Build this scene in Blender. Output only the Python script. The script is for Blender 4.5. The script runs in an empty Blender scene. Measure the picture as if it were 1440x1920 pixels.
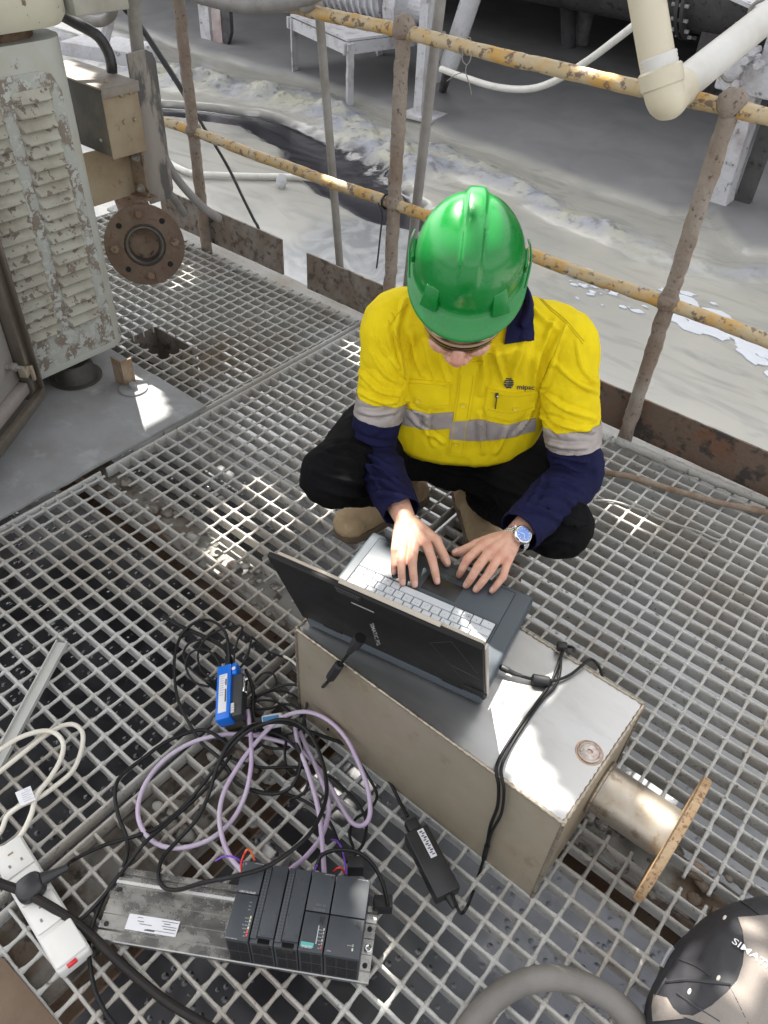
import bpy, bmesh, math, random
import numpy as np
from mathutils import Vector, Matrix, Euler
from mathutils.bvhtree import BVHTree
from mathutils import noise as mnoise

random.seed(7); RNG = np.random.default_rng(7)
scene = bpy.context.scene
C = scene.collection
R = math.radians

# ---------------------------------------------------------------- camera
CAM_H = 1.5
YAW, PITCH, ROLL, FPX = -0.646860, 0.745682, 0.062018, 1453.93
_fwd = Vector((math.sin(YAW)*math.cos(PITCH), math.cos(YAW)*math.cos(PITCH), -math.sin(PITCH)))
_r0 = Vector((math.cos(YAW), -math.sin(YAW), 0.0)); _u0 = _r0.cross(_fwd)
_rt = math.cos(ROLL)*_r0 + math.sin(ROLL)*_u0
_up = -math.sin(ROLL)*_r0 + math.cos(ROLL)*_u0
CAM = Vector((0, 0, CAM_H))
cd = bpy.data.cameras.new('camera'); cam = bpy.data.objects.new('camera', cd); C.objects.link(cam)
cd.sensor_fit = 'VERTICAL'; cd.sensor_height = 24.0; cd.lens = 24.0*FPX/1920.0
cd.clip_start = 0.02; cd.clip_end = 500
cam.matrix_world = Matrix(((_rt.x, _up.x, -_fwd.x, CAM.x), (_rt.y, _up.y, -_fwd.y, CAM.y), (_rt.z, _up.z, -_fwd.z, CAM.z), (0, 0, 0, 1)))
scene.camera = cam

# ---------------------------------------------------------------- sky, sun, exposure
SUN_AZ = Vector((-0.87, 0.49, 0)).normalized()      # towards the sun, on the ground
SUN_EL = R(58)
SUN_DIR = Vector((SUN_AZ.x*math.cos(SUN_EL), SUN_AZ.y*math.cos(SUN_EL), math.sin(SUN_EL)))
world = bpy.data.worlds.new('World'); scene.world = world; world.use_nodes = True
wn = world.node_tree; wn.nodes.clear()
sky = wn.nodes.new('ShaderNodeTexSky'); sky.sky_type = 'NISHITA'; sky.sun_disc = False
sky.sun_elevation = SUN_EL; sky.sun_rotation = math.atan2(SUN_DIR.x, SUN_DIR.y)
sky.air_density = 1.0; sky.dust_density = 4.0; sky.ozone_density = 1.0
hs = wn.nodes.new('ShaderNodeHueSaturation'); hs.inputs['Saturation'].default_value = 0.10
bg = wn.nodes.new('ShaderNodeBackground'); bg.inputs[1].default_value = 0.15
wo = wn.nodes.new('ShaderNodeOutputWorld')
wn.links.new(sky.outputs[0], hs.inputs['Color']); wn.links.new(hs.outputs[0], bg.inputs[0]); wn.links.new(bg.outputs[0], wo.inputs[0])
sd = bpy.data.lights.new('sun', 'SUN'); sd.energy = 5.0; sd.angle = R(0.4); sd.color = (1.0, 0.95, 0.87)
sun = bpy.data.objects.new('sun', sd); C.objects.link(sun)
sun.rotation_euler = SUN_DIR.to_track_quat('Z', 'Y').to_euler(); sun.location = (0, 0, 12)
vs = scene.view_settings
vs.view_transform = 'Standard'; vs.look = 'None'; vs.gamma = 1.0; vs.use_curve_mapping = False
vs.exposure = 1.7
scene.cycles.use_denoising = True
scene.cycles.max_bounces = 8; scene.cycles.diffuse_bounces = 4; scene.cycles.glossy_bounces = 4
scene.cycles.sample_clamp_indirect = 6.0
scene.cycles.caustics_reflective = False; scene.cycles.caustics_refractive = False

# ---------------------------------------------------------------- pixel -> place
def ray(px, py):
    return (px-720.0)/FPX*_rt - (py-960.0)/FPX*_up + _fwd
def at(px, py, z=0.0):
    d = ray(px, py); return CAM + d*((z-CAM_H)/d.z)
def at_y(px, py, y):
    d = ray(px, py); return CAM + d*(y/d.y)
def at_x(px, py, x):
    d = ray(px, py); return CAM + d*(x/d.x)
def at_d(px, py, depth):
    return CAM + ray(px, py)*depth
def depth_of(p):
    return (Vector(p)-CAM).dot(_fwd)

# ---------------------------------------------------------------- materials
def _n(nt, t, **kw):
    n = nt.nodes.new(t)
    for k, v in kw.items():
        setattr(n, k, v)
    return n
def lin(c):
    return tuple(((x/12.92) if x <= 0.04045 else ((x+0.055)/1.055)**2.4) for x in c[:3])
MATS = {}
def mat(name, col, rough=0.6, metal=0.0, col2=None, scale=8.0, mixlo=0.4, mixhi=0.65, col3=None, scale3=40.0, lo3=0.55, hi3=0.65,
        bump=0.0, bscale=60.0, bdist=0.002, rough2=None, spec=0.5, coat=0.0, detail=6.0, aniso=None, stretch=(1, 1, 1), sheen=0.0, sss=0.0, metal2=None, coord='pos', bdetail=5.0, metal3=None, rough3=None):
    """Principled material: col, patches of col2 (large noise) and col3 (finer noise), fine relief. Colours linear."""
    if name in MATS: return MATS[name]
    m = bpy.data.materials.new(name); m.use_nodes = True; nt = m.node_tree
    b = nt.nodes['Principled BSDF']; L = nt.links.new
    if coord == 'pos': src = _n(nt, 'ShaderNodeNewGeometry').outputs['Position']
    else: src = _n(nt, 'ShaderNodeTexCoord').outputs['Object']
    if stretch != (1, 1, 1):
        mp = _n(nt, 'ShaderNodeMapping'); mp.inputs['Scale'].default_value = stretch; L(src, mp.inputs['Vector']); src = mp.outputs[0]
    b.inputs['Base Color'].default_value = (*col, 1); b.inputs['Roughness'].default_value = rough; b.inputs['Metallic'].default_value = metal
    b.inputs['Specular IOR Level'].default_value = spec
    if coat: b.inputs['Coat Weight'].default_value = coat; b.inputs['Coat Roughness'].default_value = 0.08
    if sheen: b.inputs['Sheen Weight'].default_value = sheen
    if sss:
        b.inputs['Subsurface Weight'].default_value = sss; b.inputs['Subsurface Radius'].default_value = (0.012, 0.004, 0.002); b.inputs['Subsurface Scale'].default_value = 0.5
    cur = None; f2 = None
    def patch(prev, c, sc, lo, hi, det):
        nz = _n(nt, 'ShaderNodeTexNoise'); nz.inputs['Scale'].default_value = sc; nz.inputs['Detail'].default_value = det; nz.inputs['Roughness'].default_value = 0.62
        L(src, nz.inputs['Vector'])
        mr = _n(nt, 'ShaderNodeMapRange'); mr.inputs['From Min'].default_value = lo; mr.inputs['From Max'].default_value = hi; L(nz.outputs[0], mr.inputs[0])
        mx = _n(nt, 'ShaderNodeMix', data_type='RGBA'); L(mr.outputs[0], mx.inputs['Factor'])
        if prev is None: mx.inputs['A'].default_value = (*col, 1)
        else: L(prev, mx.inputs['A'])
        mx.inputs['B'].default_value = (*c, 1)
        return mx.outputs['Result'], mr.outputs[0]
    if col2 is not None:
        cur, f2 = patch(None, col2, scale, mixlo, mixhi, detail)
    f3 = None
    if col3 is not None:
        cur, f3 = patch(cur, col3, scale3, lo3, hi3, 8.0)
    if cur is not None: L(cur, b.inputs['Base Color'])
    def fmix(f, a, bb, sock):
        mr = _n(nt, 'ShaderNodeMapRange'); mr.inputs['To Min'].default_value = a; mr.inputs['To Max'].default_value = bb
        L(f, mr.inputs[0]); L(mr.outputs[0], sock)
    if rough3 is not None and f3 is not None: fmix(f3, rough, rough3, b.inputs['Roughness'])
    elif rough2 is not None and f2 is not None: fmix(f2, rough, rough2, b.inputs['Roughness'])
    if metal3 is not None and f3 is not None: fmix(f3, metal, metal3, b.inputs['Metallic'])
    elif metal2 is not None and f2 is not None: fmix(f2, metal, metal2, b.inputs['Metallic'])
    if bump:
        nz = _n(nt, 'ShaderNodeTexNoise'); nz.inputs['Scale'].default_value = bscale; nz.inputs['Detail'].default_value = bdetail; L(src, nz.inputs['Vector'])
        bp = _n(nt, 'ShaderNodeBump'); bp.inputs['Strength'].default_value = bump; bp.inputs['Distance'].default_value = bdist
        L(nz.outputs[0], bp.inputs['Height'])
        h = bp
        if f3 is not None:
            b2 = _n(nt, 'ShaderNodeBump'); b2.inputs['Strength'].default_value = 0.35; b2.inputs['Distance'].default_value = bdist; b2.invert = True
            L(f3, b2.inputs['Height']); L(bp.outputs[0], b2.inputs['Normal']); h = b2
        L(h.outputs[0], b.inputs['Normal'])
    MATS[name] = m
    return m

# ---------------------------------------------------------------- mesh building
class MB:
    def __init__(s): s.v = []; s.f = []; s.mi = []
    def add(s, vs, fs, mi=0):
        o = len(s.v); s.v += [Vector(v) for v in vs]; s.f += [tuple(i+o for i in f) for f in fs]; s.mi += [mi]*len(fs)
        return s
    def box(s, c, size, rot=None, taper=1.0, mi=0):
        x, y, z = (k/2 for k in size); vs = []
        for dz in (-1, 1):
            t = taper if dz > 0 else 1.0
            for dx, dy in ((-1, -1), (1, -1), (1, 1), (-1, 1)): vs.append(Vector((dx*x*t, dy*y*t, dz*z)))
        if rot is not None: vs = [rot @ v for v in vs]
        c = Vector(c)
        return s.add([c+v for v in vs], [(3, 2, 1, 0), (4, 5, 6, 7), (0, 1, 5, 4), (1, 2, 6, 5), (2, 3, 7, 6), (3, 0, 4, 7)], mi)
    def hexa(s, b4, t4, mi=0):
        return s.add(list(b4)+list(t4), [(3, 2, 1, 0), (4, 5, 6, 7), (0, 1, 5, 4), (1, 2, 6, 5), (2, 3, 7, 6), (3, 0, 4, 7)], mi)
    def rings(s, rings, closed=True, cap=True, mi=0):
        n = len(rings[0]); vs = [p for r in rings for p in r]; fs = []
        for i in range(len(rings)-1):
            for j in range(n if closed else n-1):
                k = (j+1) % n
                fs.append((i*n+j, i*n+k, (i+1)*n+k, (i+1)*n+j))
        if cap and closed:
            fs.append(tuple(reversed(range(n)))); fs.append(tuple((len(rings)-1)*n+j for j in range(n)))
        return s.add(vs, fs, mi)
    def tube(s, pts, r, n=8, cap=True, mi=0, squash=1.0):
        pts = [Vector(p) for p in pts]; rs = r if hasattr(r, '__len__') else [r]*len(pts)
        T = []
        for i in range(len(pts)):
            a = pts[max(0, i-1)]; b = pts[min(len(pts)-1, i+1)]; T.append((b-a).normalized())
        ref = Vector((0, 0, 1)) if abs(T[0].z) < 0.9 else Vector((1, 0, 0))
        u = ref.cross(T[0]).normalized(); rings = []
        for i, p in enumerate(pts):
            u = (u - T[i]*u.dot(T[i])); u = u.normalized() if u.length > 1e-6 else Vector((1, 0, 0)); w = T[i].cross(u)
            rings.append([p + (u*math.cos(a) + w*math.sin(a)*squash)*rs[i] for a in (2*math.pi*k/n for k in range(n))])
        return s.rings(rings, True, cap, mi)
    def cyl(s, a, b, r0, r1=None, n=16, cap=True, mi=0):
        return s.tube([a, b], [r0, r0 if r1 is None else r1], n, cap, mi)
    def lathe(s, o, axis, prof, n=24, mi=0, close=False):
        """prof: list of (distance along axis, radius)"""
        axis = Vector(axis).normalized(); ref = Vector((0, 0, 1)) if abs(axis.z) < 0.9 else Vector((1, 0, 0))
        u = ref.cross(axis).normalized(); w = axis.cross(u); o = Vector(o)
        rings = [[o+axis*h+(u*math.cos(a)+w*math.sin(a))*max(r, 1e-5) for a in (2*math.pi*k/n for k in range(n))] for h, r in prof]
        if close: rings.append(rings[0])
        return s.rings(rings, True, not close, mi)
    def sphere(s, c, r, nu=12, nv=8, sc=(1, 1, 1), rot=None, mi=0):
        c = Vector(c); rings = []
        for i in range(1, nv):
            th = math.pi*i/nv
            ring = []
            for k in range(nu):
                ph = 2*math.pi*k/nu
                v = Vector((math.sin(th)*math.cos(ph)*r*sc[0], math.sin(th)*math.sin(ph)*r*sc[1], -math.cos(th)*r*sc[2]))
                if rot is not None: v = rot @ v
                ring.append(c+v)
            rings.append(ring)
        s.rings(rings, True, True, mi)
        return s
    def prism(s, poly, d, mi=0):
        """poly: planar points, extruded by vector d"""
        d = Vector(d); n = len(poly); a = [Vector(p) for p in poly]; b = [p+d for p in a]
        fs = [tuple(reversed(range(n))), tuple(range(n, 2*n))] + [(i, (i+1) % n, n+(i+1) % n, n+i) for i in range(n)]
        return s.add(a+b, fs, mi)
    def mesh(s, name, mats, smooth=False, bevel=0.0, seg=2, org=None, angle=40, fix=True):
        me = bpy.data.meshes.new(name)
        o = Vector(org) if org is not None else Vector((0, 0, 0))
        me.from_pydata([tuple(v-o) for v in s.v], [], s.f)
        for m in (mats if isinstance(mats, (list, tuple)) else [mats]): me.materials.append(m)
        me.polygons.foreach_set('material_index', s.mi)
        if bevel or fix:
            bm = bmesh.new(); bm.from_mesh(me)
            if fix: bmesh.ops.recalc_face_normals(bm, faces=bm.faces)
            if bevel:
                es = [e for e in bm.edges if len(e.link_faces) == 2 and e.calc_face_angle(0) > R(30)]
                bmesh.ops.bevel(bm, geom=es, offset=bevel, segments=seg, affect='EDGES', profile=0.5, clamp_overlap=True)
            bm.to_mesh(me); bm.free()
        if smooth or bevel:
            me.polygons.foreach_set('use_smooth', [True]*len(me.polygons))
            if angle < 180: me.set_sharp_from_angle(angle=R(angle))
        me.update()
        return me
def link(name, me, parent=None):
    o = bpy.data.objects.new(name, me); C.objects.link(o)
    if parent is not None: o.parent = parent
    return o
def wpos(o):
    p = Vector((0, 0, 0))
    while o is not None: p = p + o.location; o = o.parent
    return p
def part(name, mb, mats, parent=None, smooth=False, bevel=0.0, seg=2, angle=40, **kw):
    """vertices in world coordinates; the object's own origin is its parent's"""
    org = wpos(parent) if parent is not None else None
    return link(name, mb.mesh(name, mats, smooth, bevel, seg, org, angle, **kw), parent)
def tag(o, label, cat, group=None, kind=None):
    if label: o['label'] = label
    if cat: o['category'] = cat
    if group: o['group'] = group
    if kind: o['kind'] = kind
    return o
def thing(name, label, cat, loc=(0, 0, 0), group=None):
    o = bpy.data.objects.new(name, None); C.objects.link(o); o.location = loc; o.empty_display_size = 0.05
    return tag(o, label, cat, group)
def solo(name, mb, mats, label, cat, org=None, group=None, **kw):
    """a thing that is one mesh"""
    o = link(name, mb.mesh(name, mats, org=org, **kw))
    if org is not None: o.location = org
    return tag(o, label, cat, group)
def struct(name, mb, mats, **kw):
    o = link(name, mb.mesh(name, mats, **kw)); o['kind'] = 'structure'; return o
def copyobj(src, name, parent, loc, rot=None, scale=None):
    o = src.copy(); o.name = name; C.objects.link(o); o.parent = parent; o.location = loc
    if rot is not None: o.rotation_euler = rot
    if scale is not None: o.scale = scale
    return o
def spline(pts, n=12):
    """Catmull-Rom through pts"""
    p = [Vector(q) for q in pts]
    if len(p) < 3:
        return [p[0].lerp(p[1], t/n) for t in range(n+1)]
    p = [p[0]*2-p[1]] + p + [p[-1]*2-p[-2]]
    out = []
    for i in range(1, len(p)-2):
        for k in range(n):
            t = k/n; a, b, c, d = p[i-1], p[i], p[i+1], p[i+2]
            out.append(0.5*((2*b) + (c-a)*t + (2*a-5*b+4*c-d)*t*t + (3*b-a-3*c+d)*t**3))
    out.append(p[-2]); return out
def fbm(p, sc, octv=4):
    return mnoise.fractal(Vector(p)*sc, 1.0, 2.0, octv)
def rough_mesh(me, amp, sc, octv=3, off=(0, 0, 0)):
    """push vertices along normals with noise: crust, dents"""
    me.update(); o = Vector(off)
    for v in me.vertices:
        v.co = v.co + v.normal*amp*mnoise.fractal((v.co+o)*sc, 1.0, 2.0, octv)
    me.update()

# ================================================================ materials shared
M_mudgrey = mat('dried_cement_slurry', (0.36, 0.365, 0.35), 0.85, col2=(0.30, 0.285, 0.255), scale=3.0, col3=(0.17, 0.155, 0.135), scale3=55, lo3=0.60, hi3=0.72, bump=0.9, bscale=120, bdist=0.003)
M_barmud = mat('slurry_crusted_steel', (0.44, 0.44, 0.42), 0.85, col2=(0.31, 0.265, 0.215), scale=2.2, mixlo=0.42, mixhi=0.7, col3=(0.10, 0.075, 0.055), scale3=75, lo3=0.60, hi3=0.72, bump=1.0, bscale=210, bdist=0.0025)
M_rust = mat('rusty_steel', (0.13, 0.075, 0.045), 0.8, col2=(0.20, 0.15, 0.11), scale=9, col3=(0.05, 0.035, 0.03), scale3=40, bump=0.8, bscale=90, bdist=0.002)
M_mudbrown = mat('mud_crusted_pipe', (0.20, 0.15, 0.115), 0.9, col2=(0.27, 0.235, 0.20), scale=7, col3=(0.10, 0.07, 0.055), scale3=70, lo3=0.58, hi3=0.66, bump=1.0, bscale=95, bdist=0.004)
M_yellow = mat('worn_yellow_rail_paint', (0.50, 0.30, 0.085), 0.65, col2=(0.47, 0.38, 0.24), scale=12, mixlo=0.40, mixhi=0.56, col3=(0.17, 0.12, 0.085), scale3=40, lo3=0.555, hi3=0.61, bump=0.7, bscale=80, bdist=0.003)
M_steelgrey = mat('grey_galvanised_pipe', (0.20, 0.185, 0.16), 0.7, col2=(0.27, 0.26, 0.245), scale=12, bump=0.4, bscale=120)
M_plate = mat('dusty_grey_floor_plate', (0.27, 0.275, 0.28), 0.8, col2=(0.21, 0.205, 0.20), scale=4, col3=(0.33, 0.335, 0.335), scale3=11, lo3=0.55, hi3=0.7, bump=0.5, bscale=28, bdist=0.004)

# ================================================================ ground: slurry yard below the platform
GZ = -0.75
def vnoise(x, y, seed):
    xi = np.floor(x).astype(np.int64); yi = np.floor(y).astype(np.int64); xf = x-xi; yf = y-yi
    def h(a, b):
        n = (a*374761393 + b*668265263 + seed*974634) & 0x7fffffff
        n = ((n ^ (n >> 13))*1274126177) & 0x7fffffff
        return ((n ^ (n >> 16)) & 0xffff)/65535.0
    u = xf*xf*(3-2*xf); v = yf*yf*(3-2*yf)
    return (h(xi, yi)*(1-u)+h(xi+1, yi)*u)*(1-v) + (h(xi, yi+1)*(1-u)+h(xi+1, yi+1)*u)*v
def nfbm(x, y, sc, octv=4, seed=1, gain=0.5):
    s = np.zeros_like(x); a = 1.0; t = 0
    for o in range(octv):
        s += a*vnoise(x*sc+17.3*o, y*sc-9.1*o, seed+o); t += a; a *= gain; sc *= 2
    return s/t - 0.5
def pl_dist(X, Y, pl):
    d = np.full(X.shape, 1e9)
    for (ax, ay), (bx, by) in zip(pl[:-1], pl[1:]):
        vx, vy = bx-ax, by-ay; t = np.clip(((X-ax)*vx+(Y-ay)*vy)/(vx*vx+vy*vy), 0, 1)
        d = np.minimum(d, np.hypot(X-ax-t*vx, Y-ay-t*vy))
    return d
def in_poly(X, Y, poly):
    ins = np.zeros(X.shape, bool); n = len(poly)
    for i in range(n):
        x1, y1 = poly[i]; x2, y2 = poly[(i+1) % n]
        c = ((y1 > Y) != (y2 > Y)) & (X < (x2-x1)*(Y-y1)/(y2-y1+1e-12)+x1)
        ins ^= c
    return ins
def sdist(X, Y, poly):
    d = pl_dist(X, Y, poly+[poly[0]]); return np.where(in_poly(X, Y, poly), -d, d)
def sstep(a, b, x):
    t = np.clip((x-a)/(b-a), 0, 1); return t*t*(3-2*t)
xs = np.concatenate([-np.geomspace(60, 9.2, 14), np.arange(-9, 2.6, 0.032), np.geomspace(2.7, 60, 14)])
ys = np.concatenate([-np.geomspace(60, 1.2, 14), np.arange(-1.0, 7.6, 0.032), np.geomspace(7.7, 80, 22)])
GX, GY = np.meshgrid(xs, ys); shp = GX.shape
wx = GX + 0.22*nfbm(GX, GY, 1.6, 4, 11); wy = GY + 0.22*nfbm(GX, GY, 1.6, 4, 31)
stream = [(-12, 5.0), (-7.6, 4.95), (-6.73, 4.98), (-6.34, 5.26), (-5.89, 5.40), (-5.3, 5.42), (-4.75, 5.36), (-4.07, 5.16), (-3.45, 4.82), (-3.0, 4.55), (-3.12, 4.36), (-3.5, 4.2), (-4.05, 4.36), (-4.5, 4.55), (-5.02, 4.86), (-5.61, 4.98), (-6.15, 4.88), (-6.6, 4.62), (-8, 4.58), (-12, 4.6)]
wet = [(-3.1, 4.5), (-3.45, 4.25), (-3.7, 3.95), (-3.55, 3.6), (-3.75, 3.3), (-3.6, 2.7), (-3.3, 2.0), (-2.3, 2.0), (-2.4, 3.0), (-2.6, 3.9)]
sdS = sdist(wx, wy, stream); sdW = sdist(wx, wy, wet)
dark = 1-sstep(-0.04, 0.05, sdS); wetm = (1-sstep(-0.1, 0.15, sdW))*(1-dark)
ridgeA = [(-12, 5.5), (-7.3, 5.55), (-6.8, 5.75), (-6.1, 5.85), (-5.6, 6.0), (-4.9, 5.78), (-4.4, 5.5), (-3.9, 5.25)]
ridgeB = [(-4.0, 5.75), (-3.46, 5.6), (-2.9, 5.5), (-2.62, 5.36), (-2.11, 5.33), (-1.64, 5.19), (-1.3, 5.3), (-1.0, 5.6), (0, 5.4)]
shore = [(-12, 6.4), (-8.2, 6.5), (-6.6, 6.45), (-5.3, 6.4), (-4.16, 6.2), (-3.28, 6.12), (-2.72, 6.03), (-2.0, 5.95), (-1.75, 6.2), (-1.3, 5.75), (-0.9, 6.0), (3, 5.9)]
dA = pl_dist(wx, wy, ridgeA); dB = pl_dist(wx, wy, ridgeB)
ys_shore = np.interp(GX, [p[0] for p in shore], [p[1] for p in shore]) + 0.25*nfbm(GX, GY, 1.1, 4, 5)
dry = sstep(-0.06, 0.10, GY-ys_shore)
lump = np.maximum(0, nfbm(GX, GY, 5.5, 5, 3, 0.6)+0.12)
cell = np.abs(nfbm(GX, GY, 7, 4, 77, 0.6))
ridge = np.clip(np.exp(-(dA/0.27)**2)*1.0 + np.exp(-(dB/0.17)**2)*(0.35+1.3*np.maximum(0, nfbm(GX, GY, 1.7, 2, 9)+0.1)), 0, 1.2)
front = np.where(GY > 4.6, 1, 0)
Z = GZ + 0.006*nfbm(GX, GY, 1.5, 3, 2) + ridge*(0.05+0.22*lump) + 0.012*ridge*(0.5-cell*4)
Z += dry*0.05 + 0.10*np.clip(GY-6.1, 0, 3)*dry*0.3
Z -= dark*0.05
Z += 0.01*(np.abs(nfbm(GX, GY, 9, 4, 44)))*sstep(0.02, 0.2, ridge)
Z += 0.012*nfbm(GX, GY, 14, 3, 8)*sstep(0.05, 0.3, ridge)
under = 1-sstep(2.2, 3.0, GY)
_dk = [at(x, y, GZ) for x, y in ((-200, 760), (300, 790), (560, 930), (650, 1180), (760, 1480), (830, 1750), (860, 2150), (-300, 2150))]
under_shade = (1-sstep(-0.30, 0.35, sdist(wx, wy, [(p.x, p.y) for p in _dk])))*under  # dark reflection under the near left grating, put into the ground colour
under_sky = under*(1-under_shade)*(1-sstep(0.9, 1.9, GY))  # bluish sky reflection painted into the ground colour
bankline = np.exp(-((GY-ys_shore)/0.05)**2)*sstep(-0.1, 0.25, nfbm(GX, GY, 2.0, 3, 63)+0.05)
Z += 0.02*bankline*(GX > -4.8)
Z += 0.004*under*nfbm(GX, GY, 6, 4, 21)
ny, nx = shp
vco = np.stack([GX.ravel(), GY.ravel(), Z.ravel()], 1)
idx = np.arange(nx*ny).reshape(ny, nx)
fc = np.stack([idx[:-1, :-1], idx[:-1, 1:], idx[1:, 1:], idx[1:, :-1]], -1).reshape(-1, 4)
me = bpy.data.meshes.new('ground'); me.vertices.add(len(vco)); me.vertices.foreach_set('co', vco.ravel())
me.loops.add(len(fc)*4); me.loops.foreach_set('vertex_index', fc.ravel()); me.polygons.add(len(fc)); me.polygons.foreach_set('loop_start', np.arange(len(fc))*4)
me.update(calc_edges=True); me.polygons.foreach_set('use_smooth', np.ones(len(fc), bool))
for nm, arr in (('dark', dark), ('wet', wetm), ('ridge', np.clip(ridge, 0, 1)), ('dry', dry), ('under', under), ('under_shade', under_shade), ('under_sky', under_sky)):
    a = me.attributes.new(nm, 'FLOAT', 'POINT'); a.data.foreach_set('value', arr.ravel().astype(np.float32))
gm = bpy.data.materials.new('slurry_ground'); gm.use_nodes = True; nt = gm.node_tree; L = nt.links.new; b = nt.nodes['Principled BSDF']
pos = _n(nt, 'ShaderNodeNewGeometry').outputs['Position']
def gnoise(sc, det=6, dist=0.0, st=None):
    nz = _n(nt, 'ShaderNodeTexNoise'); nz.inputs['Scale'].default_value = sc; nz.inputs['Detail'].default_value = det; nz.inputs['Distortion'].default_value = dist
    if st:
        mp = _n(nt, 'ShaderNodeMapping'); mp.inputs['Scale'].default_value = st; L(pos, mp.inputs['Vector']); L(mp.outputs[0], nz.inputs['Vector'])
    else: L(pos, nz.inputs['Vector'])
    return nz.outputs[0]
def gmap(s, a, b2, c=0.0, d=1.0):
    mr = _n(nt, 'ShaderNodeMapRange'); L(s, mr.inputs[0])
    for k, v in zip(('From Min', 'From Max', 'To Min', 'To Max'), (a, b2, c, d)): mr.inputs[k].default_value = v
    return mr.outputs[0]
def gattr(nm):
    n = _n(nt, 'ShaderNodeAttribute'); n.attribute_name = nm; return n.outputs['Fac']
def gmix(f, A, B):
    mx = _n(nt, 'ShaderNodeMix', data_type='RGBA'); L(f, mx.inputs['Factor'])
    for s, k in ((A, 'A'), (B, 'B')):
        if isinstance(s, tuple): mx.inputs[k].default_value = (*s, 1)
        else: L(s, mx.inputs[k])
    return mx.outputs['Result']
def gfmix(f, A, B):
    mx = _n(nt, 'ShaderNodeMix', data_type='FLOAT'); L(f, mx.inputs['Factor'])
    for s, k in ((A, 'A'), (B, 'B')):
        if isinstance(s, (int, float)): mx.inputs[k].default_value = s
        else: L(s, mx.inputs[k])
    return mx.outputs['Result']
c = gmix(gmap(gnoise(0.9, 5, 1.2), 0.35, 0.65), (0.355, 0.345, 0.305), (0.295, 0.292, 0.268))
c = gmix(gmap(gnoise(2.6, 7, 2.0, (0.5, 1.6, 1)), 0.50, 0.72), c, (0.24, 0.24, 0.228))
c = gmix(gattr('wet'), c, gmix(gmap(gnoise(4.0, 6, 1.5), 0.4, 0.6), (0.17, 0.178, 0.185), (0.28, 0.288, 0.29)))
c = gmix(gattr('dry'), c, gmix(gmap(gnoise(2.2, 8, 0.6), 0.38, 0.66), (0.165, 0.165, 0.17), (0.205, 0.205, 0.205)))
rc = gmix(gmap(gnoise(3.0, 4), 0.42, 0.6), (0.225, 0.238, 0.27), (0.33, 0.325, 0.265))
rc = gmix(gmap(gnoise(14.0, 8), 0.54, 0.66), rc, (0.14, 0.14, 0.15))
c = gmix(gmap(gattr('ridge'), 0.12, 0.5), c, rc)
c = gmix(gattr('dark'), c, gmix(gmap(gnoise(3, 6, 1.5, (0.4, 1.5, 1)), 0.45, 0.7), (0.022, 0.022, 0.027), (0.05, 0.05, 0.057)))
c = gmix(gattr('under'), c, gmix(gmap(gnoise(5, 8, 0.5), 0.40, 0.62), (0.27, 0.275, 0.28), (0.34, 0.345, 0.345)))
c = gmix(gattr('under_sky'), c, gmix(gmap(gnoise(5, 8, 0.5), 0.40, 0.62), (0.095, 0.102, 0.12), (0.165, 0.172, 0.195)))
c = gmix(gattr('under_shade'), c, gmix(gmap(gnoise(5, 8, 0.5), 0.40, 0.66), (0.022, 0.022, 0.024), (0.060, 0.060, 0.064)))
L(c, b.inputs['Base Color'])
rg = gfmix(gattr('dry'), 0.24, 0.7); rg = gfmix(gmap(gattr('ridge'), 0.1, 0.4), rg, 0.5); rg = gfmix(gattr('dark'), rg, 0.16)
rg = gfmix(gattr('wet'), rg, 0.22); rg = gfmix(gattr('under'), rg, gmap(gnoise(3, 4), 0.4, 0.6, 0.10, 0.26)); L(rg, b.inputs['Roughness'])
bp = _n(nt, 'ShaderNodeBump'); bp.inputs['Strength'].default_value = 0.5; bp.inputs['Distance'].default_value = 0.02
L(gfmix(gattr('ridge'), gfmix(gattr('dark'), gmap(gnoise(5, 5, 1.0), 0, 1, 0, 0.12), gmap(gnoise(3, 3, 1, (0.5, 1.2, 1)), 0, 1, 0, 0.12)), gnoise(26, 9)), bp.inputs['Height'])
vo = _n(nt, 'ShaderNodeTexVoronoi'); vo.inputs['Scale'].default_value = 34.0; L(pos, vo.inputs['Vector'])
pit = gmap(vo.outputs['Distance'], 0.0, 0.30, 1, 0)
sel = gmap(gnoise(5, 3), 0.45, 0.58)
mu = _n(nt, 'ShaderNodeMath', operation='MULTIPLY'); L(pit, mu.inputs[0]); L(sel, mu.inputs[1])
mu2 = _n(nt, 'ShaderNodeMath', operation='MULTIPLY'); L(mu.outputs[0], mu2.inputs[0]); L(gattr('under'), mu2.inputs[1])
bp2 = _n(nt, 'ShaderNodeBump'); bp2.inputs['Strength'].default_value = 0.9; bp2.inputs['Distance'].default_value = 0.012
L(mu2.outputs[0], bp2.inputs['Height']); L(bp.outputs[0], bp2.inputs['Normal']); L(bp2.outputs[0], b.inputs['Normal'])
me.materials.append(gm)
g = link('ground', me); g['kind'] = 'structure'

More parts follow.
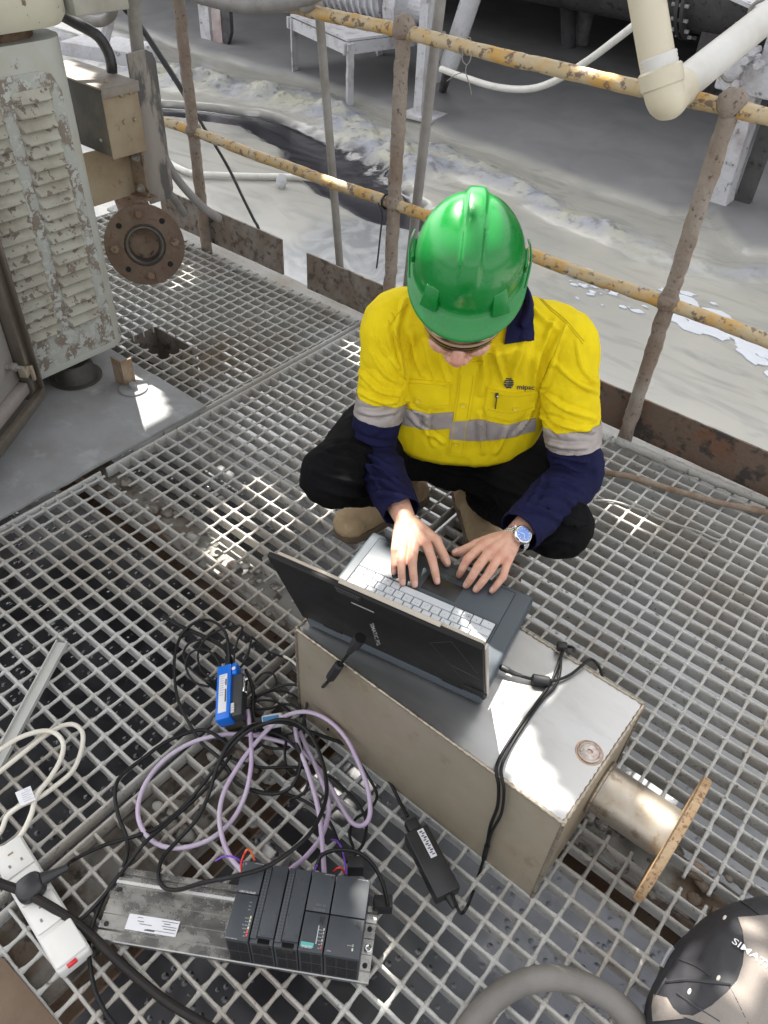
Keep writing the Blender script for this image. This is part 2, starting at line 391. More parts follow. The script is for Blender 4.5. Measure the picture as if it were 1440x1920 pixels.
# foam drifting on the slurry pool
fm = MB()
def blob(cx, cy, r, el, ang, n=12):
    ca, sa = math.cos(ang), math.sin(ang); ph = random.random()*9
    ring = []
    for k in range(n):
        a = 2*math.pi*k/n; rr = r*(0.75+0.5*mnoise.noise(Vector((math.cos(a)*1.3+ph, math.sin(a)*1.3, ph))))
        x, y = rr*el*math.cos(a), rr*math.sin(a); ring.append((cx+x*ca-y*sa, cy+x*sa+y*ca))
    zz = GZ+0.005+0.0035*random.random()
    fm.rings([[Vector((x, y, zz-0.012)) for x, y in ring], [Vector((x, y, zz+0.001)) for x, y in ring], [Vector((cx+(x-cx)*0.7, cy+(y-cy)*0.7, zz+0.004)) for x, y in ring]], True, True)
for k in range(46):
    p = at(1070+random.random()*190, 0, GZ)
    px = random.uniform(1050, 1270); py = 520+(px-1050)*0.30+random.gauss(0, 16); q = at(px, py, GZ)
    blob(q.x, q.y, random.choice((0.008, 0.012, 0.02, 0.028)), random.uniform(1.2, 2.4), random.uniform(-0.4, 0.4))
for k in range(90):
    px = random.uniform(1255, 1500); py = 560+(px-1255)*0.50+random.gauss(0, 16)+8; q = at(px, py, GZ)
    blob(q.x, q.y, random.choice((0.02, 0.035, 0.05, 0.07)), random.uniform(1.3, 2.6), random.uniform(-0.5, 0.3))
fo = link('foam', fm.mesh('foam', mat('white_foam', (0.46, 0.48, 0.52), 0.6, bump=0.4, bscale=200), smooth=True))
tag(fo, 'white foam patches drifting on the grey slurry pool', 'foam', kind='stuff')

# ================================================================ steel beams under the grating
def ibeam(name, a, b, w, h, zt, label, m):
    a = Vector((*a, zt)); b = Vector((*b, zt)); d = (b-a).normalized(); s = Vector((-d.y, d.x, 0))
    root = thing(name, label, 'beam', (a.x, a.y, zt-h))
    f = MB(); Lh = (b-a).length; rot = Matrix((d, s, Vector((0, 0, 1)))).transposed()
    n = 60
    rings = []
    for i in range(n+1):
        p = a+d*(Lh*i/n)
        e1 = w/2+0.006*fbm(p, 9); e2 = w/2+0.006*fbm(p+Vector((3, 1, 2)), 9); t = 0.004+0.007*max(0, fbm(p, 14))
        rings.append([p-s*e1-Vector((0, 0, 0.012)), p-s*e1, p-s*e1*0.5+Vector((0, 0, t)), p+s*e2*0.3+Vector((0, 0, t*1.3)), p+s*e2, p+s*e2-Vector((0, 0, 0.012))])
    f.rings(rings); part('top_flange', f, m, root)
    wb = MB(); wb.box((a+b)/2-Vector((0, 0, h/2+0.003)), (Lh, 0.009, h-0.034), rot); part('web', wb, M_rust, root)
    fb = MB(); fb.box((a+b)/2-Vector((0, 0, h)), (Lh, w, 0.012), rot); part('bottom_flange', fb, M_rust, root)
    # legs down to the yard
    for t in (0.12, 0.88):
        p = a.lerp(b, t); lg = MB(); lg.box((p.x, p.y, (zt-h-0.01+GZ-0.05)/2), (0.09, 0.09, abs(zt-h-0.01-GZ+0.05))); part('leg', lg, M_rust, root)
    return root
M_beammud = mat('mud_filled_beam', (0.30, 0.295, 0.27), 0.8, col2=(0.16, 0.115, 0.08), scale=6, mixlo=0.45, mixhi=0.62, col3=(0.10, 0.085, 0.075), scale3=30, bump=0.8, bscale=50, bdist=0.006)
M_beamrust = mat('rust_brown_beam', (0.115, 0.085, 0.06), 0.8, col2=(0.20, 0.19, 0.17), scale=9, mixlo=0.46, mixhi=0.62, col3=(0.05, 0.04, 0.033), scale3=30, bump=0.8, bscale=50, bdist=0.006)
ibeam('support_beam', (-3.4, 0.90), (1.6, 0.90), 0.11, 0.16, -0.050, 'mud covered steel beam running under the grating seam beneath the box', M_beammud)
ibeam('support_beam', (-0.735, -0.9), (-0.735, 2.0), 0.17, 0.14, -0.0535, 'rust brown steel beam under the grating below the tangled cables', M_beamrust)
ibeam('support_beam', (-3.4, 2.16), (1.6, 2.16), 0.10, 0.18, -0.045, 'mud covered edge beam along the open side of the platform', M_barmud)

# ================================================================ grating panels
PX, PY = 0.050991, 0.045366
def bar_mesh(L, x0, pitch, seed, first):
    """bearing bar along +x from 0..L; cross rods meet it at first+k*pitch"""
    m = MB(); n = max(4, int(L/0.017)); rings = []
    for i in range(n+1):
        x = L*i/n; t = ((x-first)/pitch) % 1.0; t = min(t, 1-t)
        node = math.exp(-(t/0.13)**2)
        w = 0.0033 + 0.0022*node + 0.0011*mnoise.noise(Vector((x*55, seed, 0)))
        wob = 0.0008*mnoise.noise(Vector((x*14, seed, 5)))
        zt = 0.0006*mnoise.noise(Vector((x*40, seed, 9)))
        wb = 0.0028+0.0014*mnoise.noise(Vector((x*30, seed, 3)))
        D = 0.034+0.002*mnoise.noise(Vector((x*22, seed, 7)))
        rings.append([Vector((x, wob-w*0.95, -0.004)), Vector((x, wob-w*0.55, zt)), Vector((x, wob+w*0.55, zt)), Vector((x, wob+w*0.95, -0.004)), Vector((x, wob+wb, -0.012)), Vector((x, wob+wb, -D)), Vector((x, wob-wb, -D)), Vector((x, wob-wb, -0.012))])
    m.rings(rings)
    return m.mesh('bearing_bar', M_barmud, smooth=True, angle=70)
def rod_mesh(L, first, pitch, seed):
    m = MB(); n = max(4, int(L/0.0076)); rings = []
    for i in range(n+1):
        y = L*i/n; t = ((y-first)/pitch) % 1.0; t = min(t, 1-t)
        node = math.exp(-(t/0.20)**2); r = 0.0037+0.0026*node+0.0009*mnoise.noise(Vector((y*90, seed, 1)))
        zc = -0.0062+0.0012*node+0.0009*mnoise.noise(Vector((y*35, seed, 4))); xo = 0.0012*mnoise.noise(Vector((y*30, seed, 8)))
        tw = y*38.0
        rings.append([Vector((xo+math.cos(a+tw*0.3)*r*(1.12 if k % 2 else 0.9), y, zc+math.sin(a+tw*0.3)*r*(1.12 if k % 2 else 0.9))) for k, a in enumerate(2*math.pi*j/6 for j in range(6))])
    m.rings(rings)
    return m.mesh('cross_rod', M_barmud, smooth=True, angle=180)
def panel(x0, x1, y0, y1, ox, oy, label, hole=None, skip=None, jag=0.0):
    root = thing('grating_panel', label, 'grating', (x0, y0, 0), 'floor grating panels')
    kx0 = math.ceil((x0+0.012-ox)/PX); kx1 = math.floor((x1-0.012-ox)/PX)
    ky0 = math.ceil((y0+0.012-oy)/PY); ky1 = math.floor((y1-0.012-oy)/PY)
    bx = [ox+k*PX for k in range(kx0, kx1+1)]; by = [oy+k*PY for k in range(ky0, ky1+1)]
    bm_ = [bar_mesh(x1-x0, x0, PX, 3.7*s+x0, bx[0]-x0) for s in range(3)]
    rm_ = [rod_mesh(y1-y0, by[0]-y0, PY, 5.1*s+y0) for s in range(4)]
    rnd = random.Random(int(x0*100)+int(y0*10))
    for y in by:
        if hole and hole[2] < y < hole[3]:
            for a, b2 in ((x0, hole[0]), (hole[1], x1)):
                if b2-a > 0.06:
                    o = link('bearing_bar', bar_mesh(b2-a, a, PX, y, ((bx[0]-a) % PX)), root); o.location = (a-x0, y-y0, 0)
            continue
        o = link('bearing_bar', rnd.choice(bm_), root); o.location = (0, y-y0, rnd.uniform(-0.0007, 0.0007)); o.rotation_euler = (rnd.uniform(-0.03, 0.03), 0, 0)
    bd = MB(); nb_ = 40
    bd.rings([[Vector((dx+0.0006*mnoise.noise(Vector((i*0.9, dx*99, x0))), (y1-y0)*i/nb_, dz)) for dx, dz in ((-0.003, -0.034), (-0.0036, -0.002), (-0.002, 0.0005), (0.002, 0.0005), (0.0036, -0.002), (0.003, -0.034))] for i in range(nb_+1)])
    bd_me = bd.mesh('banding_bar', M_barmud, smooth=True, angle=60)
    for xx in (0.0, x1-x0):
        o = link('banding_bar', bd_me, root); o.location = (xx, 0, 0.0004)
    for x in bx:
        if hole and hole[0] < x < hole[1]:
            for a, b2 in ((y0, hole[2]), (hole[3], y1)):
                if b2-a > 0.05:
                    o = link('cross_rod', rod_mesh(b2-a, ((by[0]-a) % PY), PY, x), root); o.location = (x-x0, a-y0, 0)
            continue
        o = link('cross_rod', rnd.choice(rm_), root); o.location = (x-x0, rnd.uniform(-jag, jag), rnd.uniform(-0.001, 0.0006))
    return root
panel(-1.71, -0.845, -0.14, 0.868, 0.04368, 0.03461, 'grey grating panel at lower left, under the plastic strip and white cable loops')
panel(-0.815, 0.62, -0.14, 0.868, 0.00814, 0.03006, 'grey grating panel at the bottom, under the controller, cables and backpack')
panel(-1.71, -0.845, 0.888, 2.085, 0.02719, 0.02001, 'grey grating panel left of the crouching worker, behind the floor plate corner')
panel(-0.815, 0.40, 0.888, 2.085, 0.00370, 0.01091, 'grey grating panel under the worker, reaching to the right edge of the photo')
panel(-3.25, -1.735, 1.12, 2.085, 0.03, 0.0150, 'grey grating panel with a square hole, beside the louvred housing', hole=(-2.285, -2.075, 1.395, 1.52))

# mud caked between the bars along the beams
mc = MB(); rm2 = random.Random(21)
def clump(x, y, z, r):
    ph = rm2.random()*50; n0 = len(mc.v); c_ = Vector((x, y, z)); mc.sphere(c_, r, 9, 6, (1.2, 1.0, 0.55))
    for i in range(n0, len(mc.v)):
        v = mc.v[i]; mc.v[i] = v+(v-c_)*0.55*mnoise.noise(v*70+Vector((ph, 0, 0)))
for k in range(230):
    sel_ = rm2.random()*0.9
    if sel_ < 0.45: x, y = rm2.uniform(-1.7, 0.5), 0.90+rm2.gauss(0, 0.035)
    elif sel_ < 0.72: x, y = -0.735+rm2.gauss(0, 0.04), rm2.uniform(0.3, 1.1)
    elif sel_ < 0.9: x, y = rm2.uniform(-3.1, 0.3), 2.07-abs(rm2.gauss(0, 0.05))
    else: x, y = rm2.uniform(-1.8, -1.6)-0.02, rm2.uniform(0.2, 1.4)
    clump(x, y, rm2.uniform(-0.045, -0.012), rm2.choice((0.008, 0.011, 0.014, 0.018)))
mco = link('caked_mud', mc.mesh('caked_mud', M_beammud, smooth=True, angle=180)); tag(mco, 'grey mud caked between the grating bars along the beams', 'mud', kind='stuff')
# duct mouth showing through the square hole
dm = MB(); M_duct = mat('mud_brown_duct', (0.13, 0.105, 0.085), 0.85, col2=(0.19, 0.165, 0.14), scale=12, col3=(0.07, 0.06, 0.05), scale3=30, bump=0.7, bscale=70, bdist=0.004)
for c_, s_ in (((-2.18, 1.389, -0.16), (0.224, 0.006, 0.28)), ((-2.18, 1.527, -0.16), (0.224, 0.006, 0.28)), ((-2.292, 1.458, -0.16), (0.006, 0.13, 0.28)), ((-2.068, 1.458, -0.16), (0.006, 0.13, 0.28)), ((-2.18, 1.458, -0.29), (0.21, 0.125, 0.01))): dm.box(c_, s_)
solo('floor_duct', dm, M_duct, 'mud brown duct mouth in the square hole of the grating', 'duct', org=(-2.18, 1.458, -0.29))
# ================================================================ floor plate under the machine
pm = MB()
n = 26; P0 = [Vector((-1.725, -0.2, 0)), Vector((-1.722, 1.285, 0)), Vector((-3.3, 1.285, 0)), Vector((-3.3, -0.2, 0))]
outl = []
for i in range(4):
    a, b2 = P0[i], P0[(i+1) % 4]; nn = max(6, int((b2-a).length/0.05))
    for k in range(nn):
        p = a.lerp(b2, k/nn); p = p+Vector((0.006*fbm(p, 11), 0.006*fbm(p+Vector((5, 5, 5)), 11), 0)); outl.append(p)
pm.prism([p+Vector((0, 0, 0.006)) for p in outl], (0, 0, 0.012))
plate = solo('floor_plate', pm, M_plate, 'dusty grey steel plate on the grating under the louvred housing', 'floor plate', bevel=0.002)

# ================================================================ guard rail
RY = 2.11
gr = thing('guard_rail', 'muddy yellow guard rail with ball jointed posts behind the worker', 'guard rail', (-1.63, RY, 0))
def crust_tube(pts, r, n=14, amp=0.003, sc=30, seed=0.0):
    mb = MB(); L_ = [Vector(p) for p in pts]
    mb.tube(L_, r, n)
    for i, v in enumerate(mb.v):
        k = i//n
        if k < len(L_):
            d = (v-L_[k]); mb.v[i] = L_[k]+d*(1+amp/(d.length+1e-6)*mnoise.fractal(v*sc+Vector((seed, 0, 0)), 1, 2, 3))
    return mb
def lerp_pts(a, b, n): return [Vector(a).lerp(Vector(b), i/n) for i in range(n+1)]
for x in (-2.671, -1.632, -0.627):
    po = part('post', crust_tube(lerp_pts((x, RY, -0.04), (x, RY, 0.985), 60), 0.0225, 16, 0.0045, 38, x), M_mudbrown, gr, smooth=True, angle=180)
    for z, rr in ((0.478, 0.032), (0.995, 0.036)):
        bl = MB(); bl.sphere((x, RY, z), rr, 20, 14)
        for k, v in enumerate(bl.v): bl.v[k] = v+(v-Vector((x, RY, z)))*0.12*fbm(v, 40)
        part('ball_joint', bl, M_mudbrown, po, smooth=True, angle=180)
def sag(a, b, n, s): return [Vector(a).lerp(Vector(b), i/n)+Vector((0, 0.003*math.sin(i*0.35), -s*math.sin(math.pi*i/n))) for i in range(n+1)]
for z, zn in ((0.985, 'top_rail'), (0.472, 'mid_rail')):
    for xa, xb in ((-3.6, -2.671), (-2.671, -1.632), (-1.632, -0.627), (-0.627, 0.7)):
        part(zn, crust_tube(sag((xa, RY, z), (xb, RY, z), 44, 0.004), 0.0195, 14, 0.0025, 34, xa), M_yellow, gr, smooth=True, angle=180)
# toe boards
M_toe = mat('muddy_brown_toe_board', (0.17, 0.135, 0.105), 0.9, col2=(0.23, 0.205, 0.18), scale=12, col3=(0.085, 0.065, 0.05), scale3=30, lo3=0.5, hi3=0.62, bump=0.9, bscale=70, bdist=0.004)
M_toe2 = mat('rusty_toe_board', (0.135, 0.095, 0.07), 0.8, col2=(0.15, 0.075, 0.045), scale=7, mixlo=0.48, mixhi=0.6, col3=(0.05, 0.04, 0.035), scale3=13, lo3=0.53, hi3=0.6, bump=0.8, bscale=70, bdist=0.004)
def board(xa, xb, ztop_a, ztop_b, y, m, label, zb=0.0, lean=0.0, t=0.008):
    mb = MB(); n = max(8, int((xb-xa)/0.03)); rings = []
    for i in range(n+1):
        x = xa+(xb-xa)*i/n; zt = ztop_a+(ztop_b-ztop_a)*i/n+0.002*fbm((x, y, 0), 20); zb_ = zb+0.002*fbm((x, y, 3), 20)
        rings.append([Vector((x, y-t/2, zb_)), Vector((x, y-t/2+lean, zt)), Vector((x, y+t/2+lean, zt)), Vector((x, y+t/2, zb_))])
    mb.rings(rings)
    return solo('toe_board', mb, m, label, 'toe board', org=(xa, y, 0), group='toe boards along the platform edge')
board(-3.0, -2.222, 0.155, 0.155, 2.142, M_toe, 'muddy brown toe board with square end behind the rusty round flange', zb=0.004)
board(-2.082, -0.9, 0.143, 0.138, 2.142, M_toe, 'muddy brown toe board beginning past the gap, left of the worker', zb=-0.008)
board(-0.87, 0.7, 0.134, 0.134, 2.142, M_toe2, 'rusty dark toe board behind the right post, right of the worker', zb=-0.008)

# ================================================================ stainless box the laptop stands on
M_inox = mat('brushed_stainless', (0.40, 0.395, 0.385), 0.36, 0.9, col2=(0.45, 0.45, 0.445), scale=5, rough2=0.46, col3=(0.37, 0.365, 0.35), scale3=9, lo3=0.5, hi3=0.7, bump=0.05, bscale=500, bdist=0.0004, stretch=(1, 3, 3))
M_inoxd = mat('dirty_stainless', (0.46, 0.405, 0.32), 0.40, 0.6, col2=(0.37, 0.31, 0.22), scale=5, mixlo=0.38, mixhi=0.64, rough2=0.55, col3=(0.22, 0.18, 0.13), scale3=10, lo3=0.60, hi3=0.76, bump=0.2, bscale=90, bdist=0.001)
M_weld = mat('heat_tinted_weld', (0.34, 0.29, 0.23), 0.42, 0.8, col2=(0.42, 0.37, 0.29), scale=18, col3=(0.20, 0.15, 0.12), scale3=90, bump=0.8, bscale=260, bdist=0.0015)
BX0, BX1, BY0, BY1, BZ = -0.697, -0.100, 0.662, 0.957, 0.301
bxr = thing('steel_box', 'stainless steel box with side pipe and rusty flange carrying the laptop', 'steel box', (-0.4, 0.81, 0))
mb = MB(); mb.box(((BX0+BX1)/2, (BY0+BY1)/2, BZ-0.0015), (BX1-BX0-0.004, BY1-BY0-0.004, 0.003)); part('top_plate', mb, M_inox, bxr)
for nm, c_, s_ in (('side_plate', ((BX0+BX1)/2, BY0+0.0015, BZ/2), (BX1-BX0, 0.003, BZ-0.006)), ('side_plate', ((BX0+BX1)/2, BY1-0.0015, BZ/2), (BX1-BX0, 0.003, BZ-0.006)),
                   ('end_plate', (BX0+0.0015, (BY0+BY1)/2, BZ/2), (0.003, BY1-BY0-0.007, BZ-0.006)), ('end_plate', (BX1-0.0015, (BY0+BY1)/2, BZ/2), (0.003, BY1-BY0-0.007, BZ-0.006))):
    mb = MB(); mb.box(c_, s_); part(nm, mb, M_inoxd, bxr)
def weld(a, b, r=0.0035, nm='weld_seam', par=bxr):
    Ln = (Vector(b)-Vector(a)).length; n = int(Ln/0.005)
    mb = MB(); mb.tube(lerp_pts(a, b, n), [r*(1+0.25*math.sin(i*2.1)+0.3*mnoise.noise(Vector((i*0.7, a[0]*9, a[1]*9)))) for i in range(n+1)], 7)
    part(nm, mb, M_weld, par, smooth=True, angle=180)
for a, b2 in (((BX0, BY0, BZ), (BX1, BY0, BZ)), ((BX1, BY0, BZ), (BX1, BY1, BZ)), ((BX0, BY1, BZ), (BX1, BY1, BZ)), ((BX0, BY0, BZ), (BX0, BY1, BZ)), ((BX1, BY0, 0.004), (BX1, BY0, BZ)), ((BX1, BY1, 0.004), (BX1, BY1, BZ)), ((BX0, BY0, 0.004), (BX0, BY0, BZ))):
    weld(a, b2)

# ================================================================ unseen shade slabs added above, holes cut where sun patches should fall
M_shade = mat('dark_shade_slab', (0.10, 0.09, 0.08), 0.8, col2=(0.16, 0.14, 0.12), scale=3)
DZ = 3.7
def up_to(p, z=DZ):
    t = (z-p.z)/SUN_DIR.z; return p+SUN_DIR*t
def sunhole(pxs, z): return [up_to(at(x, y, z)) for x, y in pxs]
holes = [
    sunhole([(120, 705), (215, 625), (290, 680), (316, 775), (262, 812), (150, 760)], 0.018),      # floor plate
    sunhole([(612, 1085), (655, 1030), (690, 1010), (735, 1060), (690, 1100), (650, 1120)], 0.335),  # keyboard, left
    sunhole([(895, 1150), (950, 1160), (915, 1235), (885, 1260), (870, 1215)], 0.335),              # keyboard, right
    sunhole([(950, 1290), (987, 1305), (980, 1345), (1000, 1400), (1062, 1500), (1030, 1522), (975, 1470), (925, 1395)], 0.301),   # box top
    sunhole([(722, 985), (770, 970), (790, 1015), (735, 1040)], 0.385),                              # hand
    sunhole([(1215, 1510), (1250, 1485), (1330, 1480), (1270, 1590), (1200, 1680), (1190, 1640)], 0.16),  # flange
    sunhole([(455, 905), (492, 890), (565, 985), (525, 1000)], 0.0),                                # grating
    sunhole([(640, 640), (700, 600), (705, 660), (660, 690)], 0.0),
    sunhole([(15, 1095), (60, 1040), (150, 1075), (95, 1160)], -0.75),
    sunhole([(375, 885), (430, 870), (445, 925), (400, 940)], -0.75),
    sunhole([(690, 1590), (735, 1570), (800, 1650), (735, 1700), (700, 1650)], 0.0),
    sunhole([(698, 1705), (725, 1700), (718, 1830), (690, 1835)], 0.05),
    sunhole([(500, 1470), (570, 1450), (585, 1560), (500, 1610)], -0.75),
    sunhole([(1225, 1830), (1290, 1750), (1310, 1850), (1270, 1920)], 0.12),
    sunhole([(1388, 1728), (1440, 1758), (1440, 1782), (1388, 1752)], 0.155),
    sunhole([(1352, 1862), (1440, 1800), (1450, 1840), (1385, 1905)], 0.15),
    sunhole([(870, 1140), (960, 1160), (925, 1245), (870, 1260)], 0.335),
    sunhole([(640, 1000), (712, 1000), (735, 1050), (690, 1075), (640, 1050)], 0.335),
    sunhole([(560, 930), (590, 905), (625, 960), (600, 975)], 0.0),
    sunhole([(1130, 940), (1180, 930), (1240, 985), (1180, 1000)], 0.0),
]
# helmet: bands of light over the crown
def helm_z(y): return float(np.interp(y, [352, 375, 400, 430, 465, 500], [0.925, 0.962, 0.985, 0.998, 0.992, 0.975]))
holes += [[up_to(at(x, y, helm_z(y))) for x, y in p_] for p_ in ([(785, 478), (790, 440), (805, 405), (822, 385), (820, 420), (815, 465)], [(832, 455), (836, 400), (838, 362), (880, 356), (884, 400), (884, 448)], [(894, 430), (892, 400), (890, 360), (924, 366), (940, 400), (944, 425)])]
def holed_slab(outer, holes, z, t, cell=0.022):
    """added sun mask in narrow strips, left open where light should pass"""
    xs_ = [p[0] for p in outer]; ys_ = [p[1] for p in outer]; x0, x1, y0, y1 = min(xs_), max(xs_), min(ys_), max(ys_)
    hy0 = min(p[1] for h in holes for p in h)-0.05; hy1 = max(p[1] for h in holes for p in h)+0.05
    mb = MB(); mb.box(((x0+x1)/2, (y0+hy0)/2, z+t/2), (x1-x0, hy0-y0, t)); mb.box(((x0+x1)/2, (hy1+y1)/2, z+t/2), (x1-x0, y1-hy1, t))
    nx_ = int((x1-x0)/cell); gx = x0+(np.arange(nx_)+0.5)*(x1-x0)/nx_; cw = (x1-x0)/nx_
    ny_ = int((hy1-hy0)/cell); ch = (hy1-hy0)/ny_
    for r_ in range(ny_):
        y = hy0+(r_+0.5)*ch; op = np.zeros(nx_, bool)
        for h in holes: op |= in_poly(gx, np.full(nx_, y), [(p[0], p[1]) for p in h])
        i = 0
        while i < nx_:
            if op[i]: i += 1; continue
            k = i
            while k < nx_ and not op[k]: k += 1
            mb.box((x0+(i+k)/2*cw, y, z+t/2), ((k-i)*cw, ch, t)); i = k
    return mb.mesh('added_shade_deck', M_shade, fix=False)
def shadow_rect(xa, xb, ya, yb, z):
    return [up_to(Vector(p), z) for p in ((xa, ya, 0), (xb, ya, 0), (xb, yb, 0), (xa, yb, 0))]
deck = link('added_shade_deck', holed_slab(shadow_rect(-3.9, 1.4, -1.2, 2.9, DZ), holes, DZ, 0.006)); deck['kind'] = 'structure'
RZ = 15.0
hb = MB(); hb.prism(shadow_rect(-16, 1.3, 2.6, 10, RZ), (0, 0, 0.2)); rf = link('added_shade_roof', hb.mesh('added_shade_roof', M_shade)); rf['kind'] = 'structure'  # unseen slab added high up to keep sun off the yard
hb = MB(); hb.prism(shadow_rect(-16, -3.5, -6, 2.6, RZ+1), (0, 0, 0.2)); rf = link('added_shade_roof', hb.mesh('added_shade_roof', M_shade)); rf['kind'] = 'structure'  # second added slab, blocks sun at the far left
# unseen slab added over the far yard keeps the back in shade

# ================================================================ far side of the yard
M_white = mat('white_crusted_steel', (0.50, 0.50, 0.52), 0.85, col2=(0.34, 0.31, 0.31), scale=4, mixlo=0.5, mixhi=0.68, col3=(0.14, 0.13, 0.13), scale3=16, lo3=0.60, hi3=0.70, bump=0.9, bscale=45, bdist=0.01)
M_darkplant = mat('dark_plant_steel', (0.055, 0.055, 0.058), 0.75, col2=(0.10, 0.095, 0.09), scale=2.5, col3=(0.03, 0.03, 0.03), scale3=14, bump=0.5, bscale=30, bdist=0.006)
M_pvc = mat('cream_pvc_pipe', (0.56, 0.51, 0.385), 0.42, col2=(0.48, 0.43, 0.33), scale=7, mixlo=0.45, mixhi=0.7, col3=(0.36, 0.31, 0.22), scale3=30, lo3=0.66, hi3=0.8)
M_pvcw = mat('white_pvc_pipe', (0.60, 0.59, 0.56), 0.45, col2=(0.52, 0.50, 0.45), scale=6)
M_blackrub = mat('black_rubber_cable', (0.018, 0.018, 0.02), 0.45, col2=(0.06, 0.058, 0.055), scale=25, mixlo=0.55, mixhi=0.75)
M_greyhose = mat('grey_rubber_hose', (0.20, 0.19, 0.18), 0.6, col2=(0.27, 0.255, 0.24), scale=12, bump=0.5, bscale=90)
M_whitecable = mat('white_cable', (0.62, 0.61, 0.57), 0.45, col2=(0.52, 0.50, 0.45), scale=14, mixlo=0.5, mixhi=0.7)

# unseen slab and wall added behind to darken the far floor and reflections
mb = MB(); mb.box((-4, 12.0, 1.5), (26, 9.4, 0.3)); o = link('added_far_slab', mb.mesh('added_far_slab', M_darkplant)); o['kind'] = 'structure'
mb = MB(); mb.box((-4, 17, 3.0), (40, 0.3, 8.5)); o = link('added_dark_wall', mb.mesh('added_dark_wall', M_darkplant)); o['kind'] = 'structure'

# big bolted pipe along the back
pa = at_y(1107, 18, 9.0); pr = 0.42
tp = thing('large_pipe', 'large dark bolted pipe along the top right edge', 'pipe', (pa.x, 9.0, GZ))
zc = pa.z+pr*0.93
mb = MB(); mb.tube([(-9, 9.0, zc), (6, 9.0, zc)], pr, 40); part('pipe_body', mb, M_darkplant, tp, smooth=True)
for fx in (at_y(1300, 40, 9.0).x, at_y(1000, 10, 9.0).x-0.9):
    mb = MB(); mb.lathe((fx-0.05, 9.0, zc), (1, 0, 0), [(0, pr), (0, pr+0.07), (0.035, pr+0.07), (0.035, pr+0.002), (0.055, pr+0.002), (0.055, pr+0.07), (0.09, pr+0.07), (0.09, pr)], 40); fl = part('pipe_flange', mb, M_darkplant, tp)
    for k in range(20):
        a = 2*math.pi*k/20; mb = MB(); mb.cyl((fx-0.09, 9.0+math.cos(a)*(pr+0.04), zc+math.sin(a)*(pr+0.04)), (fx+0.08, 9.0+math.cos(a)*(pr+0.04), zc+math.sin(a)*(pr+0.04)), 0.018, n=6); part('bolt', mb, M_white, fl)
for fx in (-8.5, -3.0, 2.5):
    mb = MB(); mb.box((fx, 9.0, (zc+GZ)/2-0.2), (0.2, 0.5, zc-GZ-0.3)); part('saddle', mb, M_darkplant, tp)

# V of two struts
p = at(1073, 108, GZ+0.05)
vs_t = thing('strut_pair', 'pair of dark struts meeting at the far floor left of the cream pipe', 'strut', (p.x, p.y, GZ))
for (a, b2, r_) in (((1060, -40), (1070, 100), 0.085), ((1112, -40), (1086, 92), 0.09)):
    q0 = at_y(a[0], a[1], p.y+0.1); q1 = at(b2[0], b2[1], GZ+0.08); mb = MB(); mb.tube([q0, q0.lerp(q1, 0.5), q1-Vector((0, 0, 0.1))], r_, 12); part('strut', mb, M_darkplant if a[0] < 1100 else mat('grey_strut', (0.20, 0.195, 0.19), 0.8, col2=(0.12, 0.12, 0.12), scale=8), vs_t, smooth=True)

# white column with base plate
b0 = at(790, 213, GZ+0.06); col_h = at_y(806, -40, b0.y).z
cr = thing('steel_column', 'white crusted steel column on a base plate behind the middle post', 'column', (b0.x, b0.y, GZ))
d = 0.15
mb = MB()
for dx, sx, dy, sy in ((0, 0.02, 0, 0.16), (-0.045, 0.09, 0.08, 0.02), (-0.045, 0.09, -0.08, 0.02)): mb.box((b0.x+0.06+dx, b0.y+dy, (col_h+GZ)/2), (sx, sy, col_h-GZ))
for k, v in enumerate(mb.v): pass
part('column', mb, M_white, cr)
mb = MB(); mb.box((b0.x+0.03, b0.y, GZ+0.055), (0.34, 0.30, 0.035), Matrix.Rotation(0.08, 3, 'Z')); part('base_plate', mb, M_white, cr, bevel=0.004)

# leaning pipe next to it
qa = at_y(892, -30, b0.y+0.15); qb = at_y(842, 122, b0.y+0.15)
ds = thing('leaning_pipe', 'pale dusty pipe slanting down behind the top rail', 'pipe', (qb.x, qb.y, GZ))
mb = MB(); mb.tube([qa, qa.lerp(qb, 0.5), qb], 0.085, 16); part('pipe', mb, M_white, ds, smooth=True)
mb = MB(); mb.tube([qb, at(828, 178, GZ)], [0.05, 0.04], 10); part('stub', mb, M_darkplant, ds, smooth=True)

# sagging white cable
mb = MB(); mb.tube(spline([at_y(x, y, b0.y-0.15) for x, y in ((826, 129), (870, 145), (930, 163), (990, 167), (1040, 152), (1100, 115), (1150, 78), (1200, 38), (1260, -20))], 8), 0.028, 8)
solo('hanging_cable', mb, M_whitecable, 'thick white cable sagging above the far floor behind the top rail', 'cable', smooth=True, angle=180)

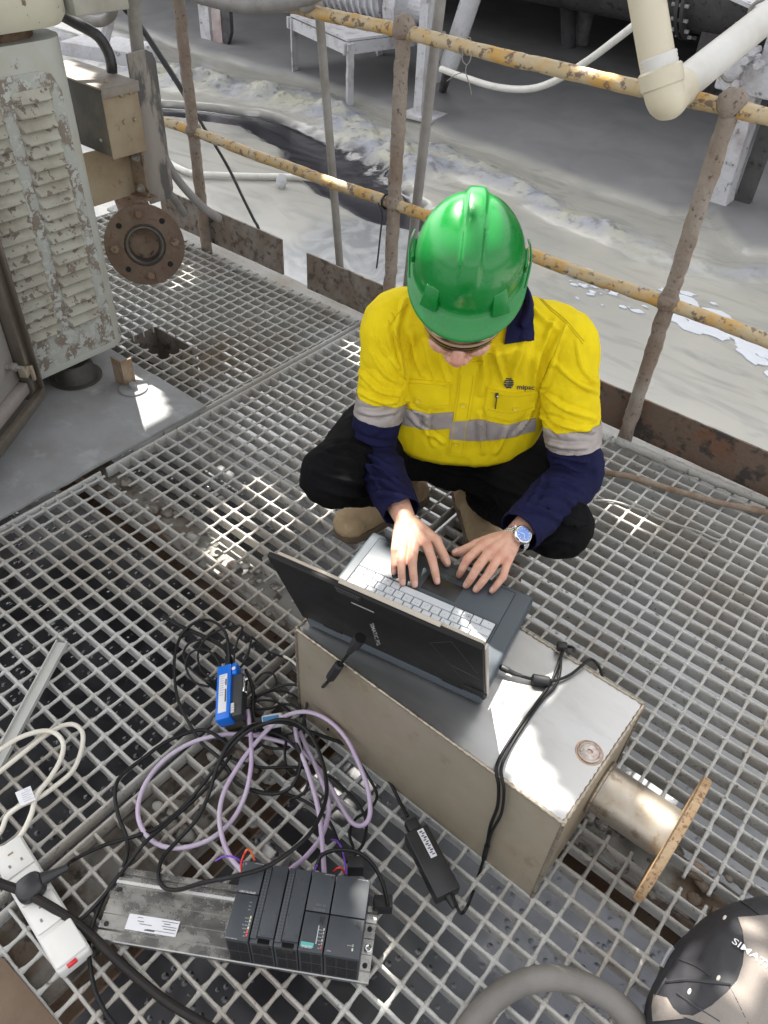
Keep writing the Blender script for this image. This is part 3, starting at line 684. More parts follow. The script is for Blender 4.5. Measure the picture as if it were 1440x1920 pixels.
# pump stand (table like) and second stand at the left
def stand(name, label, legs, htop, m, th=0.085, top=True, bar=0.25):
    base = legs[0]; t = thing(name, label, 'stand', (base.x, base.y, GZ))
    for p_ in legs:
        mb = MB(); nseg = 14
        for ax in ((th, 0.016), (0.016, th)):
            rings = []
            for i in range(nseg+1):
                z = p_.z-0.06+(htop-p_.z+0.06)*i/nseg; e = 0.006*fbm((p_.x, p_.y, z), 9)
                rings.append([Vector((p_.x+sx*ax[0]/2+e+(th/2 if ax[0] < th else 0), p_.y+sy*ax[1]/2+(0 if ax[0] < th else th/2), z)) for sx, sy in ((-1, -1), (1, -1), (1, 1), (-1, 1))])
            mb.rings(rings)
        part('leg', mb, m, t)
    n_ = len(legs)
    for i in range(n_):
        a, b2 = legs[i], legs[(i+1) % n_]
        v = b2-a; Lh = Vector((v.x, v.y, 0)).length; rot = Matrix.Rotation(math.atan2(v.y, v.x), 3, 'Z')
        mb = MB(); mb.box(((a.x+b2.x)/2, (a.y+b2.y)/2, htop-0.05+0.004*i), (Lh+th, 0.02, 0.10), rot); part('rail', mb, m, t)
    if top:
        mb = MB(); poly = [Vector((p_.x, p_.y, htop+0.012)) for p_ in legs]; mb.prism(poly, (0, 0, 0.02)); part('top', mb, m, t)
    return t
l1 = at(548, 137, GZ+0.03); l2 = at(650, 192, GZ+0.03)
ht = at_y(540, 32, l1.y).z
back = Vector((0.25, 1.1, 0))
st = stand('pump_stand', 'white crusted steel stand behind the thin pipe and top rail', [l1, l2, l2+back, l1+back], ht, M_white, bar=0.5)
# machine lumps on the stand
pc = (l1+l2)/2+back*0.5
pu = thing('pump', 'grime covered pump on the white steel stand at the top', 'pump', (pc.x, pc.y, ht+0.034))
mb = MB(); mb.tube([(pc.x-0.45, pc.y, ht+0.28), (pc.x+0.35, pc.y, ht+0.28)], 0.22, 18); part('motor', mb, M_white, pu, smooth=True)
mb = MB(); mb.box((pc.x+0.1, pc.y, ht+0.06), (1.0, 0.5, 0.05)); part('base_frame', mb, M_darkplant, pu)
for k in range(9):
    mb = MB(); mb.lathe((pc.x-0.4+k*0.085, pc.y, ht+0.28), (1, 0, 0), [(0, 0.21), (0, 0.25), (0.02, 0.25), (0.02, 0.21)], 20); part('cooling_fin', mb, M_white, pu)
mb = MB(); mb.lathe((pc.x+0.42, pc.y, ht+0.24), (1, 0, 0), [(0, 0.1), (0.02, 0.26), (0.16, 0.26), (0.2, 0.12), (0.4, 0.12)], 20); part('volute', mb, M_white, pu)
l3 = at(395, 82, GZ+0.03)
cr2 = thing('steel_column', 'white and pink crusted steel column behind the left post', 'column', (l3.x, l3.y, GZ))
mb = MB(); mb.box((l3.x-0.06, l3.y, 0.4), (0.17, 0.03, 2.4)); mb.box((l3.x+0.02, l3.y+0.09, 0.4), (0.02, 0.16, 2.4)); part('column', mb, M_white, cr2)
mb = MB(); mb.box((l3.x+0.13, l3.y+0.02, 0.4), (0.16, 0.04, 2.4)); part('channel', mb, mat('pinkish_primer', (0.30, 0.21, 0.20), 0.85, col2=(0.42, 0.38, 0.37), scale=5, bump=0.5, bscale=30), cr2)
mb = MB(); mb.prism([(l3.x+0.23, l3.y, GZ-0.05), (l3.x+0.36, l3.y, GZ+0.2), (l3.x+0.42, l3.y, 1.6), (l3.x+0.25, l3.y, 1.6)], (0, 0.05, 0)); part('brace', mb, M_darkplant, cr2)
# platform edge showing top left behind the railing
pq = at_y(300, 6, 8.2)
mb = MB(); mb.box((pq.x-2.5, 8.3, pq.z+0.19), (5.5, 0.4, 0.36)); solo('channel_beam', mb, M_white, 'pale crusted beam edge at the top left behind the left post', 'beam', org=(pq.x, 8.3, pq.z))

# pump foot at the right
f0 = at(1352, 372, GZ+0.07)
rf_ = thing('pump_pedestal', 'white crusted pedestal with bolted block behind the right post', 'pedestal', (f0.x, f0.y, GZ))
tz = at_y(1410, 160, f0.y)
mb = MB(); w_ = 0.16
rings = []
for i in range(17):
    t_ = i/16; c_ = f0.lerp(tz, t_)-Vector((0, 0, 0.12*(1-t_))); e = 0.018*fbm(c_, 6)
    rings.append([c_+Vector((sx*(w_/2+e), sy*(0.09+e), 0)) for sx, sy in ((-1, -1), (1, -1), (1, 1), (-1, 1))])
mb.rings(rings); part('leg', mb, M_white, rf_)
mb = MB(); mb.box(f0.lerp(tz, 0.4)+Vector((0.16, 0.10, -0.1)), (0.12, 0.06, 0.95)); part('side_web', mb, M_darkplant, rf_)
mb = MB(); mb.box(f0-Vector((0, 0, 0.06)), (0.62, 0.4, 0.04)); part('base_plate', mb, M_white, rf_, bevel=0.004)
tb = at_y(1400, 150, f0.y-0.1)
mb = MB(); mb.box(tb+Vector((0.12, 0.1, 0.02)), (0.62, 0.35, 0.20)); mb.box(tb+Vector((0.22, 0.1, 0.22)), (0.34, 0.3, 0.3)); part('block', mb, M_white, rf_, bevel=0.02)
for k, (x, y) in enumerate(((1390, 130), (1402, 112), (1416, 95), (1385, 155), (1425, 120))):
    q = at_y(x, y, f0.y-0.19); mb = MB(); mb.cyl(q+Vector((0, 0.06, 0)), q-Vector((0, 0.06, 0)), 0.028, n=6); part('bolt', mb, M_white, rf_)
mb = MB(); q = at_y(1385, 8, f0.y-0.1); mb.box(q+Vector((0.2, 0, 0)), (0.7, 0.25, 0.025), Matrix.Rotation(0.2, 3, 'Y')); part('bracket', mb, M_white, rf_)
mb = MB(); mb.tube([at_y(1395, 45, f0.y), at_y(1372, 110, f0.y), at_y(1385, 200, f0.y)], [0.06, 0.09, 0.1], 8); part('arm', mb, M_white, rf_)
mb = MB(); mb.tube(spline([at_y(x, y, f0.y-0.25) for x, y in ((1440, -5), (1412, 10), (1402, 40), (1404, 70))], 6), 0.014, 6); part('conduit', mb, M_steelgrey, rf_, smooth=True)
mb = MB(); mb.tube(spline([at_y(x, y, f0.y-0.22) for x, y in ((1395, 110), (1388, 145), (1365, 152), (1352, 140))], 6), 0.012, 6); part('conduit', mb, M_steelgrey, rf_, smooth=True)

# hose lying in the slurry with a float
mb = MB(); mb.tube(spline([at(x, y, GZ+0.03) for x, y in ((290, 285), (330, 312), (365, 325), (420, 328), (480, 330), (545, 331), (600, 338), (640, 345))], 8), 0.022, 8)
solo('slurry_hose', mb, M_whitecable, 'thin pale hose lying across the slurry behind the left post', 'hose', smooth=True, angle=180)
q = at(528, 340, GZ+0.05); mb = MB(); mb.sphere(q, 0.05, 12, 8, (0.9, 0.8, 1.2))
for k, v in enumerate(mb.v): mb.v[k] = v+(v-q)*0.25*fbm(v, 18)
solo('float_ball', mb, M_white, 'small white crusted ball on the pale hose in the slurry', 'float', org=q, smooth=True)

# ================================================================ pipes and hoses near the rail
a, b2 = at_y(595, -20, 2.32), at_y(637, 495, 2.32); dd = (b2-a).normalized(); e = b2+dd*((GZ-0.05-b2.z)/dd.z)
solo('thin_pipe', MB().tube(lerp_pts(a-dd*0.3, e, 20), 0.0165, 12), M_steelgrey, 'thin grey pipe left of the middle post standing in the slurry', 'pipe', org=(e.x, e.y, GZ), smooth=True, angle=180)
a, b2 = at_y(828, -20, 2.34), at_y(772, 465, 2.34); dd = (b2-a).normalized(); e = b2+dd*((GZ-0.05-b2.z)/dd.z)
solo('thin_pipe', MB().tube(lerp_pts(a-dd*0.3, e, 20), 0.018, 12), M_greyhose, 'thin grey pipe just right of the middle post, behind the helmet', 'pipe', org=(e.x, e.y, GZ), smooth=True, angle=180)
# curved hose at the top
pts = [at_y(x, y, yy) for x, y, yy in ((300, -50, 2.06), (335, -22, 2.05), (390, -3, 2.05), (450, 9, 2.05), (510, 9, 2.06), (560, 0, 2.07), (600, -16, 2.09), (640, -45, 2.09))]
hs_ = thing('curved_hose', 'thick grey hose bowing down over the top rail at the upper left', 'hose', (-2.4, 2.05, 0.95))
part('hose', MB().tube(spline(pts, 10), 0.024, 16), M_greyhose, hs_, smooth=True, angle=180)
q = at_y(563, 14, 2.075); q2 = at_y(588, 2, 2.10)
part('hose_end', MB().tube([q, q.lerp(q2, 0.5), q2], [0.018, 0.024, 0.022], 12), M_steelgrey, hs_, smooth=True)
# black cable dropping behind the left post
pts = [at_y(x, y, yy) for x, y, yy in ((180, -40, 2.0), (255, 40, 2.16), (300, 105, 2.2), (345, 175, 2.22), (380, 235, 2.22), (405, 275, 2.22), (430, 318, 2.22), (455, 370, 2.22), (475, 410, 2.21), (485, 430, 2.2), (490, 470, 2.2))]
sp = spline(pts, 8); nn = len(sp)
solo('black_cable', MB().tube(sp, [0.012 if i < nn*0.35 else 0.0065 for i in range(nn)], 8), M_blackrub, 'black cable dropping behind the left post towards the toe board', 'cable', smooth=True, angle=180)
# cream pvc pipe with elbow
pv = thing('plastic_pipe', 'cream plastic pipe with elbow hanging in front of the top rail', 'pipe', tuple(at_y(1248, 190, 1.98)))
va, vb = at_y(1203, -60, 1.98), at_y(1240, 158, 1.98)
part('pipe', MB().tube(lerp_pts(va, vb, 6), 0.0405, 28), M_pvc, pv, smooth=True)
ea, ee = at_y(1232, 128, 1.98), at_y(1440, 52, 2.5)
cx = at_y(1247, 186, 1.98); da = (vb-va).normalized(); de = (ee-at_y(1290, 175, 2.0)).normalized()
elb = spline([cx-da*0.055, cx-da*0.025, cx+da*0.004+de*0.010, cx+de*0.045, cx+de*0.085], 6)
part('elbow', MB().tube(elb, 0.0455, 28), M_pvc, pv, smooth=True)
part('socket', MB().tube([cx-da*0.068, cx-da*0.064, cx-da*0.030, cx-da*0.026], [0.046, 0.0495, 0.0495, 0.046], 28), M_pvc, pv, smooth=True)
part('tape_wrap', MB().tube([cx-da*0.095+da*0.004*i for i in range(8)], [0.0415+0.0014*(i % 2) for i in range(8)], 28), M_pvcw, pv, smooth=True)
part('pipe', MB().tube([cx+de*0.05, cx+de*1.2], 0.0405, 28), M_pvcw, pv, smooth=True)
# wire twisted round the top rail
w0 = at_y(872, 92, 2.11)
mb = MB(); cyc = at_y(873, 84, 2.11)
loop = [Vector((cyc.x+0.004*math.sin(k), 2.11+0.024*math.sin(2*math.pi*k/10), 0.985+0.024*math.cos(2*math.pi*k/10))) for k in range(8)]
mb.tube(spline([at_y(868, 92, 2.085), at_y(867, 112, 2.085), at_y(875, 121, 2.085), at_y(882, 112, 2.085), at_y(884, 95, 2.085)], 8), 0.0016, 6)
mb.tube(spline([at_y(875, 121, 2.085), at_y(873, 133, 2.085), at_y(876, 145, 2.085), at_y(882, 165, 2.085), at_y(884, 178, 2.085)], 6), 0.0014, 6)
mb.tube(spline([at_y(873, 135, 2.085), at_y(855, 140, 2.085), at_y(838, 152, 2.085)], 6), 0.0013, 6)
mb.tube(loop, 0.0016, 6)
solo('wire_loop', mb, M_steelgrey, 'thin wire loop twisted round the top rail right of the middle post', 'wire', smooth=True)
# cable tie at the middle joint
mb = MB(); mb.tube([Vector((-1.665+0.003*math.sin(k), RY+0.026*math.cos(k*0.7), 0.474+0.026*math.sin(k*0.7))) for k in range(10)], 0.004, 6)
mb.tube(spline([at_y(709, 380, 2.08), at_y(716, 405, 2.08), at_y(713, 440, 2.08), at_y(710, 470, 2.08), at_y(706, 503, 2.08)], 6), [0.003]*25, 6)
solo('cable_tie', mb, M_blackrub, 'black cable tie hanging from the mid rail at the middle post', 'cable tie', smooth=True)
# rods lying by the right toe board
def rod(name, pts, r, m, label, cat, n=10):
    return solo(name, MB().tube(spline(pts, 10), r, n), m, label, cat, smooth=True, angle=180)
a, b2 = at(1155, 825, 0.016), at(1500, 968, 0.016)
solo('conduit', crust_tube(lerp_pts(a, b2, 40), 0.0135, 12, 0.004, 45), M_mudgrey, 'muddy grey conduit lying on the grating along the rusty toe board', 'conduit', smooth=True, angle=180)
tr = thing('tie_rod', 'rusty threaded rod with nuts lying on the grating right of the worker', 'rod', tuple(at(1108, 883, 0.012)))
part('rod', crust_tube([at(1098, 880, 0.016), at(1180, 893, 0.014), at(1260, 918, 0.012), at(1350, 943, 0.012), at(1480, 968, 0.012)], 0.0095, 10, 0.002, 50), mat('rusty_rod', (0.24, 0.19, 0.145), 0.8, col2=(0.17, 0.11, 0.07), scale=30, bump=0.6, bscale=150), tr, smooth=True, angle=180)
q = at(1110, 884, 0.016); dq = (at(1180, 893, 0.014)-at(1098, 880, 0.016)).normalized()
part('nut', MB().lathe(q-dq*0.008, dq, [(0, 0.016), (0.016, 0.016)], 6), M_rust, tr, bevel=0.001)
rod('wire', [at(1112, 938, 0.006), at(1150, 940, 0.006), at(1200, 956, 0.006), at(1240, 975, 0.006), at(1300, 993, 0.006), at(1345, 1012, 0.006), at(1362, 1008, 0.007), at(1370, 1018, 0.006)], 0.0032, M_mudgrey, 'mud coated wire lying on the grating below the threaded rod', 'wire', 6)

# ================================================================ louvred machine housing at the left
M_peel = mat('peeling_cream_paint', (0.37, 0.36, 0.30), 0.65, col2=(0.27, 0.245, 0.19), scale=9, mixlo=0.42, mixhi=0.66, col3=(0.155, 0.125, 0.10), scale3=38, lo3=0.575, hi3=0.595, bump=0.5, bscale=160, bdist=0.0015)
M_peelf = mat('bare_peeled_paint', (0.36, 0.37, 0.34), 0.65, col2=(0.19, 0.16, 0.13), scale=22, mixlo=0.47, mixhi=0.53, col3=(0.42, 0.43, 0.40), scale3=44, lo3=0.54, hi3=0.56, bump=0.5, bscale=160, bdist=0.0015)
M_paint = mat('grey_green_paint', (0.40, 0.41, 0.375), 0.55, col2=(0.36, 0.345, 0.27), scale=6, mixlo=0.5, mixhi=0.72, col3=(0.22, 0.18, 0.13), scale3=14, lo3=0.63, hi3=0.66)
M_cap = mat('cream_cap_paint', (0.50, 0.48, 0.37), 0.6, col2=(0.42, 0.41, 0.33), scale=5, col3=(0.15, 0.11, 0.08), scale3=20, lo3=0.60, hi3=0.62, bump=0.3, bscale=120)
M_bronze = mat('dusty_brown_box', (0.24, 0.18, 0.115), 0.7, col2=(0.30, 0.245, 0.17), scale=8, col3=(0.13, 0.10, 0.075), scale3=30, lo3=0.6, hi3=0.75, bump=0.3, bscale=150)
M_dkbox = mat('dark_box_and_shade', (0.035, 0.033, 0.03), 0.6, col2=(0.085, 0.075, 0.062), scale=8)
M_inoxb = mat('brown_tinted_stainless', (0.30, 0.27, 0.23), 0.35, 0.9, col2=(0.22, 0.19, 0.155), scale=6, rough2=0.5)
FX = -2.10
mh = thing('louvred_housing', 'tall housing with peeling cream paint and louvre slats at the left', 'machine housing', (FX-0.2, 1.0, 0.018))
def housing_ring(z, ins=0.0):
    r = 0.075; pts = []
    ya, yb, xb = 0.55, 1.292-ins, FX-0.55
    pts.append((FX-ins, ya)); 
    for k in range(9):
        a = math.pi/2*k/8; pts.append((FX-ins-r+r*math.cos(a), yb-r+r*math.sin(a)))
    pts.append((xb, yb)); pts.append((xb, ya))
    return [Vector((x, y, z)) for x, y in pts]
mb = MB(); mb.rings([housing_ring(0.108, 0.012), housing_ring(0.102, 0.0), housing_ring(0.12, -0.003), housing_ring(0.15, 0.0)] + [housing_ring(0.15+0.85*i/8) for i in range(1, 9)])
part('shell', mb, M_paint, mh, smooth=True, angle=50)
# recessed, peeled louvre field and slats
mb = MB(); mb.box((FX+0.0010, 0.985, 0.53), (0.003, 0.53, 0.86)); 
fld = [Vector((FX+0.001, y, z)) for y, z in ((0.6, 0.125), (1.235, 0.125), (1.235, 0.88), (1.215, 0.925), (1.18, 0.935), (0.6, 0.935))]
mb = MB(); mb.prism(fld, (0.0015, 0, 0)); lf = part('louvre_field', mb, M_peelf, mh)
ns = 20
slm = MB(); hgt_ = 0.0265; w2 = 0.055
yy = [-w2, -w2*0.86, w2*0.86, w2]; rings = []
for y_, sc_ in ((-w2, 0.1), (-w2*0.9, 1.0), (w2*0.9, 1.0), (w2, 0.1)):
    rings.append([Vector((0, y_, hgt_)), Vector((0.006*sc_, y_, 0.012)), Vector((0.016*sc_, y_, 0.001)), Vector((0.0145*sc_, y_, -0.002)), Vector((0, y_, -0.001))])
slm.rings(rings); sl_me = slm.mesh('louvre_slat', M_peel, smooth=True, angle=50)
for yc in (0.855, 1.0, 1.145):
    for k in range(ns):
        o = link('louvre_slat', sl_me, mh); o.location = Vector((FX+0.003, yc, 0.238+k*0.0333))-wpos(mh)
# cap above
mb = MB()
def cap_ring(z, gx, gy, rr=0.1):
    pts = [(FX+gx, 0.4)]
    for k in range(9):
        a = math.pi/2*k/8; pts.append((FX+gx-rr+rr*math.cos(a), 1.30+gy-rr+rr*math.sin(a)))
    pts += [(FX-0.6, 1.30+gy), (FX-0.6, 0.4)]
    return [Vector((x, y, z)) for x, y in pts]
mb.rings([cap_ring(1.035, 0.0, -0.01), cap_ring(1.03, 0.02, 0.01), cap_ring(1.05, 0.03, 0.02), cap_ring(1.16, 0.03, 0.02), cap_ring(1.2, 0.0, 0.0)])
part('cap', mb, M_cap, mh, smooth=True, angle=50)
mb = MB(); mb.rings([cap_ring(0.99, -0.03, -0.05), cap_ring(1.04, -0.03, -0.05)]); part('neck', mb, M_rust, mh)
mb = MB(); mb.box((FX-0.10, 1.40, 1.075), (0.22, 0.17, 0.07)); part('cap_bracket', mb, mat('grey_bracket_paint', (0.36, 0.36, 0.31), 0.6, col2=(0.27, 0.25, 0.2), scale=8), mh, bevel=0.006)
# feet
for lx, ly in ((-1.985, 1.175), (-2.42, 1.2), (-2.40, 0.75)):
    mb = MB(); mb.box((lx-0.03, ly, 0.066), (0.055, 0.007, 0.096)); mb.box((lx-0.004, ly+0.02, 0.066), (0.006, 0.034, 0.096)); lg = part('leg', mb, mat('rusty_leg', (0.30, 0.23, 0.16), 0.8, col2=(0.2, 0.13, 0.08), scale=25, bump=0.5, bscale=120), mh)
    mb = MB(); mb.lathe((lx+0.02, ly+0.01, 0.0185), (0, 0, 1), [(0, 0.047), (0.005, 0.047), (0.006, 0.045), (0.006, 0.012), (0.02, 0.012), (0.022, 0.008)], 24); part('foot_pad', mb, M_plate, lg, smooth=True)
mb = MB(); mb.box((FX-0.30, 0.95, 0.085), (0.46, 0.5, 0.026)); part('base_frame', mb, M_dkbox, mh)  # near-black colour stands in for the shadow under the housing
mb = MB(); mb.lathe((-2.16, 1.10, 0.0195), (0, 0, 1), [(0, 0.085), (0.004, 0.085), (0.004, 0.07), (0.05, 0.06), (0.06, 0.05)], 28); part('drive_hub', mb, M_dkbox, mh, smooth=True)  # hub coloured dark to carry the same shadow

# ================================================================ terminal box, bracket and back plate
tbx = thing('terminal_box', 'dusty brown terminal box with bolted cover beside the louvred housing', 'terminal box', (-2.45, 1.55, 0.42))
mb = MB(); mb.box((-2.47, 1.55, 0.700), (0.33, 0.126, 0.200)); part('case', mb, M_dkbox, tbx, bevel=0.003)
mb = MB(); mb.box((-2.302, 1.55, 0.6935), (0.006, 0.130, 0.195)); fc_ = part('front_cover', mb, M_bronze, tbx, bevel=0.0015)
mb = MB(); mb.box((-2.465, 1.55, 0.803), (0.345, 0.140, 0.006)); mb.box((-2.294, 1.55, 0.789), (0.005, 0.137, 0.024)); part('lid', mb, mat('dusty_lid', (0.20, 0.175, 0.15), 0.75, col2=(0.25, 0.225, 0.19), scale=9, bump=0.3, bscale=120), tbx, bevel=0.002)
for px_, py_ in ((226, 178), (243, 172), (233, 228), (252, 223), (197, 151)):
    q = at_x(px_, py_, -2.298); mb = MB(); mb.lathe(q, (1, 0, 0), [(0, 0.0068), (0.006, 0.0068), (0.0075, 0.005)], 6); part('bolt', mb, M_bronze, fc_)
q = at_y(190, 263, 1.487); mb = MB(); mb.sphere(q, 0.006, 8, 6); part('bolt', mb, M_steelgrey, tbx)
mb = MB(); mb.box((-2.40, 1.50, 0.515), (0.007, 0.24, 0.17)); part('web_plate', mb, M_bronze, tbx)
mb = MB(); mb.box((-2.36, 1.612, 0.512), (0.075, 0.007, 0.165)); mb.box((-2.355, 1.615, 0.432), (0.085, 0.05, 0.007)); part('bracket_flange', mb, M_rust, tbx)
for z_ in (0.565, 0.462):
    mb = MB(); mb.lathe((-2.35, 1.608, z_), (0.25, -1, 0), [(0, 0.015), (0.003, 0.015), (0.003, 0.010), (0.012, 0.010), (0.012, 0.006), (0.02, 0.006)], 8); part('bolt', mb, M_steelgrey, tbx)
bp_t = thing('back_plate', 'grey brown upright steel plate behind the terminal box', 'steel plate', (-2.36, 1.69, 0.40))
prof = [(1.63, 0.40), (1.715, 0.40), (1.735, 0.43), (1.735, 0.835), (1.725, 0.86), (1.70, 0.872), (1.63, 0.868)]
mb = MB(); mb.prism([Vector((-2.345, y, z)) for y, z in prof], (-0.01, 0, 0)); part('plate', mb, mat('grey_brown_plate', (0.20, 0.18, 0.155), 0.75, col2=(0.26, 0.24, 0.21), scale=8, col3=(0.09, 0.085, 0.08), scale3=6, lo3=0.56, hi3=0.60, stretch=(1, 1, 0.35), bump=0.4, bscale=80), bp_t, bevel=0.002)
mb = MB(); mb.box((-2.40, 1.733, 0.63), (0.10, 0.006, 0.42)); part('side_flange', mb, M_steelgrey, bp_t)
mb = MB(); mb.box((-2.62, 1.66, 0.55), (0.50, 0.03, 0.05)); part('stay', mb, M_rust, bp_t)
# upright pipe and hoses behind it
a, b2 = at_y(252, -60, 1.72), at_y(252, 118, 1.72)
solo('upright_pipe', MB().tube([a, a.lerp(b2, 0.5), b2-Vector((0, 0, 0.3))], 0.0215, 14), M_steelgrey, 'upright brown grey pipe rising behind the terminal box', 'pipe', org=b2, smooth=True)
solo('black_hose', MB().tube(spline([at_y(x, y, yy) for x, y, yy in ((100, 20, 1.5), (140, 42, 1.54), (180, 65, 1.58), (200, 92, 1.60), (208, 116, 1.60), (210, 135, 1.6))], 8), 0.017, 12), M_blackrub, 'thick black hose curving down behind the terminal box', 'hose', smooth=True, angle=180)
solo('grey_conduit', MB().tube(spline([at_y(x, y, 1.66) for x, y in ((140, 25), (165, 38), (190, 40), (208, 28), (214, 8), (216, -20))], 8), 0.016, 12), M_greyhose, 'pale grey conduit bend at the upper left above the terminal box', 'conduit', smooth=True, angle=180)
solo('machine_strut', MB().tube([at_y(206, 30, 3.0), at_y(196, 75, 3.0)], 0.03, 8), M_white, 'short white strut behind the hoses at the upper left', 'strut', smooth=True)
solo('crusted_block', MB().box(at_y(205, 92, 3.2), (0.5, 0.3, 0.08), Matrix.Rotation(0.3, 3, 'Z')), M_white, 'white crusted block behind the black hose at the upper left', 'block', bevel=0.01)
for pts, lb in ((((296, 330), (312, 355), (330, 378), (346, 402)), 'short capped grey pipe end behind the rusty flange, nearer the back plate'), (((306, 290), (325, 325), (350, 357), (380, 388), (412, 411)), 'longer capped grey pipe end pointing at the left post foot')):
    sp = spline([at_y(x, y, 1.82+0.02*i) for i, (x, y) in enumerate(pts)], 8)
    solo('pipe_end', MB().tube(sp+[sp[-1]+(sp[-1]-sp[-2]).normalized()*0.004], [0.0155]*len(sp)+[0.010], 12), M_greyhose, lb, 'pipe', smooth=True, angle=60)
# ================================================================ rusty round flange
fcn = Vector((0.80, -0.52, 0.26)).normalized(); fc0 = at_x(272, 460, -2.30); FR = 0.137
fl_t = thing('pipe_flange', 'rusty round bolted pipe flange with open bore at the left', 'flange', tuple(fc0))
mb = MB(); mb.lathe(fc0, fcn, [(-0.022, 0.060), (-0.022, FR-0.002), (-0.020, FR), (-0.002, FR), (0, FR-0.002), (0, 0.072), (-0.006, 0.070), (-0.006, 0.060)], 48, close=True); fdisc = part('flange_disc', mb, mat('rust_brown_flange', (0.095, 0.062, 0.042), 0.75, col2=(0.125, 0.09, 0.065), scale=14, col3=(0.10, 0.05, 0.03), scale3=45, bump=0.6, bscale=180, bdist=0.0015), fl_t, smooth=True)
mb = MB(); mb.lathe(fc0, fcn, [(-0.05, FR-0.004), (-0.05, 0.06), (-0.026, 0.06), (-0.026, FR-0.004)], 48, close=True); part('backing_flange', mb, M_rust, fl_t, smooth=True)
mb = MB(); mb.lathe(fc0, fcn, [(-0.30, 0.066), (0.003, 0.066), (0.008, 0.064), (0.009, 0.060), (0.006, 0.056), (-0.03, 0.053), (-0.06, 0.050), (-0.06, 0.0)], 40); part('pipe_bore', mb, mat('dark_rubber_liner', (0.035, 0.035, 0.036), 0.4, col2=(0.09, 0.08, 0.065), scale=20), fl_t, smooth=True)
mb = MB(); e2 = fc0-fcn*0.30; mb.tube(spline([fc0-fcn*0.05, fc0-fcn*0.2, fc0-fcn*0.34+Vector((0, 0, 0.04)), fc0-fcn*0.42+Vector((-0.05, 0, 0.16)), fc0-fcn*0.45+Vector((-0.05, 0, 0.34))], 6), 0.06, 20); part('pipe', mb, M_rust, fl_t, smooth=True)
ux = Vector((0, 0, 1)).cross(fcn).normalized(); uy = fcn.cross(ux)
for k in range(8):
    a = R(92+45*k); q = fc0+(ux*math.cos(a)+uy*math.sin(a))*0.104
    if k % 2 == 0:
        mb = MB(); mb.lathe(q, fcn, [(-0.001, 0.017), (0.004, 0.017), (0.004, 0.0145), (0.014, 0.0145), (0.016, 0.011)], 6); part('bolt', mb, M_rust, fdisc)
    else:
        mb = MB(); mb.lathe(q, fcn, [(0.0006, 0.010), (0.0012, 0.010)], 14); part('bolt_hole', mb, mat('hole_black', (0.006, 0.006, 0.006), 0.9), fdisc)

# ================================================================ stainless cabinet corner, far left
A = at(79, 740, 0.12); B = at(0, 843, 0.12); ab = (B-A); ab.z = 0; ab.normalize(); nrm = Vector((-ab.y, ab.x, 0))
if nrm.x < 0: nrm = -nrm
cb = thing('steel_cabinet', 'brown tinted stainless cabinet edge with clip at the left border', 'cabinet', (A.x, A.y, 0.02))
def slab(name, s0, s1, z0, z1, d0, d1, m, par, bev=0.002):
    mb = MB(); b4 = [A+ab*s+nrm*d for s, d in ((s0, d0), (s1, d0), (s1, d1), (s0, d1))]
    mb.hexa([Vector((p.x, p.y, z0)) for p in b4], [Vector((p.x, p.y, z1)) for p in b4]); return part(name, mb, m, par, bevel=bev)
slab('frame_post', 0.0, 0.034, 0.12, 0.95, -0.06, -0.001, M_inoxb, cb)
slab('frame_rim', 0.0, 0.006, 0.119, 0.951, 0.0, 0.016, M_inoxb, cb, 0.001)
slab('frame_sill', 0.006, 0.7, 0.12, 0.150, -0.001, 0.018, M_inoxb, cb)
slab('frame_sill', 0.036, 0.7, 0.152, 0.185, -0.055, -0.012, mat('greyish_sill', (0.30, 0.27, 0.25), 0.6, col2=(0.24, 0.21, 0.185), scale=9), cb)
slab('panel', 0.036, 0.7, 0.188, 0.95, -0.05, -0.035, mat('grey_panel', (0.33, 0.315, 0.30), 0.5, col2=(0.28, 0.265, 0.25), scale=6), cb)
slab('back', 0.0, 0.7, 0.02, 0.94, -0.30, -0.065, M_inoxb, cb)
q = at(8, 668, 0.25); q = A+ab*0.075+nrm*0.0; q.z = 0.262
mb = MB(); mb.lathe(q-nrm*0.035, nrm, [(0, 0.012), (0.012, 0.012), (0.012, 0.009), (0.02, 0.009), (0.02, 0.012), (0.03, 0.012), (0.03, 0.006), (0.05, 0.006)], 6); part('bolt', mb, M_steelgrey, cb)
slab('clip', 0.028, 0.052, 0.212, 0.240, -0.02, 0.004, M_inoxd, cb); slab('clip', 0.020, 0.03, 0.190, 0.238, 0.002, 0.012, M_inoxd, cb)

# ================================================================ rusty plate in the near left corner
mb = MB(); mb.prism([at(x, y, 0.003) for x, y in ((-90, 1760), (10, 1800), (112, 1920), (112, 1990), (-90, 1990))], (0, 0, 0.008))
solo('corner_plate', mb, mat('brown_floor_plate', (0.095, 0.06, 0.035), 0.6, col2=(0.14, 0.095, 0.06), scale=10, bump=0.3, bscale=90), 'brown steel plate on the grating in the lower left corner', 'floor plate', bevel=0.002)

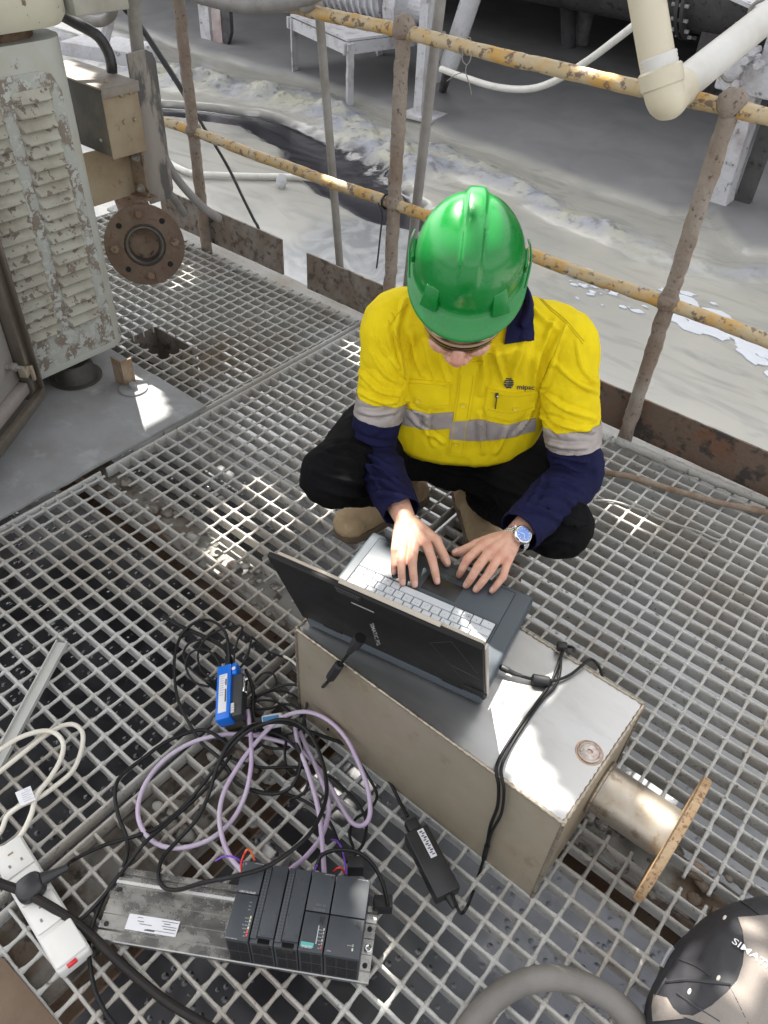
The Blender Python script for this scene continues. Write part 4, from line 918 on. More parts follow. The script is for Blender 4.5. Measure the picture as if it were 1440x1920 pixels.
# ================================================================ the worker
M_skin = mat('skin', (0.60, 0.35, 0.25), 0.5, col2=(0.62, 0.36, 0.26), scale=30, mixlo=0.35, mixhi=0.7, col3=(0.50, 0.235, 0.165), scale3=55, lo3=0.52, hi3=0.75, bump=0.25, bscale=700, bdist=0.0004, sss=0.15)
M_nail = mat('finger_nail', (0.66, 0.42, 0.34), 0.28)
M_hivis = mat('yellow_work_shirt', (0.72, 0.56, 0.004), 0.8, col2=(0.66, 0.50, 0.003), scale=14, bump=0.35, bscale=900, bdist=0.0005, spec=0.25)
M_navy = mat('navy_cotton', (0.0065, 0.007, 0.034), 0.9, col2=(0.009, 0.010, 0.044), scale=18, bump=0.4, bscale=900, bdist=0.0005, spec=0.2)
M_tape = mat('reflective_silver_tape', (0.36, 0.325, 0.305), 0.5, 0.25, col2=(0.31, 0.275, 0.26), scale=20, bump=0.3, bscale=1200, bdist=0.0004)
M_trous = mat('black_work_trousers', (0.0028, 0.0028, 0.0034), 0.9, col2=(0.0048, 0.0048, 0.0054), scale=20, bump=0.5, bscale=1100, bdist=0.0004, spec=0.15)
M_boot = mat('tan_suede_boot', (0.36, 0.26, 0.15), 0.85, col2=(0.28, 0.20, 0.115), scale=18, col3=(0.42, 0.34, 0.23), scale3=30, lo3=0.55, hi3=0.7, bump=0.4, bscale=400, bdist=0.0008)
M_sole = mat('boot_sole', (0.11, 0.08, 0.05), 0.8)
M_helm = mat('glossy_green_helmet', (0.0012, 0.17, 0.024), 0.26, coat=0.25, col2=(0.002, 0.195, 0.030), scale=8, rough2=0.34, col3=(0.015, 0.21, 0.05), scale3=35, lo3=0.64, hi3=0.78, bump=0.06, bscale=60, bdist=0.001, spec=0.45)
M_chrome = mat('polished_watch_steel', (0.72, 0.72, 0.72), 0.16, 1.0)
M_watchblue = mat('blue_watch_dial', (0.16, 0.27, 0.62), 0.22, 0.3)
M_hair = mat('dark_brown_hair', (0.03, 0.02, 0.012), 0.6)

wk = thing('person', 'person in green hard hat and yellow navy work shirt crouching, typing on laptop', 'person', (-0.84, 1.33, 0.0))
sV = Vector((0.835, 0.55, 0)).normalized(); fV = Vector((0.55, -0.835, 0)).normalized(); zV = Vector((0, 0, 1))

def limb(mb, pts, rad, n=16, sub=6):
    """rounded tapered chain through pts"""
    P = spline(pts, sub); m = len(pts)-1; rr = []
    for i in range(len(P)):
        t = i/(len(P)-1)*m; k = min(int(t), m-1); rr.append(rad[k]+(rad[k+1]-rad[k])*(t-k))
    mb.tube(P, rr, n); mb.sphere(P[0], rr[0], n, 10); mb.sphere(P[-1], rr[-1], n, 10)
def remeshed(name, mb, voxel, smooth=2, fac=0.5):
    me = bpy.data.meshes.new('tmp'); me.from_pydata([tuple(v) for v in mb.v], [], mb.f)
    bm = bmesh.new(); bm.from_mesh(me); bmesh.ops.recalc_face_normals(bm, faces=bm.faces); bm.to_mesh(me); bm.free()
    o = bpy.data.objects.new('tmp', me); C.objects.link(o)
    rm = o.modifiers.new('r', 'REMESH'); rm.mode = 'VOXEL'; rm.voxel_size = voxel; rm.adaptivity = 0
    if smooth:
        sm = o.modifiers.new('s', 'SMOOTH'); sm.iterations = smooth; sm.factor = fac
    dg = bpy.context.evaluated_depsgraph_get(); dg.update()
    out = bpy.data.meshes.new_from_object(o.evaluated_get(dg)); out.name = name
    bpy.data.objects.remove(o); bpy.data.meshes.remove(me)
    out.polygons.foreach_set('use_smooth', [True]*len(out.polygons))
    return out
def put(name, me, m, parent):
    """mesh in world coordinates under a parent"""
    o = wpos(parent)
    me.transform(Matrix.Translation(-o)); me.materials.clear()
    for x in (m if isinstance(m, (list, tuple)) else [m]): me.materials.append(x)
    return link(name, me, parent)
def bvh_of(me):
    return BVHTree.FromPolygons([v.co.copy() for v in me.vertices], [tuple(p.vertices) for p in me.polygons])

# ---- joints (heights in metres above the grating)
ShR, ShL = at(742, 605, 0.70), at(1058, 640, 0.69)
ElR, ElL = at(697, 845, 0.405), at(1080, 893, 0.40)
WrR, WrL = at(757, 968, 0.380), at(966, 1004, 0.380)
Pel = Vector((-0.885, 1.425, 0.29)); Smid = (ShR+ShL)/2
HipR, HipL = Pel-sV*0.09, Pel+sV*0.09
KnR, KnL = at(622, 893, 0.40), at(1047, 985, 0.325)
AnR, AnL = Vector((-0.955, 1.335, 0.10)), Vector((-0.79, 1.455, 0.10))
Neck = Smid+Vector((0, 0, 0.05))+fV*0.012
# head frame
HP = R(32); hu = (zV*math.cos(HP)+fV*math.sin(HP)); hw = (fV*math.cos(HP)-zV*math.sin(HP)); hs_v = sV
HO = at(880, 486, 0.895)
def hd(x, y, z): return HO+hs_v*x+hw*y+hu*z
HROT = Matrix((hs_v, hw, hu)).transposed()

# ---- body: one continuous surface (head, neck, trunk, arms with hands, legs)
bo = MB()
bo.sphere(hd(0, -0.012, -0.01), 1, 24, 18, (0.076, 0.096, 0.105), HROT)
bo.sphere(hd(0, 0.064, -0.092), 1, 20, 14, (0.064, 0.070, 0.074), HROT)
bo.sphere(hd(0, 0.092, -0.155), 1, 16, 12, (0.036, 0.034, 0.028), HROT)       # chin
bo.sphere(hd(0, 0.120, -0.135), 1, 16, 12, (0.030, 0.018, 0.020), HROT)       # upper lip
for k in (-1, 1):
    bo.sphere(hd(k*0.031, 0.106, -0.110), 1, 14, 12, (0.029, 0.025, 0.027), HROT)    # cheeks
    bo.sphere(hd(k*0.030, 0.114, -0.062), 1, 12, 8, (0.026, 0.014, 0.012), HROT)     # brow
    bo.sphere(hd(k*0.080, -0.01, -0.055), 1, 12, 10, (0.012, 0.020, 0.032), HROT)    # ears
    bo.sphere(hd(k*0.0125, 0.139, -0.119), 1, 10, 8, (0.0095, 0.0105, 0.009), HROT)  # wings of the nose
limb(bo, [hd(0, 0.116, -0.066), hd(0, 0.130, -0.090), hd(0, 0.143, -0.112)], [0.010, 0.0115, 0.0135], 12)   # nose
limb(bo, [hd(-0.020, 0.126, -0.147), hd(0, 0.133, -0.146), hd(0.020, 0.126, -0.147)], [0.005, 0.007, 0.005], 10, 4)   # lips
limb(bo, [hd(-0.017, 0.122, -0.157), hd(0, 0.129, -0.157), hd(0.017, 0.122, -0.157)], [0.005, 0.008, 0.005], 10, 4)
limb(bo, [hd(0, -0.03, -0.05), Neck+Vector((0, 0, 0.04)), Neck-Vector((0, 0, 0.04))], [0.058, 0.058, 0.062])
limb(bo, [Pel, Pel.lerp(Smid, 0.5), Smid-zV*0.07-fV*0.02], [0.10, 0.085, 0.07])
limb(bo, [ShR+sV*0.05-zV*0.01, Smid-zV*0.03-fV*0.015, ShL-sV*0.05-zV*0.01], [0.045, 0.055, 0.045])
for Sh, El, Wr in ((ShR, ElR, WrR), (ShL, ElL, WrL)):
    limb(bo, [Sh, Sh.lerp(El, 0.5), El, El.lerp(Wr, 0.5), Wr], [0.045, 0.042, 0.036, 0.033, 0.0235])
for Hp, Kn, An in ((HipR, KnR, AnR), (HipL, KnL, AnL)):
    limb(bo, [Hp, Hp.lerp(Kn, 0.5), Kn], [0.075, 0.065, 0.045]); limb(bo, [Kn, Kn.lerp(An, 0.45), An], [0.045, 0.045, 0.032])
DK = 0.335     # height of the laptop deck
FLUSH = []
def hand(mb, wrist, mcps, fingers, thumb, zm):
    """fingers: list of (pip, tip) px; thumb: cmc, mcp, ip, tip px"""
    nails = []
    M = [at(x, y, zm[i]) for i, (x, y) in enumerate(mcps)]
    limb(mb, [wrist-(M[1]-wrist)*0.25, wrist, wrist.lerp((M[1]+M[2])/2, 0.4)], [0.022, 0.0235, 0.020], 14)
    for i, m in enumerate(M):
        limb(mb, [wrist.lerp(m, 0.12), wrist.lerp(m, 0.55)+zV*0.002, m], [0.0165, 0.0140, 0.0112 if i < 3 else 0.0098], 12, 5)
    for i in range(3):
        limb(mb, [wrist.lerp(M[i], 0.55)-zV*0.004, wrist.lerp(M[i+1], 0.55)-zV*0.004], [0.0135, 0.0135], 10, 3)
        limb(mb, [M[i].lerp(wrist, 0.14)-zV*0.004, M[i+1].lerp(wrist, 0.14)-zV*0.004], [0.0092, 0.0092], 10, 3)
        limb(mb, [M[i].lerp(wrist, 0.32)-zV*0.003, M[i+1].lerp(wrist, 0.32)-zV*0.003], [0.0115, 0.0115], 10, 3)
    for i, (m, ((px, py, pz), (dx, dy, dz), (tx, ty, tz))) in enumerate(zip(M, fingers)):
        p, d_, t = at(px, py, pz), at(dx, dy, dz), at(tx, ty, tz)
        s_ = (1.0, 1.02, 0.97, 0.86)[i]; FLUSH.append(p); FLUSH.append(m+zV*0.008)
        limb(mb, [m, m.lerp(p, 0.5), p], [0.0112*s_, 0.0098*s_, 0.0099*s_], 12, 5)
        limb(mb, [p, p.lerp(d_, 0.5), d_], [0.0099*s_, 0.0088*s_, 0.0086*s_], 12, 4)
        limb(mb, [d_, d_.lerp(t, 0.6), t], [0.0086*s_, 0.0081*s_, 0.0070*s_], 12, 4)
        nails.append((d_, t, 0.0070*s_))
    th = [at(x, y, z) for x, y, z in thumb]
    limb(mb, [wrist.lerp(th[0], 0.25), th[0], th[1]], [0.017, 0.0155, 0.0118], 12, 5)
    limb(mb, [M[0].lerp(wrist, 0.3), th[0].lerp(th[1], 0.4)], [0.0105, 0.0105], 10, 3)
    limb(mb, [th[1], th[1].lerp(th[2], 0.5), th[2]], [0.0122, 0.0108, 0.0108], 12, 5)
    limb(mb, [th[2], th[2].lerp(th[3], 0.6), th[3]], [0.0108, 0.0102, 0.0080], 12, 4)
    nails.append((th[2], th[3], 0.0076))
    return nails
z1, z2, z3 = 0.352, 0.346, 0.3425
nR = hand(bo, WrR, [(801, 1024), (777, 1022), (757, 1026), (741, 1032)],
          [((811, 1052, 0.366), (816, 1073, 0.357), (819.5, 1091, z3)), ((773, 1054, 0.369), (775, 1077, 0.358), (777.5, 1097, z3)), ((752.5, 1054, 0.366), (753, 1076, 0.356), (755, 1094, z3)), ((740.5, 1046, 0.360), (739, 1061, 0.353), (738.5, 1074, z3))],
          [(797, 1000, 0.372), (818, 1014, 0.368), (829, 1036, 0.358), (839, 1057, 0.345)], [0.374, 0.376, 0.374, 0.369])
nL = hand(bo, WrL, [(902, 1024), (919, 1033), (936, 1044), (951, 1055)],
          [((876, 1049, 0.380), (867, 1066, 0.364), (861.5, 1079, z3)), ((896, 1063, 0.379), (884, 1083, 0.362), (874, 1098, z3)), ((919, 1071, 0.374), (904, 1091, 0.359), (892, 1106, z3)), ((943, 1082, 0.366), (932, 1096, 0.355), (922, 1108, z3))],
          [(920, 1014, 0.376), (894, 1021, 0.370), (872, 1031, 0.360), (853, 1037, 0.350)], [0.380, 0.381, 0.378, 0.372])
body_me = remeshed('body', bo, 0.0021, 3, 0.5)
# knuckle folds: slight creases across the finger joints
body_bvh = bvh_of(body_me)
_fl = np.zeros(len(body_me.vertices)); _co = np.empty(len(body_me.vertices)*3); body_me.vertices.foreach_get('co', _co); _co = _co.reshape(-1, 3)
for (d_, t, r_) in nR+nL:
    for p_, w_, k_ in ((t, 0.010, 0.9), (d_, 0.007, 0.45)): _fl += k_*np.exp(-(np.linalg.norm(_co-np.array(p_), axis=1)/w_)**2)
for p_ in FLUSH: _fl += 0.6*np.exp(-(np.linalg.norm(_co-np.array(p_), axis=1)/0.009)**2)
_fl += 0.9*np.exp(-(np.linalg.norm(_co-np.array(hd(0, 0.150, -0.116)), axis=1)/0.018)**2)
_a = body_me.attributes.new('flush', 'FLOAT', 'POINT'); _a.data.foreach_set('value', np.clip(_fl, 0, 1).astype(np.float32))
_nt = M_skin.node_tree; _b = _nt.nodes['Principled BSDF']; _src = _b.inputs['Base Color'].links[0].from_socket
_at = _n(_nt, 'ShaderNodeAttribute'); _at.attribute_name = 'flush'; _mx = _n(_nt, 'ShaderNodeMix', data_type='RGBA'); _nt.links.new(_at.outputs['Fac'], _mx.inputs['Factor']); _nt.links.new(_src, _mx.inputs['A']); _mx.inputs['B'].default_value = (0.50, 0.19, 0.14, 1); _nt.links.new(_mx.outputs['Result'], _b.inputs['Base Color'])
body = put('body', body_me, M_skin, wk)
for (d_, t, r_) in nR+nL:
    ax = (t-d_).normalized(); side = ax.cross(zV).normalized(); nup = side.cross(ax).normalized()
    c_ = d_.lerp(t, 0.86)+nup*0.02
    nm = MB(); nu_, nv_ = 7, 6; vs_ = []
    for j in range(nv_):
        for i in range(nu_):
            u_ = (i/(nu_-1)-0.5)*2; v_ = (j/(nv_-1)-0.5)*2
            wv = r_*0.74*(1-0.22*max(0, v_)**3)
            p_ = c_+side*u_*wv*(1-0.10*v_*v_)+ax*v_*r_*(0.92 - 0.22*u_*u_*(1 if v_ > 0 else 0.6))
            h_, n_, _, _ = body_bvh.ray_cast(p_, -nup, 0.06)
            vs_.append((h_+n_*0.0005) if h_ is not None else p_-nup*0.02)
    nm.add(vs_, [(j*nu_+i, j*nu_+i+1, (j+1)*nu_+i+1, (j+1)*nu_+i) for j in range(nv_-1) for i in range(nu_-1)])
    part('finger_nail', nm, M_nail, body, smooth=True, angle=180, fix=False)

# ---- shirt trunk
T = (Smid-Pel); TL = T.length; tv = T.normalized(); dv = sV.cross(tv).normalized()
if dv.dot(fV) < 0: dv = -dv
def wrinkle(me, amp, sc, ax=None, k=0.3, seed=0.0):
    """cloth folds: noise stretched along an axis"""
    me.update(); off = Vector((seed, seed*2, 0)); co = [v.co.copy() for v in me.vertices]; nr = [v.normal.copy() for v in me.vertices]
    for i, v in enumerate(me.vertices):
        p = co[i]
        if ax is not None: p = p-ax*p.dot(ax)*(1-k)
        q = mnoise.noise((p+off)*sc); q2 = mnoise.noise((p+off)*sc*2.3+Vector((7, 3, 1)))
        v.co = co[i]+nr[i]*amp*((1-abs(q)*2.2)*0.7+q2*0.45)
    me.update()
def fold(me, bvh, lines, w=0.006, amp=0.006):
    me.update(); nv = len(me.vertices); co = np.empty(nv*3); me.vertices.foreach_get('co', co); co = co.reshape(-1, 3)
    nr = np.empty(nv*3); me.vertices.foreach_get('normal', nr); nr = nr.reshape(-1, 3); D = np.zeros(nv)
    for ln in lines:
        k_ = 1.0
        if isinstance(ln[0], (int, float)): k_, ln = ln[0], ln[1]
        hits = [bvh.ray_cast(CAM, ray(p_.x, p_.y).normalized(), 6.0)[0] for p_ in spline([(x, y, 0) for x, y in ln], 6)]
        hits = np.array([tuple(h_) for h_ in hits if h_ is not None])
        if len(hits) < 3: continue
        d2 = np.full(nv, 1e9); t2 = np.zeros(nv); n_ = len(hits)-1
        for i in range(n_):
            a, b2 = hits[i], hits[i+1]; v = b2-a; t = np.clip(((co-a)@v)/(v@v+1e-12), 0, 1); dd = np.linalg.norm(co-a-t[:, None]*v, axis=1)
            m_ = dd < d2; d2[m_] = dd[m_]; t2[m_] = (i+t[m_])/n_
        tap = np.sin(np.pi*np.clip(t2*0.9+0.05, 0, 1))**0.6
        D += k_*tap*amp*(np.exp(-(d2/w)**2)-0.55*np.exp(-((d2-2.1*w)/(1.2*w))**2))
    co = co+nr*D[:, None]; me.vertices.foreach_set('co', co.ravel()); me.update()
sh = MB()
secs = [(0.175, 0.188, 0.142, 0.032), (0.198, 0.197, 0.152, 0.042), (0.225, 0.203, 0.155, 0.045), (0.27, 0.208, 0.145, 0.028), (0.34, 0.205, 0.128, 0.010), (0.40, 0.200, 0.108, 0.0), (0.445, 0.182, 0.092, 0.0), (0.485, 0.150, 0.080, 0.004), (0.515, 0.105, 0.074, 0.012), (0.54, 0.082, 0.070, 0.02)]
rings = []
for t, hwid, hdep, off in secs:
    c_ = Pel+tv*t+dv*off; n_ = 40; ring = []
    for k in range(n_):
        a = 2*math.pi*k/n_; ca, sa = math.cos(a), math.sin(a)
        e = 2.5; r_ = (abs(ca)**e+abs(sa)**e)**(-1/e)
        ring.append(c_+sV*hwid*ca*r_+dv*hdep*sa*r_)
    rings.append(ring)
sh.rings(rings)
for Sh, El, sg in ((ShR, ElR, -1), (ShL, ElL, 1)):
    limb(sh, [Smid+sV*sg*0.075+zV*0.020, Sh+zV*0.004, Sh.lerp(El, 0.22)], [0.062, 0.062, 0.062])
shirt_me = remeshed('shirt', sh, 0.0040, 9, 0.5)
wrinkle(shirt_me, 0.0035, 13, (tv*0.9+sV*0.3).normalized(), 0.35, 3.0)
wrinkle(shirt_me, 0.0018, 30, (tv-sV*0.25).normalized(), 0.35, 8.0)
shirt_bvh = bvh_of(shirt_me)
fold(shirt_me, shirt_bvh, [[(772, 625), (780, 670), (792, 705)], [(797, 640), (806, 680), (816, 712)], [(826, 650), (832, 690), (840, 720)], [(735, 590), (748, 650), (757, 715)], [(928, 655), (938, 690), (948, 722)], [(985, 630), (972, 670), (958, 705)], [(1012, 640), (1004, 690), (1000, 745)],
     [(1062, 610), (1035, 660), (1010, 725)], [(1040, 600), (1022, 640), (1008, 690)], [(760, 560), (748, 600), (742, 650)], [(900, 775), (903, 815), (905, 850)], [(805, 770), (800, 800), (812, 835)], [(950, 800), (940, 830), (930, 850)], [(985, 560), (1010, 590), (1050, 620)], [(770, 780), (790, 800), (830, 830)], [(905, 665), (908, 700), (900, 740)], [(1000, 760), (985, 790), (965, 815)], [(760, 740), (775, 765), (800, 780)]], 0.0048, 0.0078)
shirt_bvh = bvh_of(shirt_me)
shirt = put('shirt', shirt_me, M_hivis, wk)

# ---- sleeves: yellow upper, silver band, navy lower
def slice_mesh(me, p, n, keep_above):
    bm = bmesh.new(); bm.from_mesh(me)
    bmesh.ops.bisect_plane(bm, geom=bm.verts[:]+bm.edges[:]+bm.faces[:], plane_co=p, plane_no=n, clear_outer=not keep_above, clear_inner=keep_above)
    out = bpy.data.meshes.new('slice'); bm.to_mesh(out); bm.free()
    out.polygons.foreach_set('use_smooth', [True]*len(out.polygons)); return out
def inflate(me, d):
    me.update(); co = [v.co+v.normal*d for v in me.vertices]
    for v, c_ in zip(me.vertices, co): v.co = c_
    me.update()
slv_bvh = []
for Sh, El, Wr, rr, fa, fb, sg, sd_ in ((ShR, ElR, WrR, (0.060, 0.056, 0.051, 0.052, 0.048, 0.033), 0.555, 0.700, -1, 1.0), (ShL, ElL, WrL, (0.062, 0.061, 0.056, 0.057, 0.053, 0.037), 0.575, 0.745, 1, 5.0)):
    sm_ = MB(); fo_dir = (Wr-El).normalized(); cuff = Wr-fo_dir*0.014
    limb(sm_, [Sh, Sh.lerp(El, 0.35), Sh.lerp(El, 0.75), El, El.lerp(Wr, 0.45), cuff+fo_dir*0.05], rr, 20)
    # big cloth folds round the elbow
    for k, t in enumerate((0.80, 0.90, 0.99)):
        c_ = Sh.lerp(El, t); ax = (El-Sh).normalized(); u_ = ax.cross(fV).normalized(); w_ = ax.cross(u_)
        limb(sm_, [c_+(u_*math.cos(a)+w_*math.sin(a))*(rr[2]-0.004)+ax*0.02*math.sin(a*1.5+k+sd_) for a in [x*0.5+k*0.9 for x in range(6)]], [0.004, 0.007, 0.008, 0.008, 0.007, 0.004], 8, 4)
    for k, t in enumerate((0.1, 0.28, 0.5)):
        c_ = El.lerp(Wr, t); ax = (Wr-El).normalized(); u_ = ax.cross(zV).normalized(); w_ = ax.cross(u_); rk = rr[3]+(rr[4]-rr[3])*t/0.45-0.004
        limb(sm_, [c_+(u_*math.cos(a)+w_*math.sin(a))*rk+ax*0.022*math.sin(a+k*2+sd_) for a in [x*0.55+k*1.4+sd_ for x in range(6)]], [0.003, 0.006, 0.0075, 0.0075, 0.006, 0.003], 8, 4)
    me_ = remeshed('sleeve', sm_, 0.0034, 5, 0.5)
    wrinkle(me_, 0.0036, 22, (El-Sh+sV*0.1).normalized(), 0.7, sd_); wrinkle(me_, 0.0020, 48, fo_dir, 0.7, sd_+4)
    sb_ = bvh_of(me_)
    fold(me_, sb_, ([[(688, 640), (718, 695), (750, 718)], [(668, 690), (708, 730), (750, 742)], [(664, 730), (715, 752), (745, 752)], [(700, 600), (715, 650), (745, 690)], [(658, 765), (700, 775), (742, 770)], [(725, 610), (735, 660), (752, 700)],
                     [(655, 848), (700, 858), (738, 882)], [(664, 872), (706, 874), (748, 905)], [(676, 900), (712, 898), (755, 925)], [(655, 812), (700, 832), (742, 836)], [(700, 930), (725, 925), (765, 935)], [(665, 835), (690, 880), (720, 930)]] if sg < 0 else
                    [[(1040, 680), (1080, 715), (1120, 735)], [(1018, 735), (1060, 765), (1116, 785)], [(1012, 775), (1058, 797), (1112, 808)], [(1008, 755), (1022, 785), (1050, 815)], [(1080, 640), (1090, 690), (1118, 720)], [(1045, 650), (1030, 700), (1010, 745)], [(1000, 820), (1050, 835), (1100, 838)],
                     [(1010, 878), (1050, 866), (1096, 892)], [(1000, 902), (1048, 900), (1094, 922)], [(984, 930), (1030, 920), (1080, 948)], [(972, 948), (1010, 955), (1052, 975)], [(1008, 850), (1055, 858), (1100, 866)], [(1020, 890), (1010, 920), (985, 955)]]), 0.0048, 0.0085)
    axu = (El-Sh).normalized()
    axb = (axu+zV*(-0.25)).normalized()
    A1, A2 = Sh+axu*(El-Sh).length*fa, Sh+axu*(El-Sh).length*fb
    top = slice_mesh(me_, A1, axb, False)
    mid = slice_mesh(slice_mesh(me_, A1, axb, True), A2, axb, False)
    low = slice_mesh(slice_mesh(me_, A2, axb, True), cuff, fo_dir, False)
    inflate(top, 0.0016); inflate(mid, 0.0026)
    put('sleeve', top, M_hivis, shirt); put('reflective_band', mid, M_tape, shirt)
    # cuff: proud end ring
    cf = slice_mesh(low, cuff-fo_dir*0.062, fo_dir, True); inflate(cf, 0.0022)
    md = cf
    put('lower_sleeve', low, M_navy, shirt); oc = put('cuff', cf, M_navy, shirt)
    s_m = oc.modifiers.new('t', 'SOLIDIFY'); s_m.thickness = 0.003; s_m.offset = -1

# ---- surface pieces laid on the shirt, found where the sight line meets the cloth
def cast(px, py, bvh=shirt_bvh):
    d = ray(px, py).normalized(); h_, n_, _, _ = bvh.ray_cast(CAM, d, 6.0)
    return h_, n_
def patch_on(name, rows, m, parent, off=0.0015, bvh=shirt_bvh, sub=8, edge=0.0012):
    """rows: polylines in picture coordinates, top to bottom, each with the same count; lies on the cloth"""
    nr = len(rows); nc = len(rows[0]); R2 = []
    K = sub
    def samp(i, j):   # bilinear in control net
        a, b2 = min(int(i), nr-2), min(int(j), nc-2); u_, v_ = i-a, j-b2
        f_ = lambda k: (rows[a][b2][k]*(1-u_)*(1-v_)+rows[a][b2+1][k]*(1-u_)*v_+rows[a+1][b2][k]*u_*(1-v_)+rows[a+1][b2+1][k]*u_*v_)
        return f_(0), f_(1)
    ni, nj = (nr-1)*K+1, (nc-1)*K+1; top = []; bot = []
    last = None
    for i in range(ni):
        for j in range(nj):
            x, y = samp(i/K, j/K); h_, n_ = cast(x, y, bvh)
            if h_ is None: h_, n_ = last if last else (at(x, y, 0.5), -ray(x, y).normalized())
            last = (h_, n_); top.append(h_+n_*off); bot.append(h_-n_*0.002)
    mb = MB(); N_ = ni*nj; fs = []
    for i in range(ni-1):
        for j in range(nj-1): fs.append((i*nj+j, i*nj+j+1, (i+1)*nj+j+1, (i+1)*nj+j))
    bd = [i for i in range(nj)]+[i*nj+nj-1 for i in range(1, ni)]+[(ni-1)*nj+j for j in range(nj-2, -1, -1)]+[i*nj for i in range(ni-2, 0, -1)]
    for a, b2 in zip(bd, bd[1:]+bd[:1]): fs.append((a, a+N_, b2+N_, b2))
    mb.add(top+bot, fs)
    return part(name, mb, m, parent, smooth=True, angle=60)
# chest tape, placket, pockets
patch_on('reflective_band', [[(753, 763), (800, 776), (850, 772)], [(751, 794), (800, 806), (848, 801)]], M_tape, shirt, 0.0032, sub=20)
patch_on('reflective_band', [[(846, 789), (900, 786), (950, 797), (1004, 783)], [(843, 822), (900, 826), (950, 821), (1003, 806)]], M_tape, shirt, 0.0036, sub=20)
patch_on('placket', [[(868, 676), (906, 676)], [(862, 700), (892, 700)], [(857, 740), (886, 742)], [(850, 785), (879, 787)], [(845, 822), (874, 824)], [(840, 852), (868, 855)]], M_hivis, shirt, 0.0030)
pk1 = patch_on('pocket', [[(757, 716), (800, 713), (843, 720)], [(754, 758), (800, 764), (841, 768)]], M_hivis, shirt, 0.0022)
patch_on('pocket_flap', [[(758, 709), (800, 712), (843, 716)], [(756, 748), (800, 757), (842, 753)], [(758, 757), (800, 765), (836, 762)]], M_hivis, shirt, 0.0042)
pk2 = patch_on('pocket', [[(916, 727), (960, 736), (1004, 735)], [(914, 778), (960, 786), (1000, 780)]], M_hivis, shirt, 0.0020)
patch_on('pocket_flap', [[(917, 727), (960, 736), (1007, 731)], [(908, 765), (955, 776), (1000, 766)], [(914, 778), (955, 787), (994, 774)]], M_hivis, shirt, 0.0040)
def stitch(pts, name='stitching', m=None, r=0.0006, off=0.0046):
    mb = MB(); P = spline([(x, y, 0) for x, y in pts], 8); w = []
    for p_ in P:
        h_, n_ = cast(p_.x, p_.y)
        if h_ is not None: w.append(h_+n_*off)
    if len(w) > 2: mb.tube(w, r, 5); part(name, mb, m or mat('shirt_seam', (0.55, 0.42, 0.004), 0.9), shirt, smooth=True)
for pts in ([(914, 765), (955, 772), (998, 762)], [(920, 733), (960, 741), (1003, 737)], [(762, 751), (800, 758), (838, 757)], [(762, 715), (800, 718), (838, 721)]): stitch(pts)
for pts in ([(864, 700), (860, 740), (853, 785), (848, 822), (844, 850)], [(888, 702), (882, 742), (875, 787), (870, 824), (865, 852)]): stitch(pts, off=0.0034)
for pts in ([(1000, 545), (1030, 575), (1060, 600), (1095, 640)], [(1003, 551), (1032, 581), (1062, 607), (1093, 645)], [(765, 570), (745, 590), (728, 615)], [(1060, 610), (1040, 660), (1018, 720), (1005, 760)], [(728, 600), (745, 640), (757, 690), (760, 730)], [(902, 800), (902, 840)]): stitch(pts, off=0.0008, r=0.0008)
for px_, py_ in ((785, 749), (869, 758), (855, 830), (965, 764)):
    h_, n_ = cast(px_, py_)
    if h_ is not None:
        mb = MB(); mb.lathe(h_+n_*0.004, n_, [(0, 0.0058), (0.0012, 0.0062), (0.0022, 0.0056), (0.0014, 0.0038), (0.0014, 0.0)], 20); part('button', mb, mat('yellow_button', (0.66, 0.50, 0.02), 0.4), shirt, smooth=True)
# pen in the pocket
pa_, na_ = cast(931, 738); pb_, nb_ = cast(928, 762)
mb = MB(); mb.tube([pa_+na_*0.007, pb_+nb_*0.007], 0.0016, 8); mb.sphere(pa_+na_*0.007, 0.0028, 8, 6, (1.6, 1, 1)); pen = part('pen_clip', mb, M_chrome, shirt, smooth=True)
mb = MB(); mb.tube([pa_+na_*0.006+(pa_-pb_)*0.18, pa_+na_*0.006+(pb_-pa_)*0.1], 0.0036, 10); part('pen', mb, M_dkbox, shirt, smooth=True)
# embroidered mark and letters on the chest
def text_on(txt, p0, p1, h_px, m, parent, bvh=shirt_bvh, off=0.0016, name='lettering', thick=0.0):
    """letters from p0 to p1 (baseline, picture coordinates) wrapped on a surface"""
    cu = bpy.data.curves.new('t', 'FONT'); cu.body = txt; cu.resolution_u = 3; cu.offset = thick
    o = bpy.data.objects.new('t', cu); C.objects.link(o)
    dg = bpy.context.evaluated_depsgraph_get(); dg.update(); me = bpy.data.meshes.new_from_object(o.evaluated_get(dg)); bpy.data.objects.remove(o)
    bm = bmesh.new(); bm.from_mesh(me); bmesh.ops.triangulate(bm, faces=bm.faces)
    bmesh.ops.subdivide_edges(bm, edges=[e for e in bm.edges if e.calc_length() > 0.25], cuts=2); bm.to_mesh(me); bm.free()
    xs_ = [v.co.x for v in me.vertices]; x0, x1 = min(xs_), max(xs_); d_ = Vector((p1[0]-p0[0], p1[1]-p0[1])); Ld = d_.length; d_.normalize(); u_ = Vector((d_.y, -d_.x))
    last = None
    for v in me.vertices:
        t_ = (v.co.x-x0)/(x1-x0)*Ld; hh = v.co.y/0.7*h_px; x = p0[0]+d_.x*t_+u_.x*hh; y = p0[1]+d_.y*t_+u_.y*hh
        hit, nn_ = cast(x, y, bvh)
        if hit is None: hit, nn_ = last if last else (at(x, y, 0.5), -ray(x, y).normalized())
        last = (hit, nn_); v.co = hit+nn_*off
    me.update()
    return put(name, me, m, parent)
M_ink = mat('navy_embroidery', (0.015, 0.018, 0.06), 0.7)
text_on('mipac', (969, 729), (1002, 730), 9, M_ink, shirt, thick=0.012)
